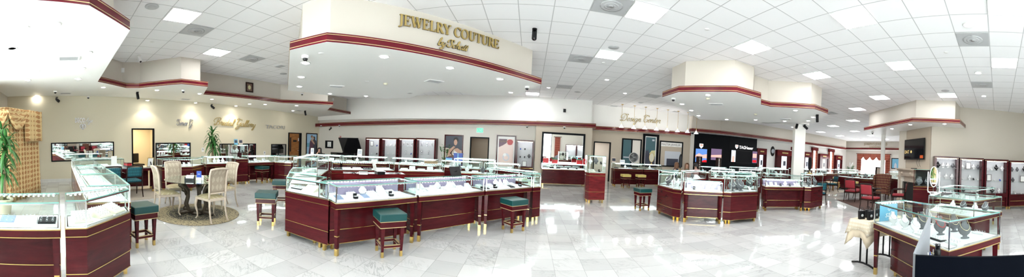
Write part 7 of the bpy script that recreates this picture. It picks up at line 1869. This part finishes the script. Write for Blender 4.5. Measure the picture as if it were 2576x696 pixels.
for k in range(3):
    bl = MB(); a0 = k*2*pi/3; R = [[(r*cos(a0+.5*s), -.01+.03*s, fz+r*sin(a0+.5*s)) for s in (-1,0,1)] for r in (.03,.1,.2)]; bl.sheet(R); bl.build('blade', 'ventdark', t, False, solid=.004)
MB().ball((0,-.02,fz), .04, 12).build('hub', 'grey', t, False)
def oval_mirror(loc, rz, label, m='traycream'):
    t = thing('counter_mirror', label, 'mirror', loc, rz, 'oval counter mirrors')
    MB().lathe([(.10,0),(.10,.012),(.02,.025),(.014,.10),(0,.10)], n=18).build('base', 'brass', t, False)
    op = [(.135*cos(a_), 0, .34+(.23*sin(a_))) for a_ in [i*2*pi/26 for i in range(26)]]
    MB().tube(op, .012, 6, closed=True).build('frame', 'brass' if m != 'darkframe' else m, t, False)
    mm = MB(); k = 26; mm.add([(0,-.003,.34)]+[(p[0],-.003,p[2]) for p in op]+[(0,.003,.34)]+[(p[0],.003,p[2]) for p in op], [(0,1+i,1+(i+1)%k) for i in range(k)]+[(k+1,k+2+(i+1)%k,k+2+i) for i in range(k)]); mm.build('mirror_glass', m, t, False); return t
oval_mirror((5.85, 13.5, 1.101), .1, 'oval cream backed mirror on a brass stand at the design counter'); oval_mirror((4.78, 8.62, 1.081), .7, 'dark oval mirror seen edge on, at the rear of the second island', 'darkframe'); oval_mirror((8.42, 6.15, 1.211), .2, 'dark oval counter mirror at the far corner of the second island', 'darkframe')
for x, y, z, rz, lb, w, h in [(4.0,13.75,1.101,.2,'small framed photo pair at the pedestal end of the design counter',.22,.26), (4.42,13.72,1.101,-.1,'white card stand beside the framed pair on the design counter',.24,.16), (-8.98,5.95,1.421,1.4,'blue card standing on the tower showcase',.14,.20), (-8.98,6.16,1.421,1.4,'picture card standing on the tower showcase',.16,.20), (-6.55,10.2,1.021,.2,'white card standing on the rear row before the piano',.2,.28), (-8.50,9.50,1.021,.5,'white card standing on the rear row before the couple poster',.14,.26)]:
    t = thing('card_stand', lb, 'card', (x, y, z), rz, 'cards standing on the showcases')
    q = MB(); q.box(-w/2,w/2,-.004,.004,0,h); q.xf(Matrix.Rotation(-.15,4,'X')); q.build('card', 'paper' if 'white' in lb else ('printsea' if 'blue' in lb else 'printsand'), t, False); MB().bar((0,.02,h*.7),(0,.08,0),.03,.005).build('easel', 'black', t, False)
    q = MB(); q.box(-w/2+.02,w/2-.02,-.0065,-.0045,h*.3,h*.8); q.xf(Matrix.Rotation(-.15,4,'X')); q.build('print', 'printsilver' if 'white' in lb else 'printdark', t, False)
# bag on the black chair inside the office, notice on its wall
t = thing('office_chair', 'black office chair inside the doorway room', 'chair', (-12.95, 3.35, 0), pi/2+.4)
MB().box(-.25,.25,-.25,.22,.44,.52).build('seat', 'black', t, False, bevel=.03); MB().box(-.26,.26,.20,.28,.55,.98).build('backrest', 'black', t, False, bevel=.03); MB().tube([(0,0,.08),(0,0,.44)], .03, 10).build('column', 'black', t, False)
for k in range(5): a_ = k*2*pi/5; MB().tube([(0,0,.09),(.27*cos(a_),.27*sin(a_),.05)], .02, 6).build('base_arm', 'black', t, False); MB().ball((.27*cos(a_),.27*sin(a_),.028), .028, 8).build('caster', 'black', t, False)
wq = WL.pt(hole_office[1]-.34, -1.888, 1.3); t = thing('wall_notice', 'printed notice sheet on the office wall behind the doorway', 'notice', wq, WL.ang()+pi)
MB().box(-.16,.16,-.004,.004,-.3,.35).build('sheet', 'plastic', t, False); q = MB()
for i in range(12): q.box(-.13,.10-.03*(i%3),-.0055,-.0042,.28-.045*i,.295-.045*i)
q.build('printed_line', 'grey', t, False)

# ================================================================ PIANO, PLANTS AT THE REAR
pw = AD(877, 390, 0.1)
t = thing('grand_piano', 'black grand piano with its lid raised before the rear wall', 'piano', (-9.15, 13.1, 0), 0)
body = [(-.75,-.55),(.75,-.55),(.75,.1),(.45,.55),(-.1,.75),(-.6,.7),(-.75,.3)]
MB().prism(body, .72, 1.0).build('case', 'blackgl', t, False)
MB().add([(-.75,.55,1.0),(.55,.55,1.0),(.55,.10,1.78),(-.75,.10,1.78),(-.75,.58,1.0),(.55,.58,1.0),(.55,.13,1.79),(-.75,.13,1.79)], [(3,2,1,0),(4,5,6,7),(0,1,5,4),(1,2,6,5),(2,3,7,6),(3,0,4,7)]).build('lid', 'blackgl', t, False)
for x, y in ((-.6,-.4),(.6,-.4),(0,.5)): MB().tube([(x,y,.72),(x,y,.0)], [.05,.03], 8).build('leg', 'blackgl', t, False); 
MB().box(-.68,.68,-.70,-.55,.72,.78).build('key_bed', 'blackgl', t, False); q = MB(); q.box(-.64,.64,-.69,-.57,.781,.795); q.build('keyboard', 'paper', t, False)
MB().tube([(.5,.2,1.0),(.5,.35,1.35)], .012, 6).build('prop_stick', 'blackgl', t, False)
def leafy(loc, label, n, L_, w, h0, name='potted_plant', cat='potted plant', stems=6):
    t = thing(name, label, cat, loc); MB().lathe([(.13,0),(.16,.24),(.17,.26),(.15,.26),(0,.24)], n=20).build('pot', 'pot' if 'orchid' in name else 'grey', t, False)
    for s in range(stems):
        a = s*2.4; p = [(0.02*cos(a),0.02*sin(a),.24),(.10*cos(a),.10*sin(a),.24+h0*.5),(.22*cos(a)*(.5+.5*(s%3)),.22*sin(a)*(.5+.5*(s%3)),.24+h0*(.8+.08*(s%3)))]; MB().tube(p, [.012,.009,.005], 6).build('stem', 'leaf', t, False)
        m = MB()
        for i in range(n):
            u = .25+.75*i/n; b = Vector(p[1]).lerp(Vector(p[2]), min(1,u*1.1)) if u > .5 else Vector(p[0]).lerp(Vector(p[1]), u*2)
            leaf_blade(m, b, a+(pi/2 if i%2 else -pi/2)+random.uniform(-.4,.4), L_, w, .10, .05, 5)
        m.build('foliage', 'leaf', t, False, solid=.002)
    return t
leafy((-3.95,13.5,0), 'dark leafy plant at the end of the rear wall shelves', 9, .16, .035, 1.35)
t = leafy((*P2(2139,27.2),0), 'white orchid arrangement at the corner of the far end wall', 8, .5, .05, 1.2, 'orchid_plant', 'orchid', 7)
for k in range(2):
    m = MB(); base = Vector((.1*k-.05,0,1.2))
    for i in range(10):
        c_ = base+Vector((.25*(k*2-1)*(i/10)**1.2, -.1*(i/10), .75*i/10-.25*(i/10)**2))
        for j in range(5): a_ = j*2*pi/5; m.ball((c_.x+.05*cos(a_), c_.y-.02, c_.z+.05*sin(a_)), .038, 6, 0, (1,.4,1))
    m.build('blossom_spray', 'paper', t, False)

# ================================================================ PEOPLE
def skin_body(t, name, V, E, R, m, root=0, sub=2):
    me = bpy.data.meshes.new(name); me.from_pydata(V, E, []); o = bpy.data.objects.new(name, me); COL.objects.link(o); o.parent = t
    o.modifiers.new('skin', 'SKIN'); lay = me.skin_vertices[0] if me.skin_vertices else None
    for i, r in enumerate(R): lay.data[i].radius = (r, r) if not isinstance(r, tuple) else r
    lay.data[root].use_root = True
    s = o.modifiers.new('sub', 'SUBSURF'); s.levels = s.render_levels = sub
    me.materials.append(M[m]); return o
def person(loc, rz, label, hairm, topm, pose, long_hair=True, sleeve=True, extra=None):
    """seated figure, front is -y; pose gives elbow and hand points of both arms"""
    t = thing('person', label, 'person', loc, rz)
    V, E, R = [], [], []
    def chain(pts, rs, start=None):
        last = start
        for p, r in zip(pts, rs):
            V.append(p); R.append(r); i = len(V)-1
            if last is not None: E.append((last, i))
            last = i
        return last
    chain([(0,0,.52)], [(.15,.11)]); chain([(0,.02,.68),(0,.01,.84)], [(.13,.10),(.15,.105)], 0); ch = len(V)-1
    nk = chain([(0,.0,.97),(0,-.02,1.05)], [(.09,.07),.048], ch)
    hx, hy, hz = pose.get('head', (0,-.04,1.17)); chain([(hx*.6,hy*.9,hz-.07),(hx,hy,hz),(hx,hy,hz+.07)], [(.062,.072),(.076,.092),(.060,.075)], nk)
    hands = []
    for s, (el, hd) in ((-1, pose['l']), (1, pose['r'])):
        sh = chain([(s*.17,.01,.93)], [.062], ch); a_ = chain([(s*.20,-.03,.86), el, tuple(Vector(el).lerp(Vector(hd), .85)), hd], [.052,.040,.028,.030], sh); hands.append((hd, el, a_, s))
        d = (Vector(hd)-Vector(el)).normalized(); side = d.cross(Vector((0,0,1))).normalized() if abs(d.z) < .95 else Vector((1,0,0))
        for k in range(4):
            b = Vector(hd)+side*((k-1.5)*.018)+d*.02; chain([tuple(b), tuple(b+d*(.040-.006*abs(k-1.3))), tuple(b+d*(.062-.008*abs(k-1.3))-Vector((0,0,.012)))], [.0095,.0085,.007], a_)
        b = Vector(hd)-side*.026*s; chain([tuple(b), tuple(b+d*.03-side*.012*s)], [.0105,.0085], a_)
        hp = chain([(s*.10,-.04,.50)], [.085], 0); chain([(s*.13,-.24,.50),(s*.13,-.42,.48),(s*.13,-.43,.28),(s*.13,-.42,.10),(s*.13,-.44,.04),(s*.13,-.56,.03)], [.075,.06,.052,.038,.036,.028], hp)
    skin_body(t, 'body', V, E, R, 'skin')
    # face
    hc = Vector((hx, hy, hz+.01)); f = MB()
    for s in (-1, 1): MB().ball(hc+Vector((s*.030,-.084,.015)), .010, 8, 0).build('eye', 'ink', t, False)
    f = MB(); f.tube([hc+Vector((0,-.086,.012)), hc+Vector((0,-.102,-.018))], [.007,.012], 8); f.build('nose', 'skin', t, False)
    f = MB(); f.tube([hc+Vector((-.022,-.084,-.050)), hc+Vector((0,-.090,-.052)), hc+Vector((.022,-.084,-.050))], .006, 6); f.build('mouth', 'coral', t, False)
    for s in (-1, 1): MB().ball(hc+Vector((s*.078,.0,0)), .020, 8, 0, (.5,.8,1.3)).build('ear', 'skin', t, False)
    # hair: cap plus length
    h = MB(); rows = []
    for i in range(9):
        v = i/8; r = []
        for j in range(17):
            a_ = -pi*.78+2*pi*.78*j/16
            top = sin(v*pi/2) if True else 0; rr = .098*min(1, sin(min(1,v*1.6)*pi/2)+.02)
            z = hz+.115*cos(min(1,v*1.3)*pi/2) - (max(0, v-.55)*(.42 if long_hair else .12)); sp = 1+.15*max(0,v-.5)*(1 if long_hair else 0)
            r.append((hx+rr*sp*sin(a_)*1.02, hy+.012+rr*sp*cos(a_)*1.08, z))
        rows.append(r)
    h.sheet(rows); h.build('hair', hairm, t, False, solid=.022)
    # clothes
    c = MB(); prof = [(.165,.46),(.168,.58),(.150,.70),(.165,.84),(.175,.92),(.13,.975),(.075,1.0)]
    c.lathe(prof, (0,.012,0), 22, 0, 1.0, .74); c.build('top', topm, t, False)
    if sleeve:
        for hd, el, a_, s in hands: MB().tube([(s*.155,.01,.935),(s*.20,-.03,.865),tuple(Vector((s*.20,-.03,.865)).lerp(Vector(el),.55)), tuple(Vector(el))], [.068,.060,.054,.050], 10).build('sleeve', topm, t, False)
    for s in (-1, 1): MB().tube([(s*.10,.0,.51),(s*.13,-.24,.51),(s*.13,-.425,.49),(s*.13,-.435,.30),(s*.13,-.425,.09)], [.10,.088,.072,.064,.052], 10).build('trouser_leg', 'black', t, False)
    return t
M['scarf'] = damask('patterned_scarf', (.30,.24,.16), (.12,.10,.09), 70, .8); M['pinktop'] = mat('pink_knit', (.62,.34,.33), .8); M['navytop'] = mat('navy_knit', (.03,.04,.09), .8)
def seat_stool(loc, label):
    t = thing('bar_stool', label, 'stool', loc); MB().lathe([(.17,.33),(.18,.35),(.16,.362),(0,.362)], n=24).build('seat', 'black', t, False); MB().tube([(0,0,.02),(0,0,.34)], .025, 10).build('post', 'chrome', t, False); MB().lathe([(.20,0),(.20,.012),(.04,.03),(0,.03)], n=24).build('base', 'chrome', t, False)
p = P2(1702, 14.2); person((*p, .0), .85, 'woman in a navy sleeveless top, seen side on beside the design counter', 'hairbrown', 'navytop', {'l':((-.24,-.16,.72),(-.10,-.36,.78)), 'r':((.24,-.16,.72),(.10,-.36,.80))}, True, False); seat_stool((p[0], p[1]+.03, 0), 'black round stool under the woman in navy')
p = P2(1729, 13.6); t = person((*p, .0), -.42, 'woman with auburn hair and a patterned scarf, facing the showroom', 'hairbrown', 'pinktop', {'l':((-.25,-.14,.72),(-.06,-.34,.78)), 'r':((.25,-.14,.72),(.08,-.34,.78))}); seat_stool((p[0], p[1]+.03, 0), 'black round stool under the woman with the scarf')
MB().lathe([(.085,.92),(.105,.95),(.10,.99),(.07,1.03),(.055,1.03)], (0,-.01,0), 20, 0, 1.1, .9).build('scarf', 'scarf', t, False)
p = P2(1752, 14.6); person((*p, .0), 3.4, 'dark haired person with the back turned, beside the watch tower', 'hairblack', 'pinktop', {'l':((-.25,-.14,.72),(-.10,-.30,.72)), 'r':((.25,-.14,.72),(.10,-.30,.72))}, False); seat_stool((p[0], p[1]+.03, 0), 'black round stool under the dark haired person')
p = P2(806, 14.7); person((*p, .0), .45, 'dark haired person in black resting the chin on a hand, by the piano', 'hairblack', 'black', {'l':((-.20,-.30,.80),(-.06,-.17,1.06)), 'r':((.24,-.20,.74),(.02,-.34,.80)), 'head':(-.03,-.09,1.14)}); seat_stool((p[0], p[1]+.03, 0), 'black round stool under the person in black')

# ================================================================ REAR OF THE SHOP (seen only in the mirrors)
REAR = Wall((-9.0, -5.6), (13.2, -5.6)); FILL_SHOPWIN = [(0.5,4.4,.25,3.4),(4.8,8.7,.25,3.4),(9.1,11.4,.25,3.4)]  # unseen shop windows, widened on the left to let in fill daylight
REAR.holes('wall_rear', 'cream', 0, CEIL, FILL_SHOPWIN)
for i, (a_, b_, z0, z1) in enumerate(FILL_SHOPWIN):
    q = MB(); REAR.frame(q, a_, b_, z0, z1, .08, -.1, .03); structure(q.build('window_%d' % (i+1), 'darkframe'))
    structure(REAR.slab(MB(), a_+.08, b_-.08, z0+.08, z1-.08, -.04, -.03).build('window_%d_glass' % (i+1), 'glass'))
WQ = Wall((15.0,-5.6), (3.0,-5.6)); WQc = Wall((3.0,-5.2), (15.0,-5.2))
for i in range(2):
    wall_cabinet_x = 4.0+1.5*i
    w = WQc; t0, t1 = 1.0+1.25*i, 2.2+1.25*i
    t = thing('wall_cabinet', 'lit cabinet seen in the wall mirror, %s from the drapes' % ORD[i], 'display cabinet', w.pt((t0+t1)/2, -.2, 0), group='lit display cabinets')
    for nme, q, m in [('side_post',(t0,t0+.05,.5,2.1,-.38,0),'wood'),('side_post',(t1-.05,t1,.5,2.1,-.38,0),'wood'),('cornice',(t0,t1,2.1,2.18,-.38,.01),'wood'),('base_body',(t0,t1,0,.5,-.38,0),'wood'),('back_panel',(t0+.05,t1-.05,.5,2.1,-.38,-.36),'deck'),('glass_shelf',(t0+.05,t1-.05,1.0,1.01,-.36,-.01),'glass'),('glass_shelf',(t0+.05,t1-.05,1.55,1.56,-.36,-.01),'glass'),('led_strip',(t0+.06,t1-.06,2.08,2.095,-.06,-.03),'led')]:
        w.slab(MB(), *q).build(nme, m, t)
t = thing('drapery', 'russet curtain seen in the wall mirror beside the lit cabinets', 'curtains', (3.2,-5.35,0))
m = MB(); drape(m, (2.75,-5.42), (3.35,-5.42), .02, 2.95, 5, .05); m.build('panel', 'valance', t, solid=.008); MB().tube([(2.6,-5.42,2.97),(3.5,-5.42,2.97)], .03, 8).build('rail', 'darkwood', t)
